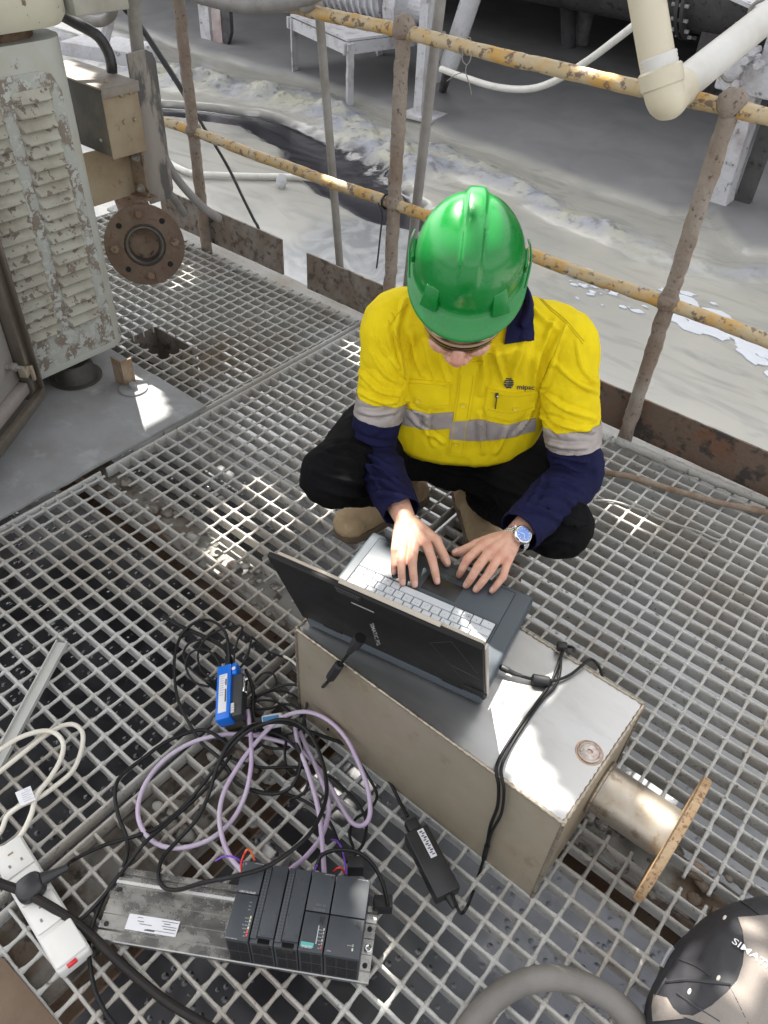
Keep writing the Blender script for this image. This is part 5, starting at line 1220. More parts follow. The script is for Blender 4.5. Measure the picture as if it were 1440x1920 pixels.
for k in range(6):
    yk = 709.0+k*3.3; hw_ = 9.2*math.sqrt(max(0.05, 1-((yk+0.9-718)/10.2)**2))
    patch_on('logo_stripe', [[(954-hw_, yk), (954, yk), (954+hw_, yk)], [(954-hw_, yk+1.9), (954, yk+1.9), (954+hw_, yk+1.9)]], M_ink, shirt, 0.0014, sub=3)
# ---- collar
cl = MB(); rings_i = []; Cn = Neck+zV*0.012+fV*0.012
nc_ = 36
for lay in range(4):
    rr_ = (0.066, 0.072, 0.082, 0.098)[lay]; dz_ = (0.030, 0.044, 0.026, -0.020)[lay]; row = []
    for k in range(nc_+1):
        a = R(148)+(2*math.pi-R(116))*k/nc_      # open at the front
        front = max(0.0, -math.cos(a-R(90)-math.pi))
        r_ = rr_*(1+0.12*front*(lay/3)); dz2 = dz_-0.022*front*(lay/3)-0.018*front
        row.append(Cn+sV*r_*1.12*math.cos(a)+dv*r_*1.08*math.sin(a)+tv*dz2)
    rings_i.append(row)
cl.rings(rings_i, closed=False, cap=False)
oc = part('collar', cl, M_navy, shirt, smooth=True, angle=180); s_m = oc.modifiers.new('t', 'SOLIDIFY'); s_m.thickness = 0.003
# flap seen right of the chin
h0 = [cast(x, y)[0] for x, y in ((955, 600), (996, 570), (998, 632), (935, 650), (925, 655))]
patch_on('collar_flap', [[(950, 575), (975, 560), (992, 566)], [(952, 610), (978, 604), (997, 600)], [(945, 646), (972, 642), (994, 638)]], M_navy, shirt, 0.010)

# ---- trousers
tr_ = MB()
for Hp, Kn, An, rt, rk in ((HipR, KnR, AnR, 0.100, 0.072), (HipL, KnL, AnL, 0.105, 0.078)):
    limb(tr_, [Hp, Hp.lerp(Kn, 0.5)+zV*0.020, Kn.lerp(Hp, 0.10)], [rt, 0.098, rk], 20)
    limb(tr_, [Kn, Kn.lerp(An, 0.35)-fV*0.012, Kn.lerp(An, 0.78)], [rk*0.96, 0.074, 0.062], 20)
limb(tr_, [HipR, Pel+zV*0.02, HipL], [0.11, 0.125, 0.11], 20)
limb(tr_, [Pel, Pel+tv*0.12], [0.125, 0.135], 20)
limb(tr_, [Pel, at(850, 855, 0.31)], [0.12, 0.085], 20)
limb(tr_, [at(850, 850, 0.30), HipL.lerp(KnL, 0.55)], [0.07, 0.085], 18); limb(tr_, [at(850, 850, 0.30), HipR.lerp(KnR, 0.5)], [0.07, 0.08], 18)
tro_me = remeshed('trousers', tr_, 0.0058, 6, 0.5)
wrinkle(tro_me, 0.005, 16, None, 1, 2.0); wrinkle(tro_me, 0.0022, 38, None, 1, 6.0)
tro_bvh = bvh_of(tro_me)
fold(tro_me, tro_bvh, [[(598, 848), (640, 862), (695, 872)], [(585, 880), (640, 900), (705, 908)], [(596, 915), (650, 928), (705, 930)], [(620, 840), (660, 835), (700, 850)], [(640, 945), (680, 945), (720, 930)], [(1000, 962), (1040, 940), (1092, 952)], [(985, 992), (1040, 974), (1090, 990)], [(960, 880), (1000, 898), (1045, 905)], [(880, 880), (930, 910), (985, 930)], [(800, 860), (850, 885), (900, 890)], [(1000, 1020), (1040, 1010), (1080, 1020)], [(870, 920), (900, 950), (940, 960)]], 0.006, 0.008)
tro_bvh = bvh_of(tro_me)
trou = put('trousers', tro_me, M_trous, wk)
patch_on('cargo_pocket', [[(1046, 945), (1075, 938), (1094, 950)], [(1050, 965), (1080, 972), (1100, 966)], [(1056, 978), (1082, 988), (1098, 985)]], M_trous, trou, 0.006, tro_bvh)
# ---- boots
def boot(An, toe_dir, length, par):
    td = Vector(toe_dir).normalized(); sd2 = Vector((-td.y, td.x, 0)); heel = Vector((An.x, An.y, 0))-td*0.055
    bt = MB()
    limb(bt, [heel+zV*0.045, heel+td*0.09+zV*0.048, heel+td*0.18+zV*0.042, heel+td*(length-0.045)+zV*0.040], [0.040, 0.042, 0.046, 0.040], 18)
    bt.sphere(heel+td*(length-0.05)+zV*0.040, 1, 18, 12, (0.050, 0.050, 0.040))
    limb(bt, [heel+td*0.05+zV*0.05, Vector((An.x, An.y, 0.11)), An+(zV*0.09)], [0.047, 0.046, 0.052], 18)
    me_ = remeshed('boot', bt, 0.0045, 5, 0.5)
    for v in me_.vertices:
        if v.co.z < 0.026: v.co.z = 0.026
    wrinkle(me_, 0.0016, 40)
    o = put('boot', me_, M_boot, par)
    s2 = MB(); rg_ = []
    for z_ in (0.002, 0.028):
        rg_.append([heel-td*0.045+td*((length+0.04)*(0.5-0.5*math.cos(math.pi*i/10)))+sd2*w_*sgn+zV*z_ for sgn in (1, -1) for i, w_ in ((list(enumerate((0.0, 0.026, 0.038, 0.042, 0.040, 0.041, 0.046, 0.050, 0.047, 0.033, 0.0))) if sgn > 0 else list(reversed(list(enumerate((0.0, 0.026, 0.038, 0.042, 0.040, 0.041, 0.046, 0.050, 0.047, 0.033, 0.0)))))[1:-1]))])
    s2.rings(rg_); part('sole', s2, M_sole, o, bevel=0.003)
    return o
boot(AnR, (-0.22, -0.97, 0), 0.275, wk); boot(AnL, (0.76, -0.65, 0), 0.275, wk)

# ---- hard hat
hh = MB(); NU, NV = 96, 30
ridge_hw = 0.024
def shell_pt(phi, th, off=0.0):
    # th 0 at rim .. pi/2 at crown; phi 0 = +side, 90 = front
    a, b2, h_ = 0.0985+off, 0.110+off, 0.107+off
    e = 0.86
    ct, st = math.cos(th)**e, math.sin(th)**0.92
    x, y, z = a*ct*math.cos(phi), b2*ct*math.sin(phi), h_*st
    # raised centre band with two steps, fading to the front and back rim
    k = 1/(1+math.exp((abs(x)-ridge_hw*(0.66 if z > 0.05 else 0.66+(0.05-z)*9))/0.0013)); fade = min(1.0, max(0.0, (z-0.030)/0.06))
    w = 1+0.0*y
    # band flares towards the front
    k2 = 0.35/(1+math.exp((abs(x)-0.058)/0.006))
    g = (k*0.0100+k2*0.007)*fade
    n_ = Vector((x/a**2, y/b2**2, z/h_**2)).normalized()
    return Vector((x, y, z))+n_*g
rings = []
for j in range(NV):
    th = (math.pi/2)*(j/(NV-1))*0.992
    rings.append([hd(*shell_pt(2*math.pi*k/NU, th)) for k in range(NU)])
base_ring = rings[0]
# rim: turns outwards, long at the front as a peak
def brim_w(phi):
    s_ = math.sin(phi); f_ = max(0.0, s_)
    return 0.0075+0.032*(f_**1.4)+0.003*(1-abs(s_))
def brim_pt(phi, t, dz):
    p = shell_pt(phi, 0); d_ = Vector((p.x*0.9, p.y, 0)).normalized(); w = brim_w(phi)
    f_ = max(0.0, math.sin(phi))
    return Vector((p.x, p.y, 0))+d_*w*t+Vector((0, 0, dz-0.016*f_*t*t-0.012*(1-f_)*0.4))
pre = []
for t, dz in ((0.0, -0.010), (0.25, -0.0128), (0.6, -0.0148), (0.93, -0.0160), (1.0, -0.0150), (1.0, -0.0122), (0.93, -0.0116), (0.6, -0.0108), (0.25, -0.0085), (0.06, -0.004)):
    pre.append([hd(*brim_pt(2*math.pi*k/NU, t, dz)) for k in range(NU)])
hh.rings(pre+rings, True, True)
helm = part('hard_hat', hh, M_helm, wk, smooth=True, angle=50)
# accessory lugs at the front and the side slots
for sx in (-1, 1):
    lg = MB(); c_ = Vector((sx*0.062, 0.094, 0.012)); 
    out = Vector((sx*0.42, 0.9, 0)).normalized(); sd3 = Vector((out.y, -out.x, 0))
    b4 = [c_+sd3*sx2*0.016+out*o2+Vector((0, 0, -0.018)) for sx2, o2 in ((-1, -0.022), (1, -0.022), (1, 0.011), (-1, 0.011))]
    t4 = [c_+sd3*sx2*0.013+out*o2+Vector((0, 0, 0.024)) for sx2, o2 in ((-1, -0.026), (1, -0.026), (1, -0.008), (-1, -0.008))]
    lg.hexa([hd(*v) for v in b4], [hd(*v) for v in t4]); part('lug', lg, M_helm, helm, bevel=0.002)
    sl_ = MB()
    c2 = Vector((sx*0.1005, -0.004, 0.006))
    sl_.box(hd(*c2), (0.007, 0.040, 0.020), HROT); part('side_slot', sl_, M_helm, helm, bevel=0.003)
    arc = [hd(sx*(0.1035+0.005*math.sin(math.pi*k/10)), -0.055+0.100*k/10, -0.006+0.018*math.sin(math.pi*k/10)) for k in range(11)]
    ar = MB(); ar.tube(arc, 0.0022, 8); part('side_rim', ar, M_helm, helm, smooth=True)
# ---- hair below the hat, safety glasses
hr = MB(); hr.sphere(hd(0, -0.022, -0.028), 1, 24, 16, (0.081, 0.098, 0.085), HROT)
hm_ = remeshed('hair', hr, 0.004, 1); hm_b = slice_mesh(hm_, hd(0, 0.030, -0.03), hw, False); put('hair', hm_b, M_hair, wk)
gl = MB(); M_lens = mat('clear_lens', (0.85, 0.82, 0.76), 0.05)
M_lens.node_tree.nodes['Principled BSDF'].inputs['Transmission Weight'].default_value = 1.0; M_lens.node_tree.nodes['Principled BSDF'].inputs['IOR'].default_value = 1.1
sg_ = []
for zz in (-0.048, -0.066, -0.090):
    sg_.append([hd(0.076*math.sin(a), 0.068+0.072*math.cos(a)-(0.006 if zz < -0.08 else 0), zz-0.016) for a in [R(-82+164*k/24) for k in range(25)]])
gl.rings(sg_, closed=False, cap=False)
sgl = part('safety_glasses', gl, M_lens, wk, smooth=True, angle=180)
md_ = sgl.modifiers.new('t', 'SOLIDIFY'); md_.thickness = 0.002
fr = MB(); fr.tube(sg_[0], 0.0026, 8); part('glasses_frame', fr, mat('amber_frame', (0.35, 0.24, 0.15), 0.3), sgl, smooth=True)
for sx in (-1, 1):
    ar = MB(); ar.tube([sg_[0][0 if sx < 0 else -1], hd(sx*0.082, -0.005, -0.046), hd(sx*0.084, -0.05, -0.058)], 0.003, 8); part('glasses_arm', ar, M_dkbox, sgl, smooth=True)

# ---- wrist watch on the left wrist
wc = at(975, 1006, 0.392); wdir = (WrL-ElL).normalized(); wn_ = (zV*0.80+fV*0.45+sV*0.25); wn_ = (wn_-wdir*wn_.dot(wdir)).normalized(); ws = wdir.cross(wn_)
hit = body_bvh.ray_cast(wc+wn_*0.05, -wn_, 0.2)[0]
wc = (hit if hit is not None else wc)+wn_*0.003
WROT = Matrix((ws, wdir, wn_)).transposed()
wt = MB(); wt.lathe(wc, wn_, [(-0.002, 0.0195), (0.004, 0.0205), (0.0075, 0.0200), (0.0095, 0.0178), (0.0095, 0.0165), (0.0083, 0.0160), (0.0083, 0.0)], 40)
wat = part('wristwatch', wt, M_chrome, wk, smooth=True)
dl = MB(); dl.lathe(wc+wn_*0.0084, wn_, [(0, 0.0158), (0.0004, 0.0158), (0.0004, 0.0)], 40); dial = part('dial', dl, M_watchblue, wat, smooth=True)
for k in range(12):
    a = 2*math.pi*k/12; mk = MB(); dd = ws*math.cos(a)+wdir*math.sin(a); mk.box(wc+wn_*0.0092+dd*0.0128, (0.0042, 0.0011, 0.0006), Matrix((dd, wn_.cross(dd), wn_)).transposed()); part('hour_mark', mk, M_chrome, wat)
for a, L_ in ((0.6, 0.009), (2.3, 0.012)):
    dd = ws*math.cos(a)+wdir*math.sin(a); mk = MB(); mk.box(wc+wn_*0.0096+dd*L_*0.5, (L_, 0.0012, 0.0005), Matrix((dd, wn_.cross(dd), wn_)).transposed()); part('watch_hand', mk, M_chrome, wat)
cr_ = MB(); cr_.cyl(wc+ws*0.0205+wn_*0.003, wc+ws*0.0245+wn_*0.003, 0.003, n=10); part('crown', cr_, M_chrome, wat)
# bracelet: links round the wrist
ctr = wc-wn_*0.0265
for k in range(26):
    a = R(34)+(2*math.pi-R(68))*k/25; rad = wn_*math.cos(a)+ws*math.sin(a); tg = ws*math.cos(a)-wn_*math.sin(a); rr_ = 0.0285
    for j in (-1, 0, 1):
        lk = MB(); lk.box(ctr+rad*rr_+wdir*j*0.0058, (0.0056, 0.0052, 0.0034), Matrix((tg, wdir, rad)).transposed()); part('bracelet_link', lk, M_chrome, wat, bevel=0.0008, seg=1)

# ================================================================ pipe, flange and boss of the steel box
pcy, pcz = 0.862, 0.135
part('pipe_stub', MB().tube([(BX1-0.001, pcy, pcz), (-0.03, pcy, pcz), (0.03, pcy, pcz), (0.046, pcy, pcz)], 0.0495, 40), mat('tinted_pipe_steel', (0.44, 0.40, 0.34), 0.38, 0.85, col2=(0.36, 0.27, 0.18), scale=9, mixlo=0.45, mixhi=0.7, rough2=0.5, col3=(0.30, 0.24, 0.17), scale3=40), bxr, smooth=True)
fdm = MB(); fdm.lathe((0.044, pcy, 0.1295), (1, 0, 0), [(0, 0.045), (0, 0.126), (0.0015, 0.128), (0.0145, 0.128), (0.016, 0.126), (0.016, 0.045)], 56, close=True)
part('flange', fdm, mat('orange_rust_flange', (0.40, 0.26, 0.14), 0.7, 0.1, col2=(0.48, 0.35, 0.21), scale=35, col3=(0.21, 0.115, 0.06), scale3=120, lo3=0.52, hi3=0.62, bump=0.5, bscale=500, bdist=0.0008), bxr, smooth=True)
wm = MB(); wm.tube([(BX1+0.004, pcy+0.052*math.cos(a), pcz+0.052*math.sin(a)) for a in [2*math.pi*k/40 for k in range(41)]], 0.0045, 8); part('weld_seam', wm, M_weld, bxr, smooth=True)
bc = at(1105, 1411, BZ)
bs = MB(); bs.lathe((bc.x, bc.y, BZ+0.001), (0, 0, 1), [(0, 0.021), (0.002, 0.021), (0.0035, 0.018), (0.002, 0.0165), (0.003, 0.015), (0.003, 0.005), (0.0005, 0.004), (0.0005, 0.0)], 32)
part('boss', bs, mat('welded_boss', (0.47, 0.43, 0.40), 0.4, 0.8, col2=(0.33, 0.24, 0.20), scale=90), bxr, smooth=True)
bs = MB(); bs.lathe((bc.x, bc.y, BZ+0.0003), (0, 0, 1), [(0, 0.0245), (0.0006, 0.024), (0.0006, 0.0)], 32); part('heat_mark', bs, mat('heat_tint', (0.38, 0.27, 0.17), 0.35, 0.85, col2=(0.30, 0.18, 0.14), scale=60), bxr, smooth=True)

# ================================================================ laptop
LA = Vector((0.98008, 0.19859, 0)); LB = Vector((0.19859, -0.98008, 0)); LO = at(700, 995, 0.335); LO.z = 0.0
LW, LD, LT, LZ = 0.369, 0.270, 0.032, 0.3035
def lp(u, v, z): return LO+LA*u+LB*v+Vector((0, 0, z))
LROT = Matrix((LA, LB, Vector((0, 0, -1)))).transposed() if False else Matrix((LA, LB*-1, Vector((0, 0, 1)))).transposed()
M_lbase = mat('dark_blue_grey_laptop', (0.050, 0.062, 0.074), 0.42, col2=(0.058, 0.072, 0.086), scale=9, rough2=0.5)
M_lblack = mat('black_laptop_lid', (0.0070, 0.0064, 0.0060), 0.5, col2=(0.010, 0.0092, 0.008), scale=12, rough2=0.6, col3=(0.020, 0.017, 0.015), scale3=30, lo3=0.66, hi3=0.78, spec=0.25)
M_keyw = mat('white_key', (0.56, 0.585, 0.61), 0.45, col2=(0.52, 0.545, 0.575), scale=40)
M_seam = mat('panel_seam', (0.008, 0.009, 0.010), 0.7)
lt = thing('laptop', 'open laptop with black lid and white keys standing on the steel box', 'laptop', tuple(lp(LW/2, LD/2, LZ)))
def lbox(name, u0, u1, v0, v1, z0, z1, m, par, bev=0.0, seg=2):
    mb = MB(); mb.box(lp((u0+u1)/2, (v0+v1)/2, (z0+z1)/2), (u1-u0, v1-v0, z1-z0), LROT); return part(name, mb, m, par, bevel=bev, seg=seg)
base = lbox('base', 0, LW, 0, LD, LZ, LZ+LT, M_lbase, lt, 0.007, 3)
ZT = LZ+LT
lbox('palm_rest', 0.023, 0.332, 0.013, 0.104, ZT-0.004, ZT+0.0006, M_lbase, base, 0.001)
for u in (0.0222, 0.3332): lbox('seam', u-0.0006, u+0.0006, 0.013, 0.255, ZT-0.001, ZT+0.0004, M_seam, base)
lbox('seam', 0.023, 0.332, 0.0118, 0.0128, ZT-0.001, ZT+0.0004, M_seam, base)
lbox('touchpad', 0.160, 0.236, 0.052, 0.097, ZT-0.001, ZT+0.0012, mat('dark_touchpad', (0.018, 0.018, 0.019), 0.38, col2=(0.026, 0.026, 0.027), scale=30), base, 0.0006)
for u in (0.160, 0.199): lbox('touchpad_button', u+0.001, u+0.036, 0.034, 0.049, ZT-0.001, ZT+0.0020, mat('button_grey', (0.036, 0.044, 0.053), 0.35), base, 0.0009)
kb = lbox('keyboard_bed', 0.0235, 0.3295, 0.1065, 0.2245, ZT-0.003, ZT+0.0005, M_seam, base)
# rows of keys, user edge first (the user's left is at high u)
rows_k = [[1.3, 1, 1, 1, 5.7, 1, 1, 1, 1.0, 1.0], [2.2]+[1]*10+[2.7], [1.8]+[1]*11+[2.1], [1.5]+[1]*12+[1.5], [1]*13+[2], [0.94]*16]
vv = 0.1085; kh = 0.0190; u0k, u1k = 0.0250, 0.3280
for ri, row in enumerate(rows_k):
    h_ = kh if ri < 5 else 0.0145
    tot = sum(row); uu = u1k if True else u0k
    for w_ in row:
        wu = (u1k-u0k)*w_/tot
        mb = MB(); g_ = 0.0005
        cx_, cy_ = uu-wu/2, vv+h_/2
        b4 = [lp(cx_+sx*(wu/2-g_), cy_+sy*(h_/2-g_), ZT+0.0006) for sx, sy in ((-1, 1), (1, 1), (1, -1), (-1, -1))]
        t4 = [lp(cx_+sx*(wu/2-g_-0.0011), cy_+sy*(h_/2-g_-0.0011), ZT+0.0036) for sx, sy in ((-1, 1), (1, 1), (1, -1), (-1, -1))]
        mb.hexa(b4, t4); ko = part('key', mb, M_keyw, base)
        uu -= wu
    vv += h_
# legends on the keys: small dark strokes
lg = MB(); rl = random.Random(3); vv = 0.1085
for ri, row in enumerate(rows_k):
    h_ = kh if ri < 5 else 0.0145; tot = sum(row); uu = u1k
    for w_ in row:
        wu = (u1k-u0k)*w_/tot
        if w_ < 5:
            for k in range(rl.choice((1, 1, 2))):
                c_ = lp(uu-wu*0.5+rl.uniform(-0.003, 0.003), vv+h_*0.5+rl.uniform(-0.003, 0.003), ZT+0.00375); lg.box(c_, (0.0018, 0.0014, 0.0002), LROT)
        uu -= wu
    vv += h_
part('key_legends', lg, mat('legend_grey', (0.22, 0.24, 0.26), 0.6), base)['kind'] = 'stuff'
kwc = lp(0.275, 0.1185, ZT+0.0038); mb = MB(); mb.tube([kwc+(LA*math.cos(a)+LB*math.sin(a))*0.0044 for a in [2*math.pi*k/16 for k in range(17)]], 0.0004, 5); mb.box(kwc, (0.004, 0.0035, 0.0004), LROT); part('key_mark', mb, mat('legend_grey2', (0.20, 0.21, 0.23), 0.6), base)
# lid
HB = lp(0, 0.262, ZT+0.001); top_l = Vector((-0.700, 0.597, 0.56)); hl = lp(0, 0.262, ZT)
top_r = at(896, 1211, 0.56)
lid_dir = (top_r-lp(LW, 0.262, ZT)); lid_h = lid_dir.length; lid_dir = (lid_dir-LA*lid_dir.dot(LA)).normalized(); lid_n = LA.cross(lid_dir).normalized()
if lid_n.dot(CAM-hl) < 0: lid_n = -lid_n
lid_h = 0.255; LIDR = Matrix((LA, lid_n.cross(LA) if False else lid_dir, LA.cross(lid_dir))).transposed()
dn = LA.cross(lid_dir); sgn = 1 if dn.dot(lid_n) > 0 else -1
def lidp(u, h, n): return lp(0, 0.262, ZT+0.003)+LA*u+lid_dir*h+lid_n*n
def lidbox(name, u0, u1, h0, h1, n0, n1, m, par, bev=0.0):
    mb = MB(); mb.hexa([lidp(u, h, n0) for u, h in ((u0, h0), (u1, h0), (u1, h1), (u0, h1))], [lidp(u, h, n1) for u, h in ((u0, h0), (u1, h0), (u1, h1), (u0, h1))]); return part(name, mb, m, par, bevel=bev)
lid = lidbox('lid', -0.014, LW+0.004, -0.022, lid_h, 0.0, 0.011, M_lblack, lt, 0.004)
lidbox('screen_bezel', 0.0, LW, 0.0, lid_h-0.002, -0.006, -0.0003, mat('pale_bezel', (0.36, 0.31, 0.25), 0.4), lid, 0.001)
lidbox('screen', 0.014, LW-0.014, 0.022, lid_h-0.018, -0.0068, -0.0062, mat('screen_glass', (0.02, 0.022, 0.026), 0.12), lid)
lidbox('edge_trim', LW+0.0045, LW+0.0065, -0.015, lid_h-0.004, -0.004, 0.006, mat('pale_trim', (0.42, 0.37, 0.31), 0.4, 0.2), lid)
lidbox('edge_trim', 0.12, LW-0.07, lid_h+0.0003, lid_h+0.0018, -0.004, 0.004, MATS['pale_trim'], lid)
lidbox('latch', 0.118, 0.165, lid_h-0.0135, lid_h+0.001, 0.0112, 0.0135, M_seam, lid)
for k in range(10): lidbox('latch_rib', 0.122+k*0.004, 0.1235+k*0.004, lid_h-0.012, lid_h, 0.0136, 0.0146, mat('rib_grey', (0.06, 0.055, 0.05), 0.5), lid)
lidbox('logo_plate', 0.140, 0.182, lid_h-0.047, lid_h-0.0425, 0.0112, 0.0119, mat('faded_logo', (0.30, 0.29, 0.28), 0.5), lid)
for u0_, u1_ in ((0.150, 0.165), (0.182, 0.212)): lidbox('bottom_light_bar', u0_, u1_, -0.0145, -0.0115, 0.0113, 0.0119, mat('cream_mark', (0.45, 0.40, 0.33), 0.4), lid)
for u_ in (0.174, 0.218, 0.226, 0.275, 0.28):
    mb = MB(); mb.lathe(lidp(u_, -0.013, 0.0108), lid_n, [(0, 0.0026), (0.001, 0.0024), (0.0012, 0.0)], 12); part('indicator', mb, MATS['cream_mark'], lid, smooth=True)
for a, b2 in (((0.28, 0.18), (0.345, 0.03)), ((0.28, 0.18), (0.32, 0.235)), ((0.315, 0.11), (0.366, 0.10)), ((0.32, 0.235), (0.362, 0.13))):
    mb = MB(); mb.tube([lidp(a[0], a[1], 0.0111), lidp(b2[0], b2[1], 0.0111)], 0.0004, 4); part('panel_line', mb, mat('line_grey', (0.05, 0.045, 0.04), 0.5), lid)
for k in range(11): lidbox('vent_slot', 0.285+k*0.006, 0.2875+k*0.006, -0.018, -0.001, 0.0112, 0.0117, M_seam, lid)
lidbox('clip_band', 0.335, LW+0.0095, 0.028, 0.033, 0.0112, 0.0135, M_seam, lid)
# lettering on the lid
lid_bvh = BVHTree.FromPolygons([lidp(u, h, 0.0112) for u, h in ((0, -0.02), (LW, -0.02), (LW, lid_h), (0, lid_h))], [(0, 1, 2, 3)])
text_on('SIMATIC PG', (694, 1170), (707, 1210), 7, mat('lid_letters', (0.40, 0.39, 0.38), 0.5), lid, lid_bvh, 0.0004, thick=0.008)
# hinges
for u in (0.06, 0.31):
    mb = MB(); mb.cyl(lp(u-0.02, 0.2655, ZT-0.004), lp(u+0.02, 0.2655, ZT-0.004), 0.0075, n=14); part('hinge', mb, M_lblack, lt, smooth=True)

# ================================================================ programmable controller on its rail
E1 = Vector((-0.8486, -0.5290, 0)); E2 = Vector((-0.5290, 0.8486, 0))
RO = Vector((-0.2375, 0.353, 0)) + E2*0.0        # right end, near corner
def rp(a, b2, z): return RO+E1*a+E2*b2+Vector((0, 0, z))
RROT = Matrix((E1, E2*-1, Vector((0, 0, 1)))).transposed()
RROT = Matrix((-E1, E2, Vector((0, 0, 1)))).transposed()
M_alu = mat('galvanised_rail', (0.36, 0.36, 0.35), 0.22, 0.95, col2=(0.46, 0.45, 0.42), scale=30, rough2=0.34, col3=(0.28, 0.28, 0.275), scale3=60, lo3=0.55, hi3=0.75)
M_plc = mat('anthracite_plastic', (0.032, 0.036, 0.042), 0.5, col2=(0.040, 0.045, 0.052), scale=14, bump=0.15, bscale=900, bdist=0.0003)
M_plcd = mat('black_plastic', (0.012, 0.012, 0.013), 0.55)
M_printw = mat('white_print', (0.62, 0.62, 0.62), 0.6)
rl_t = thing('mounting_rail', 'galvanised steel mounting rail under the dark controller modules', 'mounting rail', tuple(rp(0.24, 0.06, 0.0)))
RL, RW = 0.4826, 0.122
prof = [(0.000, 0.004), (0.000, 0.013), (0.002, 0.014), (0.016, 0.014), (0.018, 0.019), (0.030, 0.019), (0.031, 0.0165), (0.042, 0.0165), (0.043, 0.019), (0.056, 0.019), (0.057, 0.0165), (0.068, 0.0165), (0.069, 0.0195), (0.081, 0.0195), (0.082, 0.017), (0.093, 0.017), (0.094, 0.0215), (0.099, 0.0235), (0.104, 0.0235), (0.106, 0.017), (0.110, 0.017), (0.112, 0.021), (RW, 0.021), (RW, 0.004)]
mb = MB(); mb.rings([[rp(a, y, z) for y, z in prof] for a in (0.0, RL)]); part('rail_profile', mb, M_alu, rl_t)
for a in (RL-0.012, 0.010):
    for y in (0.022, 0.081):
        mb = MB(); mb.lathe(rp(a, y+0.003, 0.0198), (0, 0, 1), [(0, 0.0045), (0.0004, 0.0045)], 14); part('mounting_hole', mb, M_seam, rl_t)
mb = MB(); mb.lathe(rp(0.0085, 0.052, 0.0192), (0, 0, 1), [(0, 0.0065), (0.005, 0.0065), (0.006, 0.005), (0.004, 0.003), (0.004, 0)], 16); part('earth_screw', mb, M_chrome, rl_t, smooth=True)
# label on the rail
mb = MB(); mb.box(rp(0.390, 0.034, 0.0204), (0.092, 0.026, 0.0008), RROT); rlab = part('rail_label', mb, mat('white_label', (0.66, 0.66, 0.68), 0.5), rl_t)
for (a, y, w_, h_) in ((0.372, 0.026, 0.050, 0.0008), (0.392, 0.0245, 0.018, 0.0022), (0.358, 0.031, 0.022, 0.0012), (0.360, 0.035, 0.026, 0.0010), (0.402, 0.033, 0.022, 0.0010), (0.365, 0.039, 0.012, 0.0012), (0.412, 0.037, 0.012, 0.0012), (0.361, 0.043, 0.030, 0.0010), (0.415, 0.043, 0.010, 0.0010)):
    mb = MB(); mb.box(rp(a, y, 0.02095), (w_, h_, 0.0002), RROT); part('print_line', mb, mat('dark_print', (0.08, 0.08, 0.10), 0.6), rlab)
# modules
MZ0, MZ1 = 0.022, 0.128
mods = [('power_supply_module', 'dark grey power supply module, rightmost on the rail', 0.018, 0.060, 'ps'), ('processor_module', 'dark grey processor module with teal maker plate on the rail', 0.0785, 0.0415, 'cpu'),
        ('input_module', 'dark terminal module next to the processor module on the rail', 0.1205, 0.0400, 'sm'), ('input_module', 'dark terminal module next to the leftmost communication module', 0.1610, 0.0400, 'sm'), ('communication_module', 'dark grey communication module, leftmost on the rail', 0.2015, 0.0400, 'cp')]
mod_bvh = None
def mbox(name, a0, a1, y0, y1, z0, z1, m, par, bev=0.0, seg=2):
    mb = MB(); mb.box(rp((a0+a1)/2, (y0+y1)/2, (z0+z1)/2), (a1-a0, y1-y0, z1-z0), RROT); return part(name, mb, m, par, bevel=bev, seg=seg)
def flat_text(txt, a0, a1, y, h, z, m, par, flip=True):
    """print on a module front: reads upside down for the camera, as placed"""
    cu = bpy.data.curves.new('t', 'FONT'); cu.body = txt; cu.resolution_u = 2; o = bpy.data.objects.new('t', cu); C.objects.link(o)
    dg = bpy.context.evaluated_depsgraph_get(); dg.update(); me = bpy.data.meshes.new_from_object(o.evaluated_get(dg)); bpy.data.objects.remove(o)
    xs_ = [v.co.x for v in me.vertices]; x0, x1 = min(xs_), max(xs_)
    for v in me.vertices:
        t_ = (v.co.x-x0)/(x1-x0); hh = v.co.y/0.7*h
        v.co = rp(a0+(a1-a0)*t_, y-hh, z)
    return put('lettering', me, m, par)
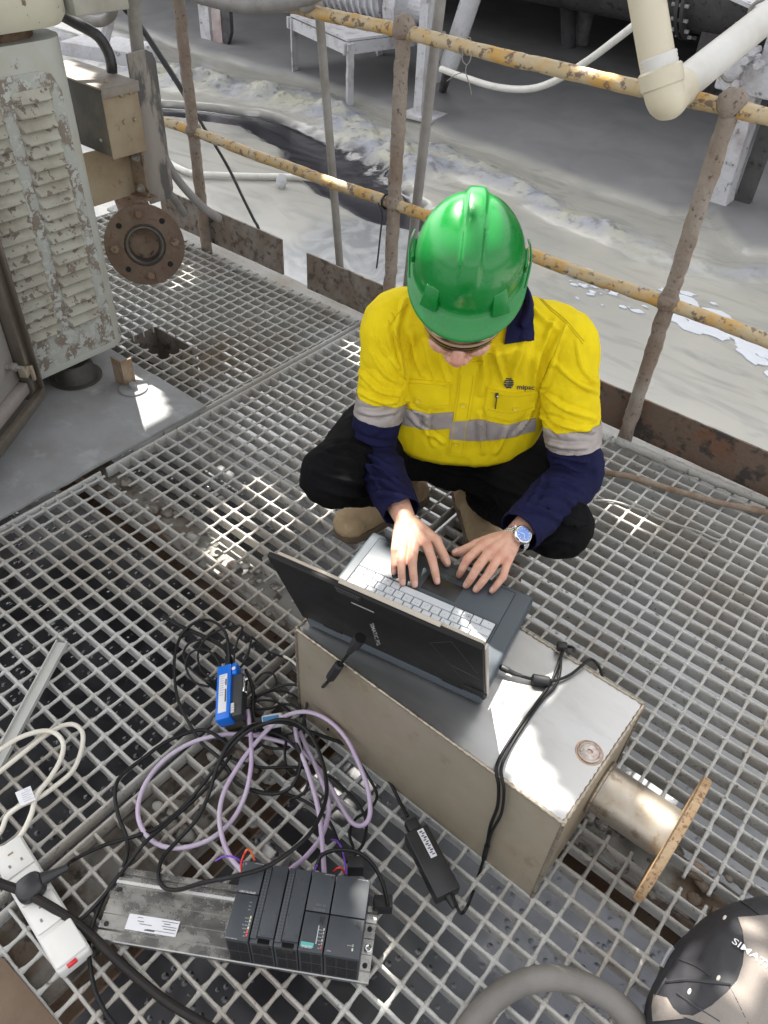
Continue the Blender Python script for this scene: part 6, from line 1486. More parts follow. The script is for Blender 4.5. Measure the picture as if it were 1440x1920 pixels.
for nm, lb, a0, w_, kd in mods:
    t = thing(nm, lb, 'controller module', tuple(rp(a0+w_/2, 0.06, MZ0)), 'controller modules on the rail')
    a1 = a0+w_-0.0010; y0, y1 = -0.002, 0.127
    mbox('case', a0, a1, y0+0.002, y1-0.002, MZ0, MZ1-0.006, M_plc, t, 0.0012)
    # vents on the near side
    for c in range(3 if w_ > 0.05 else 2):
        for r_ in range(2):
            for k in range(7):
                cw = (w_-0.006)/(3 if w_ > 0.05 else 2); zz = MZ0+0.010+r_*0.046+k*0.0055
                mbox('vent', a0+0.003+c*cw, a0+0.003+(c+1)*cw-0.002, y0+0.0005, y0+0.0022, zz, zz+0.0028, M_plcd, t)
    if kd in ('ps', 'cpu', 'cp'):
        sp_ = 0.060 if kd != 'cp' else 0.072
        f1 = mbox('front_cover', a0+0.0004, a1-0.0004, sp_+0.001, y1-0.0015, MZ1-0.007, MZ1, M_plc, t, 0.0012)
        f2 = mbox('front_panel', a0+0.0004, a1-0.0004, y0+0.001, sp_-0.0006, MZ1-0.007, MZ1-0.0008, M_plc, t, 0.0012)
    if kd == 'ps':
        mbox('switch_slot', a0+0.010, a0+0.0135, 0.048, 0.056, MZ1-0.001, MZ1+0.0006, M_plcd, f2); mbox('lever', a0+0.0065, a0+0.008, 0.044, 0.057, MZ1-0.001, MZ1+0.0008, M_plcd, f2)
        mbox('latch_hole', a0+0.003, a0+0.0055, 0.118, 0.121, MZ1, MZ1+0.0004, M_plcd, f1)
        for k, c_ in enumerate(((0.55, 0.56, 0.4), (0.25, 0.32, 0.30))): mbox('status_light', a0+0.0125, a0+0.0150, 0.010+k*0.006, 0.014+k*0.006, MZ1-0.001, MZ1+0.0003, mat('led_%d' % k, c_, 0.4), f2)
        flat_text('DC24V', a0+0.016, a0+0.023, 0.0185, 0.0016, MZ1-0.0005, M_printw, f2); flat_text('PS307', a0+0.048, a0+0.055, 0.006, 0.0018, MZ1-0.0005, M_printw, f2); flat_text('307-1EA00-0AA0', a0+0.004, a0+0.022, 0.1235, 0.0014, MZ1+0.0003, M_printw, f1)
    if kd == 'cpu':
        mbox('switch_slot', a0+0.010, a0+0.0135, 0.046, 0.054, MZ1-0.001, MZ1+0.0006, M_plcd, f2); mbox('lever', a0+0.0065, a0+0.008, 0.042, 0.055, MZ1-0.001, MZ1+0.0008, M_plcd, f2)
        mbox('card_slot', a0+0.0125, a0+0.0140, 0.012, 0.040, MZ1-0.001, MZ1+0.0006, mat('pale_slot', (0.42, 0.44, 0.46), 0.5), f2)
        mk_ = mbox('maker_plate', a0+0.0165, a0+0.0375, 0.0055, 0.0125, MZ1-0.001, MZ1+0.0004, mat('teal_plate', (0.09, 0.36, 0.34), 0.5), f2)
        flat_text('SIEMENS', a0+0.0185, a0+0.0355, 0.0075, -0.0042 if False else 0.0040, MZ1+0.0007, M_printw, mk_)
        flat_text('SIMATIC', a0+0.008, a0+0.028, 0.0665, 0.0042, MZ1+0.0003, mat('grey_print', (0.13, 0.14, 0.15), 0.6), f1); flat_text('S7-300', a0+0.008, a0+0.025, 0.0735, 0.0036, MZ1+0.0003, MATS['grey_print'], f1)
        for k, c_ in enumerate(((0.62, 0.10, 0.08), (0.3, 0.3, 0.3), (0.5, 0.5, 0.42), (0.3, 0.3, 0.3), (0.3, 0.36, 0.32), (0.5, 0.5, 0.45))): mbox('status_light', a0+0.0030, a0+0.0050, 0.006+k*0.0055, 0.0095+k*0.0055, MZ1-0.001, MZ1+0.0003, mat('cpu_led_%d' % k, c_, 0.4), f2)
        for k, s_ in enumerate(('SF', 'BF', 'DC5V', 'FRCE', 'RUN', 'STOP')): flat_text(s_, a0+0.0062, a0+0.0062+0.0016*len(s_), 0.0072+k*0.0055, 0.0014, MZ1-0.0005, M_printw, f2)
        mbox('latch_hole', a0+0.003, a0+0.0065, 0.117, 0.1215, MZ1, MZ1+0.0004, M_plcd, f1)
        flat_text('315-2AG10-0AB0', a0+0.003, a0+0.019, 0.1235, 0.0013, MZ1+0.0003, M_printw, f1)
    if kd == 'cp':
        flat_text('SIMATIC NET', a0+0.006, a0+0.034, 0.0760, 0.0036, MZ1+0.0003, M_printw, f1)
        flat_text('CP 343-1 Lean', a0+0.018, a0+0.038, 0.0015, 0.0018, MZ1-0.0005, M_printw, f2)
        for k, c_ in enumerate(((0.70, 0.10, 0.08), (0.70, 0.12, 0.1), (0.55, 0.56, 0.42), (0.3, 0.32, 0.3), (0.5, 0.5, 0.4), (0.55, 0.55, 0.3))): mbox('status_light', a0+0.0030, a0+0.0055, 0.0065+k*0.0055, 0.0105+k*0.0055, MZ1-0.001, MZ1+0.0003, mat('cp_led_%d' % k, c_, 0.4), f2)
        for k, s_ in enumerate(('SF', 'BF', 'DC5V', 'RX/TX', 'RUN', 'STOP')): flat_text(s_, a0+0.0068, a0+0.0068+0.0017*len(s_), 0.0075+k*0.0055, 0.0015, MZ1-0.0005, M_printw, f2)
        for k, s_ in enumerate(('LAN', 'TP1', 'TP2')): flat_text(s_, a0+0.008, a0+0.012, 0.048+k*0.006, 0.0014, MZ1-0.0005, M_printw, f2)
        flat_text('343-1CX10-0XE0', a0+0.003, a0+0.019, 0.1235, 0.0013, MZ1+0.0003, M_printw, f1)
        flat_text('X2', a0+0.033, a0+0.036, 0.1215, 0.003, MZ1+0.0003, M_printw, f1)
    if kd == 'sm':
        dr_ = mbox('front_door', a0+0.0006, a0+0.0275, y0+0.012, y1-0.0015, MZ1-0.0075, MZ1-0.0005, M_plc, t, 0.0012)
        mbox('door_inset', a0+0.0030, a0+0.0265, y0+0.014, 0.116, MZ1-0.001, MZ1+0.0003, M_plc, dr_, 0.0006)
        ls_ = mbox('light_strip', a0+0.0282, a1-0.0004, y0+0.008, y1-0.0015, MZ1-0.0075, MZ1-0.0012, M_plc, t, 0.001)
        for k in range(20): mbox('status_window', a0+0.0300, a0+0.0325, 0.012+k*0.0053, 0.0145+k*0.0053, MZ1-0.0014, MZ1-0.0008, mat('dim_window', (0.075, 0.08, 0.088), 0.4), ls_); mbox('status_window', a0+0.0345, a0+0.0370, 0.012+k*0.0053, 0.0145+k*0.0053, MZ1-0.0014, MZ1-0.0008, MATS['dim_window'], ls_)
        for k in range(4):
            for aa in (a0+0.0045, a0+0.024): mbox('rivet', aa, aa+0.0015, 0.018+k*0.029, 0.0205+k*0.029, MZ1+0.0002, MZ1+0.0008, M_plcd, dr_)
        mb = MB(); mb.lathe(rp(a0+0.014, 0.108, MZ1+0.0003), (0, 0, 1), [(0, 0.0030), (0.0004, 0.003), (0.0004, 0)], 16); part('knockout', mb, mat('knockout_grey', (0.024, 0.027, 0.031), 0.5), dr_)
        mbox('cable_notch', a0+0.006, a0+0.026, y0-0.0004, y0+0.011, MZ1-0.020, MZ1-0.006, M_plcd, t)

# ================================================================ blue adapter box
bA, bB = at(407, 1250, 0.062), at(452, 1262, 0.062)
ax1 = (at(402, 1352, 0.062)-bA); bl_len = ax1.length; ax1.normalize(); ax2 = Vector((-ax1.y, ax1.x, 0))
if ax2.dot(bB-bA) < 0: ax2 = -ax2
up_b = (Vector((0, 0, 1))-ax2*0.35).normalized(); ax2b = ax1.cross(up_b)
if ax2b.dot(ax2) < 0: ax2b = -ax2b
BROT = Matrix((ax1, ax2b, ax1.cross(ax2b))).transposed(); bz_ = ax1.cross(ax2b)
if bz_.z < 0: bz_ = -bz_
ub = thing('adapter_box', 'bright blue adapter box with white label among the black cables', 'adapter', (bA.x, bA.y, 0.0))
M_blue = mat('bright_blue_plastic', (0.006, 0.135, 0.60), 0.35, col2=(0.008, 0.15, 0.64), scale=20)
def bb(l, w, h): return bA+ax1*l+ax2b*w+bz_*h
def bbox(name, l0, l1, w0, w1, h0, h1, m, par, bev=0.0):
    mb = MB(); mb.hexa([bb(l, w, h0) for l, w in ((l0, w0), (l1, w0), (l1, w1), (l0, w1))], [bb(l, w, h1) for l, w in ((l0, w0), (l1, w0), (l1, w1), (l0, w1))]); return part(name, mb, m, par, bevel=bev)
bw_ = 0.046
bcs = bbox('case', 0, bl_len, 0.0, bw_*0.74, -0.032, 0, M_blue, ub, 0.004)
lbl = bbox('label', 0.026, bl_len-0.016, 0.007, bw_*0.56, 0.0001, 0.0006, mat('white_label', (0.66, 0.66, 0.68), 0.5), bcs)
for k in range(9): bbox('print_line', 0.030+k*0.006, 0.0315+k*0.006, 0.009, 0.009+(0.009 if k % 3 else 0.012), 0.0007, 0.0009, mat('faint_print', (0.38, 0.38, 0.42), 0.6), lbl)
for l0_, l1_ in ((0.040, 0.056), (0.066, 0.098)): bbox('print_bar', l0_, l1_, bw_*0.47, bw_*0.54, 0.0007, 0.0009, M_dkbox, lbl)
bbox('end_part', 0.0, 0.030, bw_*0.74+0.0005, bw_, -0.030, -0.002, M_blue, ub, 0.003)
bbox('lower_case', 0.031, bl_len-0.004, bw_*0.74+0.0005, bw_+0.012, -0.032, -0.006, mat('dark_grey_plug', (0.035, 0.037, 0.04), 0.5), ub, 0.002)
for k in range(4): bbox('terminal', bl_len-0.034+k*0.006, bl_len-0.029+k*0.006, bw_*0.76, bw_*0.92, -0.0055, -0.002, mat('white_terminal', (0.55, 0.55, 0.52), 0.5), ub)
sc = MB(); sc.lathe(bb(0.016, bw_*0.86, -0.0015), bz_, [(0, 0.0045), (0.001, 0.0045), (0.0015, 0.0)], 16); part('sticker_dot', sc, mat('white_label', (0.66, 0.66, 0.68), 0.5), ub, smooth=True)
db = bbox('serial_plug', 0.040, 0.078, bw_+0.0125, bw_+0.017, -0.026, -0.008, M_chrome, ub, 0.001)
for l_ in (0.041, 0.077):
    mb = MB(); mb.cyl(bb(l_, bw_+0.017, -0.017), bb(l_, bw_+0.021, -0.017), 0.003, n=6); part('plug_screw', mb, M_chrome, db)
bbox('cable_plug', -0.034, -0.001, 0.012, 0.026, -0.026, -0.012, M_plcd, ub, 0.002)
bbox('cable_plug', -0.014, -0.001, 0.001, 0.009, -0.026, -0.012, mat('grey_plug', (0.42, 0.42, 0.41), 0.5), ub, 0.001)
bbox('foot', 0.01, bl_len-0.01, 0.004, bw_, -0.0595, -0.0325, M_dkbox, ub)
# small white and blue serial plug
sp0 = at(512, 1352, 0.055); sdx = (at(540, 1347, 0.055)-sp0).normalized(); sdy = Vector((-sdx.y, sdx.x, 0))
wp_ = thing('serial_adapter', 'small white and blue plug below the blue adapter box', 'plug', (sp0.x, sp0.y, 0.0))
WR2 = Matrix((sdx, sdy, Vector((0, 0, 1)))).transposed()
mb = MB(); mb.box(sp0, (0.046, 0.030, 0.016), WR2); part('body', mb, mat('white_plug', (0.60, 0.62, 0.63), 0.4), wp_, bevel=0.006, seg=3)
mb = MB(); mb.box(sp0+Vector((0, 0, 0.0083))-sdx*0.004, (0.034, 0.016, 0.001), WR2); part('blue_inlay', mb, mat('mid_blue', (0.05, 0.20, 0.40), 0.4), wp_)
mb = MB(); mb.box(sp0-sdx*0.030, (0.014, 0.024, 0.010), WR2); part('connector', mb, M_plcd, wp_)
mb = MB(); mb.box(Vector((sp0.x, sp0.y, 0.0235)), (0.03, 0.02, 0.046), WR2); part('stand', mb, M_plcd, wp_)

# ================================================================ laptop power brick
q0, q1 = at(780, 1553, 0.033), at(842, 1674, 0.033); pdv = (q1-q0); pl_ = pdv.length; pdv.normalize(); psv = Vector((-pdv.y, pdv.x, 0))
pb = thing('power_adapter', 'black laptop power brick lying on the grating beside the steel box', 'power adapter', (q0.x, q0.y, 0.0))
PROT = Matrix((pdv, psv, Vector((0, 0, 1)))).transposed()
mb = MB(); mb.box((q0+q1)/2-Vector((0, 0, 0.016)), (pl_, 0.050, 0.032), PROT); pcs = part('case', mb, mat('black_brick', (0.012, 0.0125, 0.014), 0.45, col2=(0.018, 0.018, 0.019), scale=20), pb, bevel=0.004)
mb = MB(); mb.box(q0.lerp(q1, 0.26)+psv*0.006+Vector((0, 0, 0.0004)), (0.058, 0.013, 0.0006), PROT); plb = part('label', mb, mat('white_label', (0.66, 0.66, 0.68), 0.5), pcs)
for k in range(12):
    mb = MB(); mb.box(q0.lerp(q1, 0.26)+pdv*(-0.024+k*0.0043)+psv*(0.006+(0.002 if k % 2 else -0.001))+Vector((0, 0, 0.0009)), (0.0022 if k % 3 else 0.003, 0.006, 0.0002), PROT); part('print_line', mb, mat('dark_print', (0.08, 0.08, 0.10), 0.6), plb)
mb = MB(); mb.box(q0-pdv*0.012-Vector((0, 0, 0.014)), (0.024, 0.026, 0.020), PROT); part('mains_plug', mb, M_plcd, pb, bevel=0.003)
mb = MB(); mb.tube([q1-Vector((0, 0, 0.016)), q1+pdv*0.022-Vector((0, 0, 0.016))], [0.008, 0.0045], 12); part('strain_relief', mb, M_plcd, pb, smooth=True)

# ================================================================ socket strip with plug
s0 = at(22, 1605, 0.042); s1 = at(138, 1800, 0.042)
sdv = (s1-s0); sl_ = sdv.length; sdv.normalize(); ssv = Vector((-sdv.y, sdv.x, 0)); SROT = Matrix((sdv, ssv, Vector((0, 0, 1)))).transposed()
M_wpl = mat('white_socket_plastic', (0.64, 0.63, 0.60), 0.4, col2=(0.58, 0.565, 0.53), scale=14, mixlo=0.5, mixhi=0.75, col3=(0.42, 0.39, 0.34), scale3=50, lo3=0.68, hi3=0.8)
ss = thing('socket_strip', 'white socket strip with red switch at the lower left', 'socket strip', (s0.x, s0.y, 0.0))
s0x = s0-sdv*0.035; sln = sl_+0.035; SWD = 0.056
smid = s0x+sdv*sln/2
mb = MB(); mb.box(Vector((smid.x, smid.y, 0.0195)), (sln, SWD+0.004, 0.035), SROT); bs_ = part('body', mb, M_wpl, ss, bevel=0.007, seg=3)
for k in range(3):
    c_ = s1-sdv*(0.105+k*0.062)
    mb = MB(); mb.box(Vector((c_.x, c_.y, 0.0385)), (0.058, SWD-0.003, 0.004), SROT); so = part('socket', mb, M_wpl, bs_, bevel=0.0015)
    for (dx, dy, lx, ly) in ((-0.012, 0.0, 0.009, 0.004), (0.010, 0.011, 0.004, 0.0065), (0.010, -0.011, 0.004, 0.0065)):
        p_ = c_+sdv*dx+ssv*dy; mb = MB(); mb.box(Vector((p_.x, p_.y, 0.0407)), (ly if dx > 0 else 0.0035, lx if dx > 0 else 0.010, 0.0005), SROT)
        part('pin_hole', mb, mat('pin_hole_grey', (0.20, 0.19, 0.17), 0.7) if dx > 0 else mat('brass_slot', (0.24, 0.17, 0.08), 0.5), so)
c_ = s1-sdv*0.036
mb = MB(); mb.box(Vector((c_.x, c_.y, 0.0395)), (0.062, SWD, 0.007), SROT); part('end_cover', mb, M_wpl, bs_, bevel=0.003, seg=3)
c_ = s1-sdv*0.001
mb = MB(); mb.box(Vector((c_.x, c_.y, 0.033))-ssv*0.004, (0.006, 0.017, 0.008), SROT); part('red_switch', mb, mat('red_rocker', (0.60, 0.02, 0.03), 0.35), bs_, bevel=0.001)
# black plug in the strip
pc_ = s1-sdv*0.156
bpz = thing('mains_plug', 'black mains plug pushed into the white socket strip', 'plug', (pc_.x, pc_.y, 0.0415))
rings = []
for z_, w_, l_ in ((0.0415, 0.050, 0.046), (0.053, 0.050, 0.046), (0.060, 0.046, 0.040), (0.0635, 0.036, 0.030)):
    rings.append([Vector((pc_.x, pc_.y, z_))+(sdv*math.cos(a)*l_/2+ssv*math.sin(a)*w_/2)*((abs(math.cos(a))**3+abs(math.sin(a))**3)**(-1/3)) for a in [2*math.pi*k/24 for k in range(24)]])
mb = MB(); mb.rings(rings); part('plug_body', mb, mat('black_plug', (0.022, 0.022, 0.024), 0.4), bpz, smooth=True, angle=60)
gd = (at(112, 1634, 0.055)-Vector((pc_.x, pc_.y, 0.055))); gd.z = 0; gd.normalize()
g0 = Vector((pc_.x, pc_.y, 0.056))+gd*0.022
mb = MB(); mb.tube([g0, g0+gd*0.02, g0+gd*0.045], [0.013, 0.0085, 0.0055], 12); part('cord_grip', mb, MATS['black_plug'], bpz, smooth=True)
for k in range(5):
    mb = MB(); mb.tube([g0+gd*(0.016+k*0.005), g0+gd*(0.018+k*0.005)], 0.0095-k*0.0007, 12); part('grip_rib', mb, MATS['black_plug'], bpz)

# ================================================================ plastic trunking strip
t0, t1 = at(116, 1202, 0.012), at(-60, 1530, 0.012); tdv = (t1-t0); tdv.normalize(); tsv = Vector((-tdv.y, tdv.x, 0)); tl_ = (t1-t0).length
trk = [(-0.0135, 0.0), (-0.0135, 0.012), (-0.0112, 0.012), (-0.0112, 0.003), (0.0112, 0.003), (0.0112, 0.012), (0.0135, 0.012), (0.0135, 0.0)]
mb = MB(); mb.rings([[Vector((t0.x, t0.y, 0.003))+tdv*l_+tsv*x+Vector((0, 0, z)) for x, z in trk] for l_ in (0, tl_)])
solo('trunking_strip', mb, mat('pale_grey_pvc', (0.50, 0.50, 0.47), 0.4, col2=(0.45, 0.45, 0.43), scale=12), 'pale grey plastic trunking strip lying on the grating at the left', 'trunking', org=(t0.x, t0.y, 0))

# ================================================================ backpack in the lower right corner
bkt = thing('backpack', 'black backpack with white lettering in the lower right corner', 'backpack', (0.30, 0.72, 0.0))
M_bag = mat('black_backpack_fabric', (0.020, 0.020, 0.024), 0.6, col2=(0.028, 0.028, 0.032), scale=8, col3=(0.10, 0.10, 0.10), scale3=12, lo3=0.68, hi3=0.85, bump=0.25, bscale=900, bdist=0.0005)
M_mesh = mat('grey_beige_mesh_fabric', (0.21, 0.185, 0.165), 0.85, col2=(0.24, 0.21, 0.185), scale=9, bump=0.9, bscale=600, bdist=0.0012)
bkm = MB()
_ol = [at(x, y, 0.03) for x, y in ((1206, 1925), (1214, 1885), (1232, 1835), (1262, 1780), (1305, 1738), (1350, 1712), (1400, 1700), (1460, 1700), (1540, 1740), (1590, 1830), (1600, 1950), (1560, 2060), (1450, 2110), (1330, 2090), (1240, 2010))]
_cc = sum(_ol, Vector())/len(_ol); _ol2 = spline(_ol+[_ol[0]], 4)[:-1]; rings = []
for k in range(9):
    th = (math.pi/2)*k/8; rr_ = math.cos(th)**0.62; zz_ = 0.02+0.145*math.sin(th)**0.85
    rings.append([Vector((_cc.x+(p.x-_cc.x)*max(rr_, 0.02), _cc.y+(p.y-_cc.y)*max(rr_, 0.02), zz_)) for p in _ol2])
rings.insert(0, [Vector((_cc.x+(p.x-_cc.x)*0.9, _cc.y+(p.y-_cc.y)*0.9, 0.004)) for p in _ol2])
bkm.rings(rings)
bk_me = remeshed('shell', bkm, 0.006, 6)
for v in bk_me.vertices:
    if v.co.z < 0.004: v.co.z = 0.004
wrinkle(bk_me, 0.004, 9, None, 1, 4.0); wrinkle(bk_me, 0.0015, 30, None, 1, 2.0)
bk_bvh = bvh_of(bk_me)
bk_o = put('shell', bk_me, M_bag, bkt)
def bag_band(name, left, right, m, off, n=10):
    rows = [[left[i], ((left[i][0]+right[i][0])/2, (left[i][1]+right[i][1])/2), right[i]] for i in range(len(left))]
    return patch_on(name, rows, m, bk_o, off, bk_bvh, sub=n)
bag_band('mesh_panel', [(1384, 1722), (1392, 1745), (1396, 1775), (1392, 1810), (1382, 1838), (1362, 1862), (1335, 1885), (1300, 1905), (1262, 1900)], [(1500, 1712), (1505, 1745), (1510, 1775), (1512, 1810), (1512, 1840), (1512, 1870), (1505, 1900), (1490, 1940), (1440, 1960)], M_mesh, 0.0025)
bag_band('mesh_panel', [(1228, 1866), (1224, 1888), (1226, 1915)], [(1252, 1872), (1262, 1890), (1285, 1910)], M_mesh, 0.0025, 6)
for pts, r_ in ((((1275, 1800), (1305, 1812), (1332, 1830)), 0.0012), (((1250, 1842), (1290, 1838), (1340, 1842), (1370, 1845)), 0.0028), (((1270, 1862), (1310, 1890), (1350, 1915)), 0.0018), (((1368, 1850), (1385, 1885), (1402, 1920)), 0.0015), (((1385, 1688), (1410, 1705), (1435, 1725)), 0.0014), (((1250, 1835), (1230, 1870)), 0.002), (((1240, 1800), (1270, 1760), (1310, 1722), (1360, 1690)), 0.0022)):
    w = [cast(p_.x, p_.y, bk_bvh) for p_ in spline([(x, y, 0) for x, y in pts], 8)]; w = [h_+n_*0.0012 for h_, n_ in w if h_ is not None]
    if len(w) > 2: mb = MB(); mb.tube(w, r_, 6); part('seam_piping', mb, mat('bag_piping', (0.03, 0.03, 0.033), 0.5), bk_o, smooth=True)
text_on('SIMATIC', (1371, 1770), (1452, 1828), 12, mat('white_bag_print', (0.72, 0.72, 0.72), 0.6), bk_o, bk_bvh, 0.0042, thick=0.004)
for px_, py_, a_ in ((1359, 1721, 0.3), (1347, 1834, 0.1), (1293, 1859, 0.1), (1320, 1718, 0.5)):
    h_, n_ = cast(px_, py_, bk_bvh)
    if h_ is not None: mb = MB(); mb.sphere(h_, 0.0042, 10, 6, (0.7, 1.3, 0.6)); part('rivet', mb, mat('pale_rivet', (0.60, 0.57, 0.50), 0.5), bk_o, smooth=True)
w = [cast(p_.x, p_.y, bk_bvh) for p_ in spline([(1245, 1815, 0), (1255, 1795, 0), (1265, 1780, 0)], 6)]; w = [h_+n_*0.004 for h_, n_ in w if h_ is not None]
if len(w) > 2: mb = MB(); mb.tube(w, 0.004, 8); part('side_buckle', mb, mat('grey_buckle', (0.28, 0.28, 0.30), 0.4), bk_o, smooth=True)

# ================================================================ thick ribbed hose at the bottom
hp = spline([at(x, y, z) for x, y, z in ((850, 1995, 0.026), (878, 1930, 0.026), (914, 1885, 0.026), (962, 1850, 0.026), (1020, 1834, 0.026), (1080, 1841, 0.026), (1138, 1870, 0.026), (1185, 1912, 0.026), (1225, 1970, 0.026))], 14)
hmb = MB(); hmb.tube(hp, 0.0208, 28)
solo('ribbed_hose', hmb, mat('grey_ribbed_hose', (0.135, 0.125, 0.112), 0.6, col2=(0.175, 0.165, 0.15), scale=9, bump=0.3, bscale=200), 'thick grey hose arching on the grating at the bottom edge', 'hose', smooth=True, angle=180)

# ================================================================ cables
M_cblk = mat('black_cable_sheath', (0.0065, 0.0065, 0.007), 0.42, col2=(0.013, 0.013, 0.0135), scale=30, mixlo=0.5, mixhi=0.75, spec=0.3)
M_cpur = mat('violet_cable_sheath', (0.47, 0.40, 0.50), 0.45, col2=(0.42, 0.31, 0.46), scale=9, mixlo=0.42, mixhi=0.68, col3=(0.30, 0.14, 0.38), scale3=14, lo3=0.68, hi3=0.76)
M_cwht = mat('cream_white_cable', (0.66, 0.63, 0.55), 0.4, col2=(0.60, 0.55, 0.46), scale=12, mixlo=0.5, mixhi=0.75)
def c6(x, y): return (140+x/2.1818, 1100+y/2.1818)
def c8(x, y): return (x/2.493, 1150+y/2.493)
def c7(x, y): return (540+x/1.6, 1100+y/1.6)
def cable_pts(px, z, sub=9):
    """px: picture points, z: one height, or list of heights"""
    zs = z if hasattr(z, '__len__') else [z]*len(px)
    return spline([at(x, y, h) for (x, y), h in zip(px, zs)], sub)
def zprof(n, lo, hi, seed, a=None, b=None):
    r_ = random.Random(seed); ph = r_.uniform(0, 6)
    out = [lo+(hi-lo)*(0.5+0.5*math.sin(ph+i*0.9)) for i in range(n)]
    if a is not None: out[0] = a
    if b is not None: out[-1] = b
    return out
def cable(name, px, z, r, m, label, n=8, sub=9):
    mb = MB(); P = cable_pts(px, z, sub); mb.tube(P, r, n)
    return solo(name, mb, m, label, 'cable', smooth=True, angle=180), P
p1 = [c6(*p) for p in ((708, 505), (716, 560), (722, 640), (721, 740), (695, 860), (640, 960), (550, 1035), (440, 1068), (350, 1058), (285, 1005), (258, 920), (285, 815), (360, 715), (470, 642), (590, 608), (700, 604), (800, 622), (890, 650), (965, 705), (1040, 810), (1090, 900), (1135, 965), (1180, 975), (1208, 930), (1200, 830), (1165, 730), (1110, 620), (1035, 545), (950, 512), (865, 528), (800, 575), (735, 645), (675, 725), (615, 830), (592, 930), (605, 1030), (640, 1110), (690, 1170))]
z_ = [0.045, 0.05, 0.06, 0.05, 0.03, 0.015, 0.012, 0.012, 0.012, 0.012, 0.012, 0.012, 0.012, 0.014, 0.018, 0.02, 0.02, 0.02, 0.02, 0.02, 0.02, 0.03, 0.04, 0.05, 0.06, 0.07, 0.08, 0.085, 0.085, 0.08, 0.07, 0.06, 0.05, 0.04, 0.035, 0.04, 0.05, 0.06]
cable('bus_cable', p1, z_, 0.0047, M_cpur, 'violet bus cable looping from the blue adapter to the communication module', 10)
p2 = [c6(*p) for p in ((880, 1158), (950, 1100), (1015, 1010), (1040, 890), (1000, 770), (948, 655), (915, 580), (902, 580), (920, 660), (962, 780), (998, 920), (1013, 1050), (1021, 1175))]
cable('bus_cable', p2, [0.06, 0.045, 0.035, 0.03, 0.03, 0.03, 0.03, 0.04, 0.05, 0.055, 0.06, 0.065, 0.07], 0.0047, M_cpur, 'violet bus cable with both ends behind the processor module', 10)
# mains lead: plug -> power brick
p7 = [(112, 1634), (124, 1624)]+[c6(*p) for p in ((0, 1115), (120, 1058), (250, 1020), (340, 985), (450, 895), (550, 775), (640, 655), (720, 585), (800, 556), (880, 560), (950, 588), (1045, 622), (1150, 662), (1240, 722), (1290, 800), (1330, 880), (1362, 940))]
cable('mains_lead', p7, [0.056, 0.05, 0.025, 0.012, 0.012, 0.014, 0.02, 0.04, 0.075, 0.095, 0.10, 0.09, 0.06, 0.03, 0.012, 0.010, 0.010, 0.012, 0.019], 0.0038, M_cblk, 'black mains lead from the socket strip plug to the power brick')
p10 = [c6(*p) for p in ((745, 575), (830, 545), (900, 553), (960, 600), (1005, 690), (1030, 800), (1022, 890), (970, 1000), (880, 1085), (770, 1152), (640, 1188), (520, 1213), (425, 1240), (368, 1232), (342, 1185), (360, 1110), (420, 1040), (500, 950), (548, 850), (582, 740), (632, 640), (705, 577), (770, 560))]
cable('black_cable', p10, [0.09, 0.11, 0.11, 0.11, 0.11, 0.115, 0.12, 0.13, 0.14, 0.145, 0.14, 0.10, 0.06, 0.04, 0.03, 0.02, 0.02, 0.03, 0.04, 0.06, 0.08, 0.09, 0.07], 0.0040, M_cblk, 'black cable in one wide loop over the end of the controller rail')
p8 = [c6(*p) for p in ((640, 655), (560, 598), (500, 588), (380, 632), (270, 710), (185, 780), (165, 850), (180, 940), (210, 1020), (215, 1090), (190, 1165), (125, 1260), (78, 1370), (58, 1480), (80, 1640), (128, 1745), (170, 1800))]
cable('black_cable', p8, [0.05, 0.02, 0.012, 0.012, 0.010, 0.010, 0.010, 0.010, 0.010, 0.02, 0.012, 0.010, 0.010, 0.010, 0.010, 0.010, 0.010], 0.0040, M_cblk, 'black cable passing the left end of the rail down to the bottom edge')
p9 = [c6(*p) for p in ((640, 690), (560, 800), (480, 880), (380, 968), (290, 1045), (222, 1130), (150, 1225), (60, 1330), (-20, 1395))]
cable('black_cable', p9, [0.04, 0.03, 0.02, 0.02, 0.03, 0.022, 0.02, 0.01, 0.01], 0.0038, M_cblk, 'black cable running straight from the tangle towards the socket strip')
# cables of the blue adapter
b1 = [c6(*p) for p in ((357, 118), (430, 160), (520, 200), (600, 243), (628, 280), (626, 330))]
cable('black_cable', b1, [0.006, 0.014, 0.03, 0.05, 0.06, 0.055], 0.0050, M_cblk, 'thick black cable with a loose end left of the blue adapter', 10)
b2_ = [c6(*p) for p in ((632, 335), (630, 250), (612, 180), (560, 140), (500, 143), (442, 190), (412, 270), (408, 360), (425, 470), (470, 562), (520, 640), (580, 690), (625, 740), (660, 800), (720, 832), (800, 848), (870, 832), (910, 780), (928, 700), (905, 640))]
cable('black_cable', b2_, [0.055, 0.08, 0.09, 0.08, 0.05, 0.02, 0.010, 0.010, 0.010, 0.010, 0.012, 0.012, 0.012, 0.014, 0.016, 0.02, 0.03, 0.04, 0.05, 0.06], 0.0036, M_cblk, 'black cable arching high above the blue adapter and down its left side')
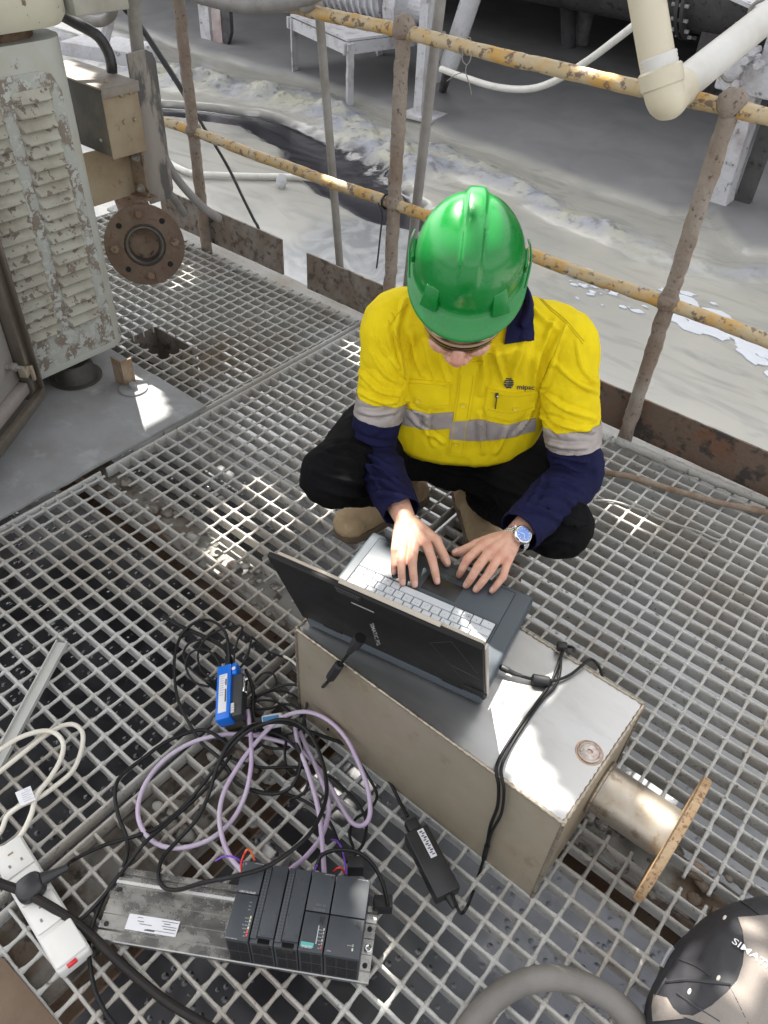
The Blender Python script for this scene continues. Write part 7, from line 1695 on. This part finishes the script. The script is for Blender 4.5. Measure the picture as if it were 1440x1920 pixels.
for px, z, r, lb in (
    (((560, 395), (520, 375), (470, 330), (445, 280), (465, 235), (520, 215), (580, 225), (630, 270), (655, 345)), [0.008, 0.008, 0.01, 0.015, 0.02, 0.03, 0.05, 0.06, 0.055], 0.0026, 'thin black cable in a small loop left of the blue adapter'),
    (((648, 345), (655, 270), (668, 215), (684, 162), (620, 168), (545, 205), (505, 270), (520, 345), (575, 388)), [0.055, 0.07, 0.09, 0.10, 0.08, 0.05, 0.02, 0.008, 0.008], 0.0024, 'thin black cable with a sharp peak above the blue adapter'),
    (((665, 345), (700, 300), (716, 250), (724, 205)), [0.055, 0.05, 0.03, 0.006], 0.0028, 'short black cable bending right of the blue adapter top'),
    (((720, 455), (780, 430), (860, 402), (920, 408), (950, 445), (945, 510), (925, 575), (890, 600), (830, 605)), [0.045, 0.06, 0.075, 0.08, 0.075, 0.06, 0.04, 0.03, 0.03], 0.0030, 'black cable in the outer arc right of the blue adapter'),
    (((720, 470), (770, 440), (830, 424), (890, 442), (920, 485), (925, 535)), [0.045, 0.05, 0.055, 0.05, 0.045, 0.04], 0.0026, 'black cable in the middle arc right of the blue adapter'),
    (((720, 480), (760, 465), (820, 470), (870, 500), (892, 530)), [0.04, 0.04, 0.04, 0.03, 0.02], 0.0026, 'black cable in the inner arc right of the blue adapter'),
    (((700, 340), (720, 385), (732, 440), (730, 500), (740, 545), (760, 560)), [0.05, 0.055, 0.055, 0.05, 0.05, 0.05], 0.0040, 'black cable hugging the right side of the blue adapter'),
    (((735, 390), (770, 355), (810, 355), (825, 390), (810, 420)), [0.02, 0.03, 0.03, 0.02, 0.012], 0.0024, 'thin black ring of cable right of the blue adapter'),
    (((640, 700), (750, 738), (880, 738), (960, 745), (1050, 780), (1105, 830), (1160, 890), (1192, 960), (1185, 1040), (1150, 1095), (1120, 1140)), [0.02, 0.02, 0.02, 0.018, 0.014, 0.012, 0.012, 0.012, 0.02, 0.03, 0.04], 0.0032, 'black cable crossing the middle of the violet loops'),
    (((690, 820), (780, 842), (870, 850), (960, 888), (1040, 960), (1080, 1050), (1110, 1130)), [0.014, 0.012, 0.012, 0.012, 0.012, 0.02, 0.04], 0.0034, 'black cable running from the tangle to the power supply module'),
    (((1035, 585), (1062, 552), (1085, 545), (1108, 575), (1130, 660), (1190, 760), (1236, 850), (1205, 915), (1150, 950), (1125, 1010), (1140, 1070)), [0.03, 0.05, 0.06, 0.05, 0.02, 0.012, 0.012, 0.012, 0.014, 0.02, 0.03], 0.0030, 'thin black cable outside the violet arc, beside the steel box'),
    (((985, 1160), (1010, 1100), (1080, 1076), (1160, 1088), (1222, 1140), (1262, 1220), (1282, 1305)), [0.09, 0.10, 0.11, 0.11, 0.10, 0.08, 0.05], 0.0036, 'black cable arching behind the power supply module'),
    (((600, 330), (570, 280), (520, 255), (470, 275), (455, 330), (490, 390), (550, 410)), [0.05, 0.06, 0.05, 0.03, 0.012, 0.008, 0.008], 0.0026, 'thin black cable in a low ring touching the left side of the blue adapter'),
    (((700, 500), (790, 500), (870, 480), (930, 520), (940, 590), (890, 650), (800, 660), (720, 620)), [0.03, 0.03, 0.035, 0.035, 0.03, 0.02, 0.016, 0.016], 0.0030, 'black cable in a flat ring round the white and blue plug'),
    (((610, 700), (640, 640), (700, 600), (780, 590), (860, 620), (920, 680), (960, 760), (940, 840), (880, 870)), [0.02, 0.03, 0.04, 0.045, 0.045, 0.04, 0.03, 0.02, 0.012], 0.0032, 'black cable curving down through the middle of the violet loops'),
    (((870, 600), (860, 680), (870, 750), (900, 770), (925, 700), (930, 600)), [0.03, 0.02, 0.014, 0.014, 0.02, 0.03], 0.0028, 'small black loop below the white and blue plug'),
):
    cable('black_cable', [c6(*p) for p in px], z, r, M_cblk, lb)
# dark plugs gathered behind the power supply
for (x, y, z, sx, lb) in ((1150, 1130, 0.04, 0.030, 'small black connector in the tangle behind the power supply module'), (1262, 1290, 0.035, 0.034, 'black connector at the right end of the controller rail')):
    q = at(*c6(x, y), z); mb = MB(); mb.box(Vector((q.x, q.y, z/2+0.006)), (sx, 0.022, z), Matrix.Rotation(0.7, 3, 'Z')); solo('connector', mb, M_plcd, lb, 'connector', org=(q.x, q.y, 0), bevel=0.002)
# coloured single wires on the modules
M_vio = mat('violet_wire', (0.16, 0.05, 0.40), 0.4); M_red = mat('red_wire', (0.60, 0.03, 0.02), 0.4); M_org = mat('orange_wire', (0.75, 0.13, 0.03), 0.4)
for px, z, m, lb in ((((575, 1122), (610, 1104), (650, 1106), (690, 1130)), [0.09, 0.10, 0.11, 0.10], M_vio, 'violet wire end left of the communication module'), (((683, 1178), (682, 1130), (692, 1098), (700, 1085)), [0.10, 0.11, 0.115, 0.11], M_red, 'red wire standing up at the communication module'), (((692, 1100), (705, 1076), (722, 1085), (736, 1122)), [0.11, 0.115, 0.11, 0.10], M_org, 'orange wire bending over the communication module'),
                      (((1050, 1035), (1072, 1040), (1092, 1070), (1104, 1120), (1112, 1178)), [0.03, 0.05, 0.07, 0.09, 0.10], M_vio, 'violet wire running down to the power supply module'), (((1060, 1165), (1075, 1152), (1092, 1152), (1102, 1170)), [0.10, 0.11, 0.11, 0.10], M_red, 'red wire arc behind the processor module'), (((980, 1165), (1000, 1120), (1010, 1090)), [0.10, 0.09, 0.07], M_vio, 'violet wire behind the processor module')):
    cable('wire', [c6(*p) for p in px], z, 0.0019, m, lb, 6)
# pale usb lead with ferrite, from the laptop to the tangle
us = thing('usb_lead', 'cable with ferrite from the laptop turning white by the box', 'cable', tuple(at(600, 1292, 0.05)))
yb = BY0-0.012
w1 = [at_y(668, 1205, yb), at_y(650, 1230, yb-0.004), at_y(630, 1256, yb-0.008), at_y(613, 1280, yb-0.012), at(598, 1294, 0.075)]
part('black_section', MB().tube(spline(w1, 8), 0.0032, 8), M_cblk, us, smooth=True, angle=180)
fa, fb = at_y(636, 1247, yb-0.007), at_y(620, 1270, yb-0.010); fdv = (fb-fa).normalized()
part('ferrite', MB().tube([fa-fdv*0.002, fa, fb, fb+fdv*0.002], [0.005, 0.0095, 0.0095, 0.005], 8), M_plcd, us)
pa_, pb_ = at_y(676, 1196, yb+0.006), at_y(654, 1224, yb-0.004)
part('plug', MB().tube([pa_, pa_.lerp(pb_, 0.5), pa_.lerp(pb_, 0.55), pb_], [0.0115, 0.0105, 0.0075, 0.005], 8), M_plcd, us, smooth=True)
part('tie', MB().tube([at(609, 1283, 0.085), at(590, 1296, 0.07)], [0.0042, 0.0030], 8), mat('beige_tie', (0.50, 0.43, 0.33), 0.6), us, smooth=True)
part('white_section', MB().tube(cable_pts([(598, 1294), (587, 1306), (583, 1318), (580, 1330), (572, 1340)], [0.07, 0.06, 0.05, 0.04, 0.03])+[], 0.0030, 8), M_cwht, us, smooth=True, angle=180)
part('white_section', MB().tube(cable_pts([(586, 1300), (580, 1282), (565, 1258), (548, 1240), (532, 1230)], [0.065, 0.05, 0.03, 0.016, 0.012]), 0.0030, 8), M_cwht, us, smooth=True, angle=180)
part('black_section', MB().tube(cable_pts([(532, 1232), (505, 1222), (485, 1205), (472, 1194)], [0.010, 0.010, 0.008, 0.006]), 0.0030, 8), M_cblk, us, smooth=True, angle=180)
part('black_section', MB().tube(cable_pts([(545, 1240), (570, 1262), (592, 1285), (612, 1292), (626, 1291), (622, 1296), (606, 1295), (590, 1298)], [0.012, 0.02, 0.04, 0.07, 0.075, 0.07, 0.065, 0.06]), 0.0026, 8), M_cblk, us, smooth=True, angle=180)
# laptop power lead: brick -> over the box -> laptop
dcl = thing('power_lead', 'black power lead climbing the steel box to the laptop', 'cable', tuple(at(*c7(595, 800), 0.02)))
yb = BY0-0.007
seq = [at(*c7(488, 905), 0.017), at(*c7(505, 955), 0.012), at(*c7(520, 980), 0.010), at(*c7(540, 955), 0.02), at_y(*c7(562, 895), yb-0.02), at_y(*c7(585, 825), yb-0.004), at_y(*c7(597, 770), yb), at_y(*c7(608, 715), yb), at_y(*c7(628, 660), yb), at_y(*c7(632, 600), yb), at(*c7(625, 545), BZ+0.010), at(*c7(648, 490), BZ+0.006), at(*c7(690, 425), BZ+0.006), at(*c7(745, 350), BZ+0.006), at(*c7(790, 285), BZ+0.006), at(*c7(812, 230), BZ+0.008), at(*c7(824, 195), BZ+0.012)]
part('lead', MB().tube(spline(seq, 8), 0.0031, 8), M_cblk, dcl, smooth=True, angle=180)
part('lead', MB().tube(spline([at_y(*c7(597, 790), yb), at_y(*c7(612, 735), yb-0.002), at_y(*c7(640, 680), yb-0.004), at_y(*c7(648, 610), yb-0.002), at(*c7(640, 545), BZ+0.009), at(*c7(668, 480), BZ+0.006), at(*c7(715, 405), BZ+0.006), at(*c7(770, 330), BZ+0.006), at(*c7(800, 300), BZ+0.006), at(*c7(815, 260), BZ+0.007), at(*c7(820, 200), BZ+0.012)], 8), 0.0028, 8), M_cblk, dcl, smooth=True, angle=180)
part('joint_sleeve', MB().tube([at_y(*c7(588, 815), yb-0.004), at_y(*c7(598, 775), yb-0.001)], 0.0052, 10), M_cblk, dcl, smooth=True)
part('lead', MB().tube(spline([at(*c7(780, 285), BZ+0.010), at(*c7(815, 278), BZ+0.007), at(*c7(850, 262), BZ+0.007), at(*c7(880, 238), BZ+0.010), at(*c7(908, 218), BZ+0.012), at(*c7(932, 238), BZ+0.006), at(*c7(945, 275), BZ-0.05)], 8), 0.0029, 8), M_cblk, dcl, smooth=True, angle=180)
part('lead', MB().tube(spline([at(*c7(700, 268), BZ+0.012), at(*c7(720, 274), BZ+0.010), at(*c7(740, 278), BZ+0.010)], 6), 0.0030, 8), M_cblk, dcl, smooth=True, angle=180)
fa, fb = at(*c7(735, 277), BZ+0.011), at(*c7(782, 285), BZ+0.011); fdv = (fb-fa).normalized()
part('ferrite', MB().tube([fa-fdv*0.003, fa, fb, fb+fdv*0.003], [0.006, 0.0100, 0.0100, 0.006], 14), M_plcd, dcl, smooth=True)
fa, fb = at(*c7(636, 240), BZ+0.016), at(*c7(682, 262), BZ+0.012)
part('jack', MB().tube([fa, fa.lerp(fb, 0.1), fa.lerp(fb, 0.55), fa.lerp(fb, 0.6), fb, at(*c7(702, 268), BZ+0.012)], [0.004, 0.0062, 0.0062, 0.0048, 0.0042, 0.003], 12), M_plcd, dcl, smooth=True)
q = at(*c7(822, 180), BZ+0.012); part('clip', MB().box(q, (0.020, 0.016, 0.016), Matrix.Rotation(0.6, 3, 'Z')), M_plcd, dcl, bevel=0.004)
q = at(*c7(842, 188), BZ+0.010); part('clip', MB().tube([q+Vector((0.011*math.cos(a), 0.008*math.sin(a), 0.004*math.sin(a*2))) for a in [2*math.pi*k/14 for k in range(13)]], 0.003, 6), M_plcd, dcl, smooth=True)
# thick black cable at the corner
c1 = [(-40, 1640), (0, 1656), (60, 1680), (150, 1736), (230, 1810), (310, 1876), (400, 1930), (480, 1985)]
cable('thick_cable', c1, [0.07, 0.06, 0.05, 0.03, 0.014, 0.012, 0.012, 0.012], 0.0082, mat('thick_black_rubber', (0.010, 0.008, 0.007), 0.45, spec=0.3, col2=(0.022, 0.016, 0.012), scale=20, mixlo=0.5, mixhi=0.75), 'thick dark rubber cable crossing the lower left corner', 14)
# white extension lead in loops
w1 = [c8(*p) for p in ((-60, 790), (0, 740), (100, 660), (200, 580), (290, 527), (350, 522), (386, 562), (380, 640), (340, 735), (262, 805), (180, 862), (95, 900), (35, 948), (6, 1015), (-40, 1075))]
cable('extension_lead', w1, [0.03, 0.03, 0.03, 0.02, 0.010, 0.008, 0.008, 0.010, 0.012, 0.02, 0.03, 0.03, 0.02, 0.012, 0.01], 0.0050, M_cwht, 'white extension lead, the larger loop reaching further right', 10)
w2 = [c8(*p) for p in ((-60, 660), (0, 637), (90, 582), (190, 551), (258, 560), (296, 612), (280, 690), (232, 772), (172, 850), (146, 940), (102, 1030), (42, 1085), (-20, 1108), (-80, 1120))]
cable('extension_lead', w2, [0.04, 0.04, 0.04, 0.035, 0.03, 0.025, 0.025, 0.03, 0.04, 0.04, 0.03, 0.025, 0.02, 0.02], 0.0050, M_cwht, 'white extension lead, the smaller inner loop running to the socket strip', 10)
tg = [at(*c8(x, y), 0.050) for x, y in ((70, 838), (142, 806), (166, 872), (96, 902))]
mb = MB(); mb.hexa([p-Vector((0, 0, 0.0008)) for p in tg], tg); tgo = solo('cable_tag', mb, mat('white_label', (0.66, 0.66, 0.68), 0.5), 'small white printed tag wrapped on the white extension lead', 'tag')
for k in range(6):
    a = tg[0].lerp(tg[3], 0.12+k*0.14); b_ = tg[1].lerp(tg[2], 0.12+k*0.14); c_ = a.lerp(b_, 0.30 if k else 0.55); d_ = a.lerp(b_, 0.92 if k % 2 else 0.8)
    part('print_line', MB().tube([c_+Vector((0, 0, 0.0004)), d_+Vector((0, 0, 0.0004))], 0.0004, 4), mat('faint_print', (0.38, 0.38, 0.42), 0.6), tgo)
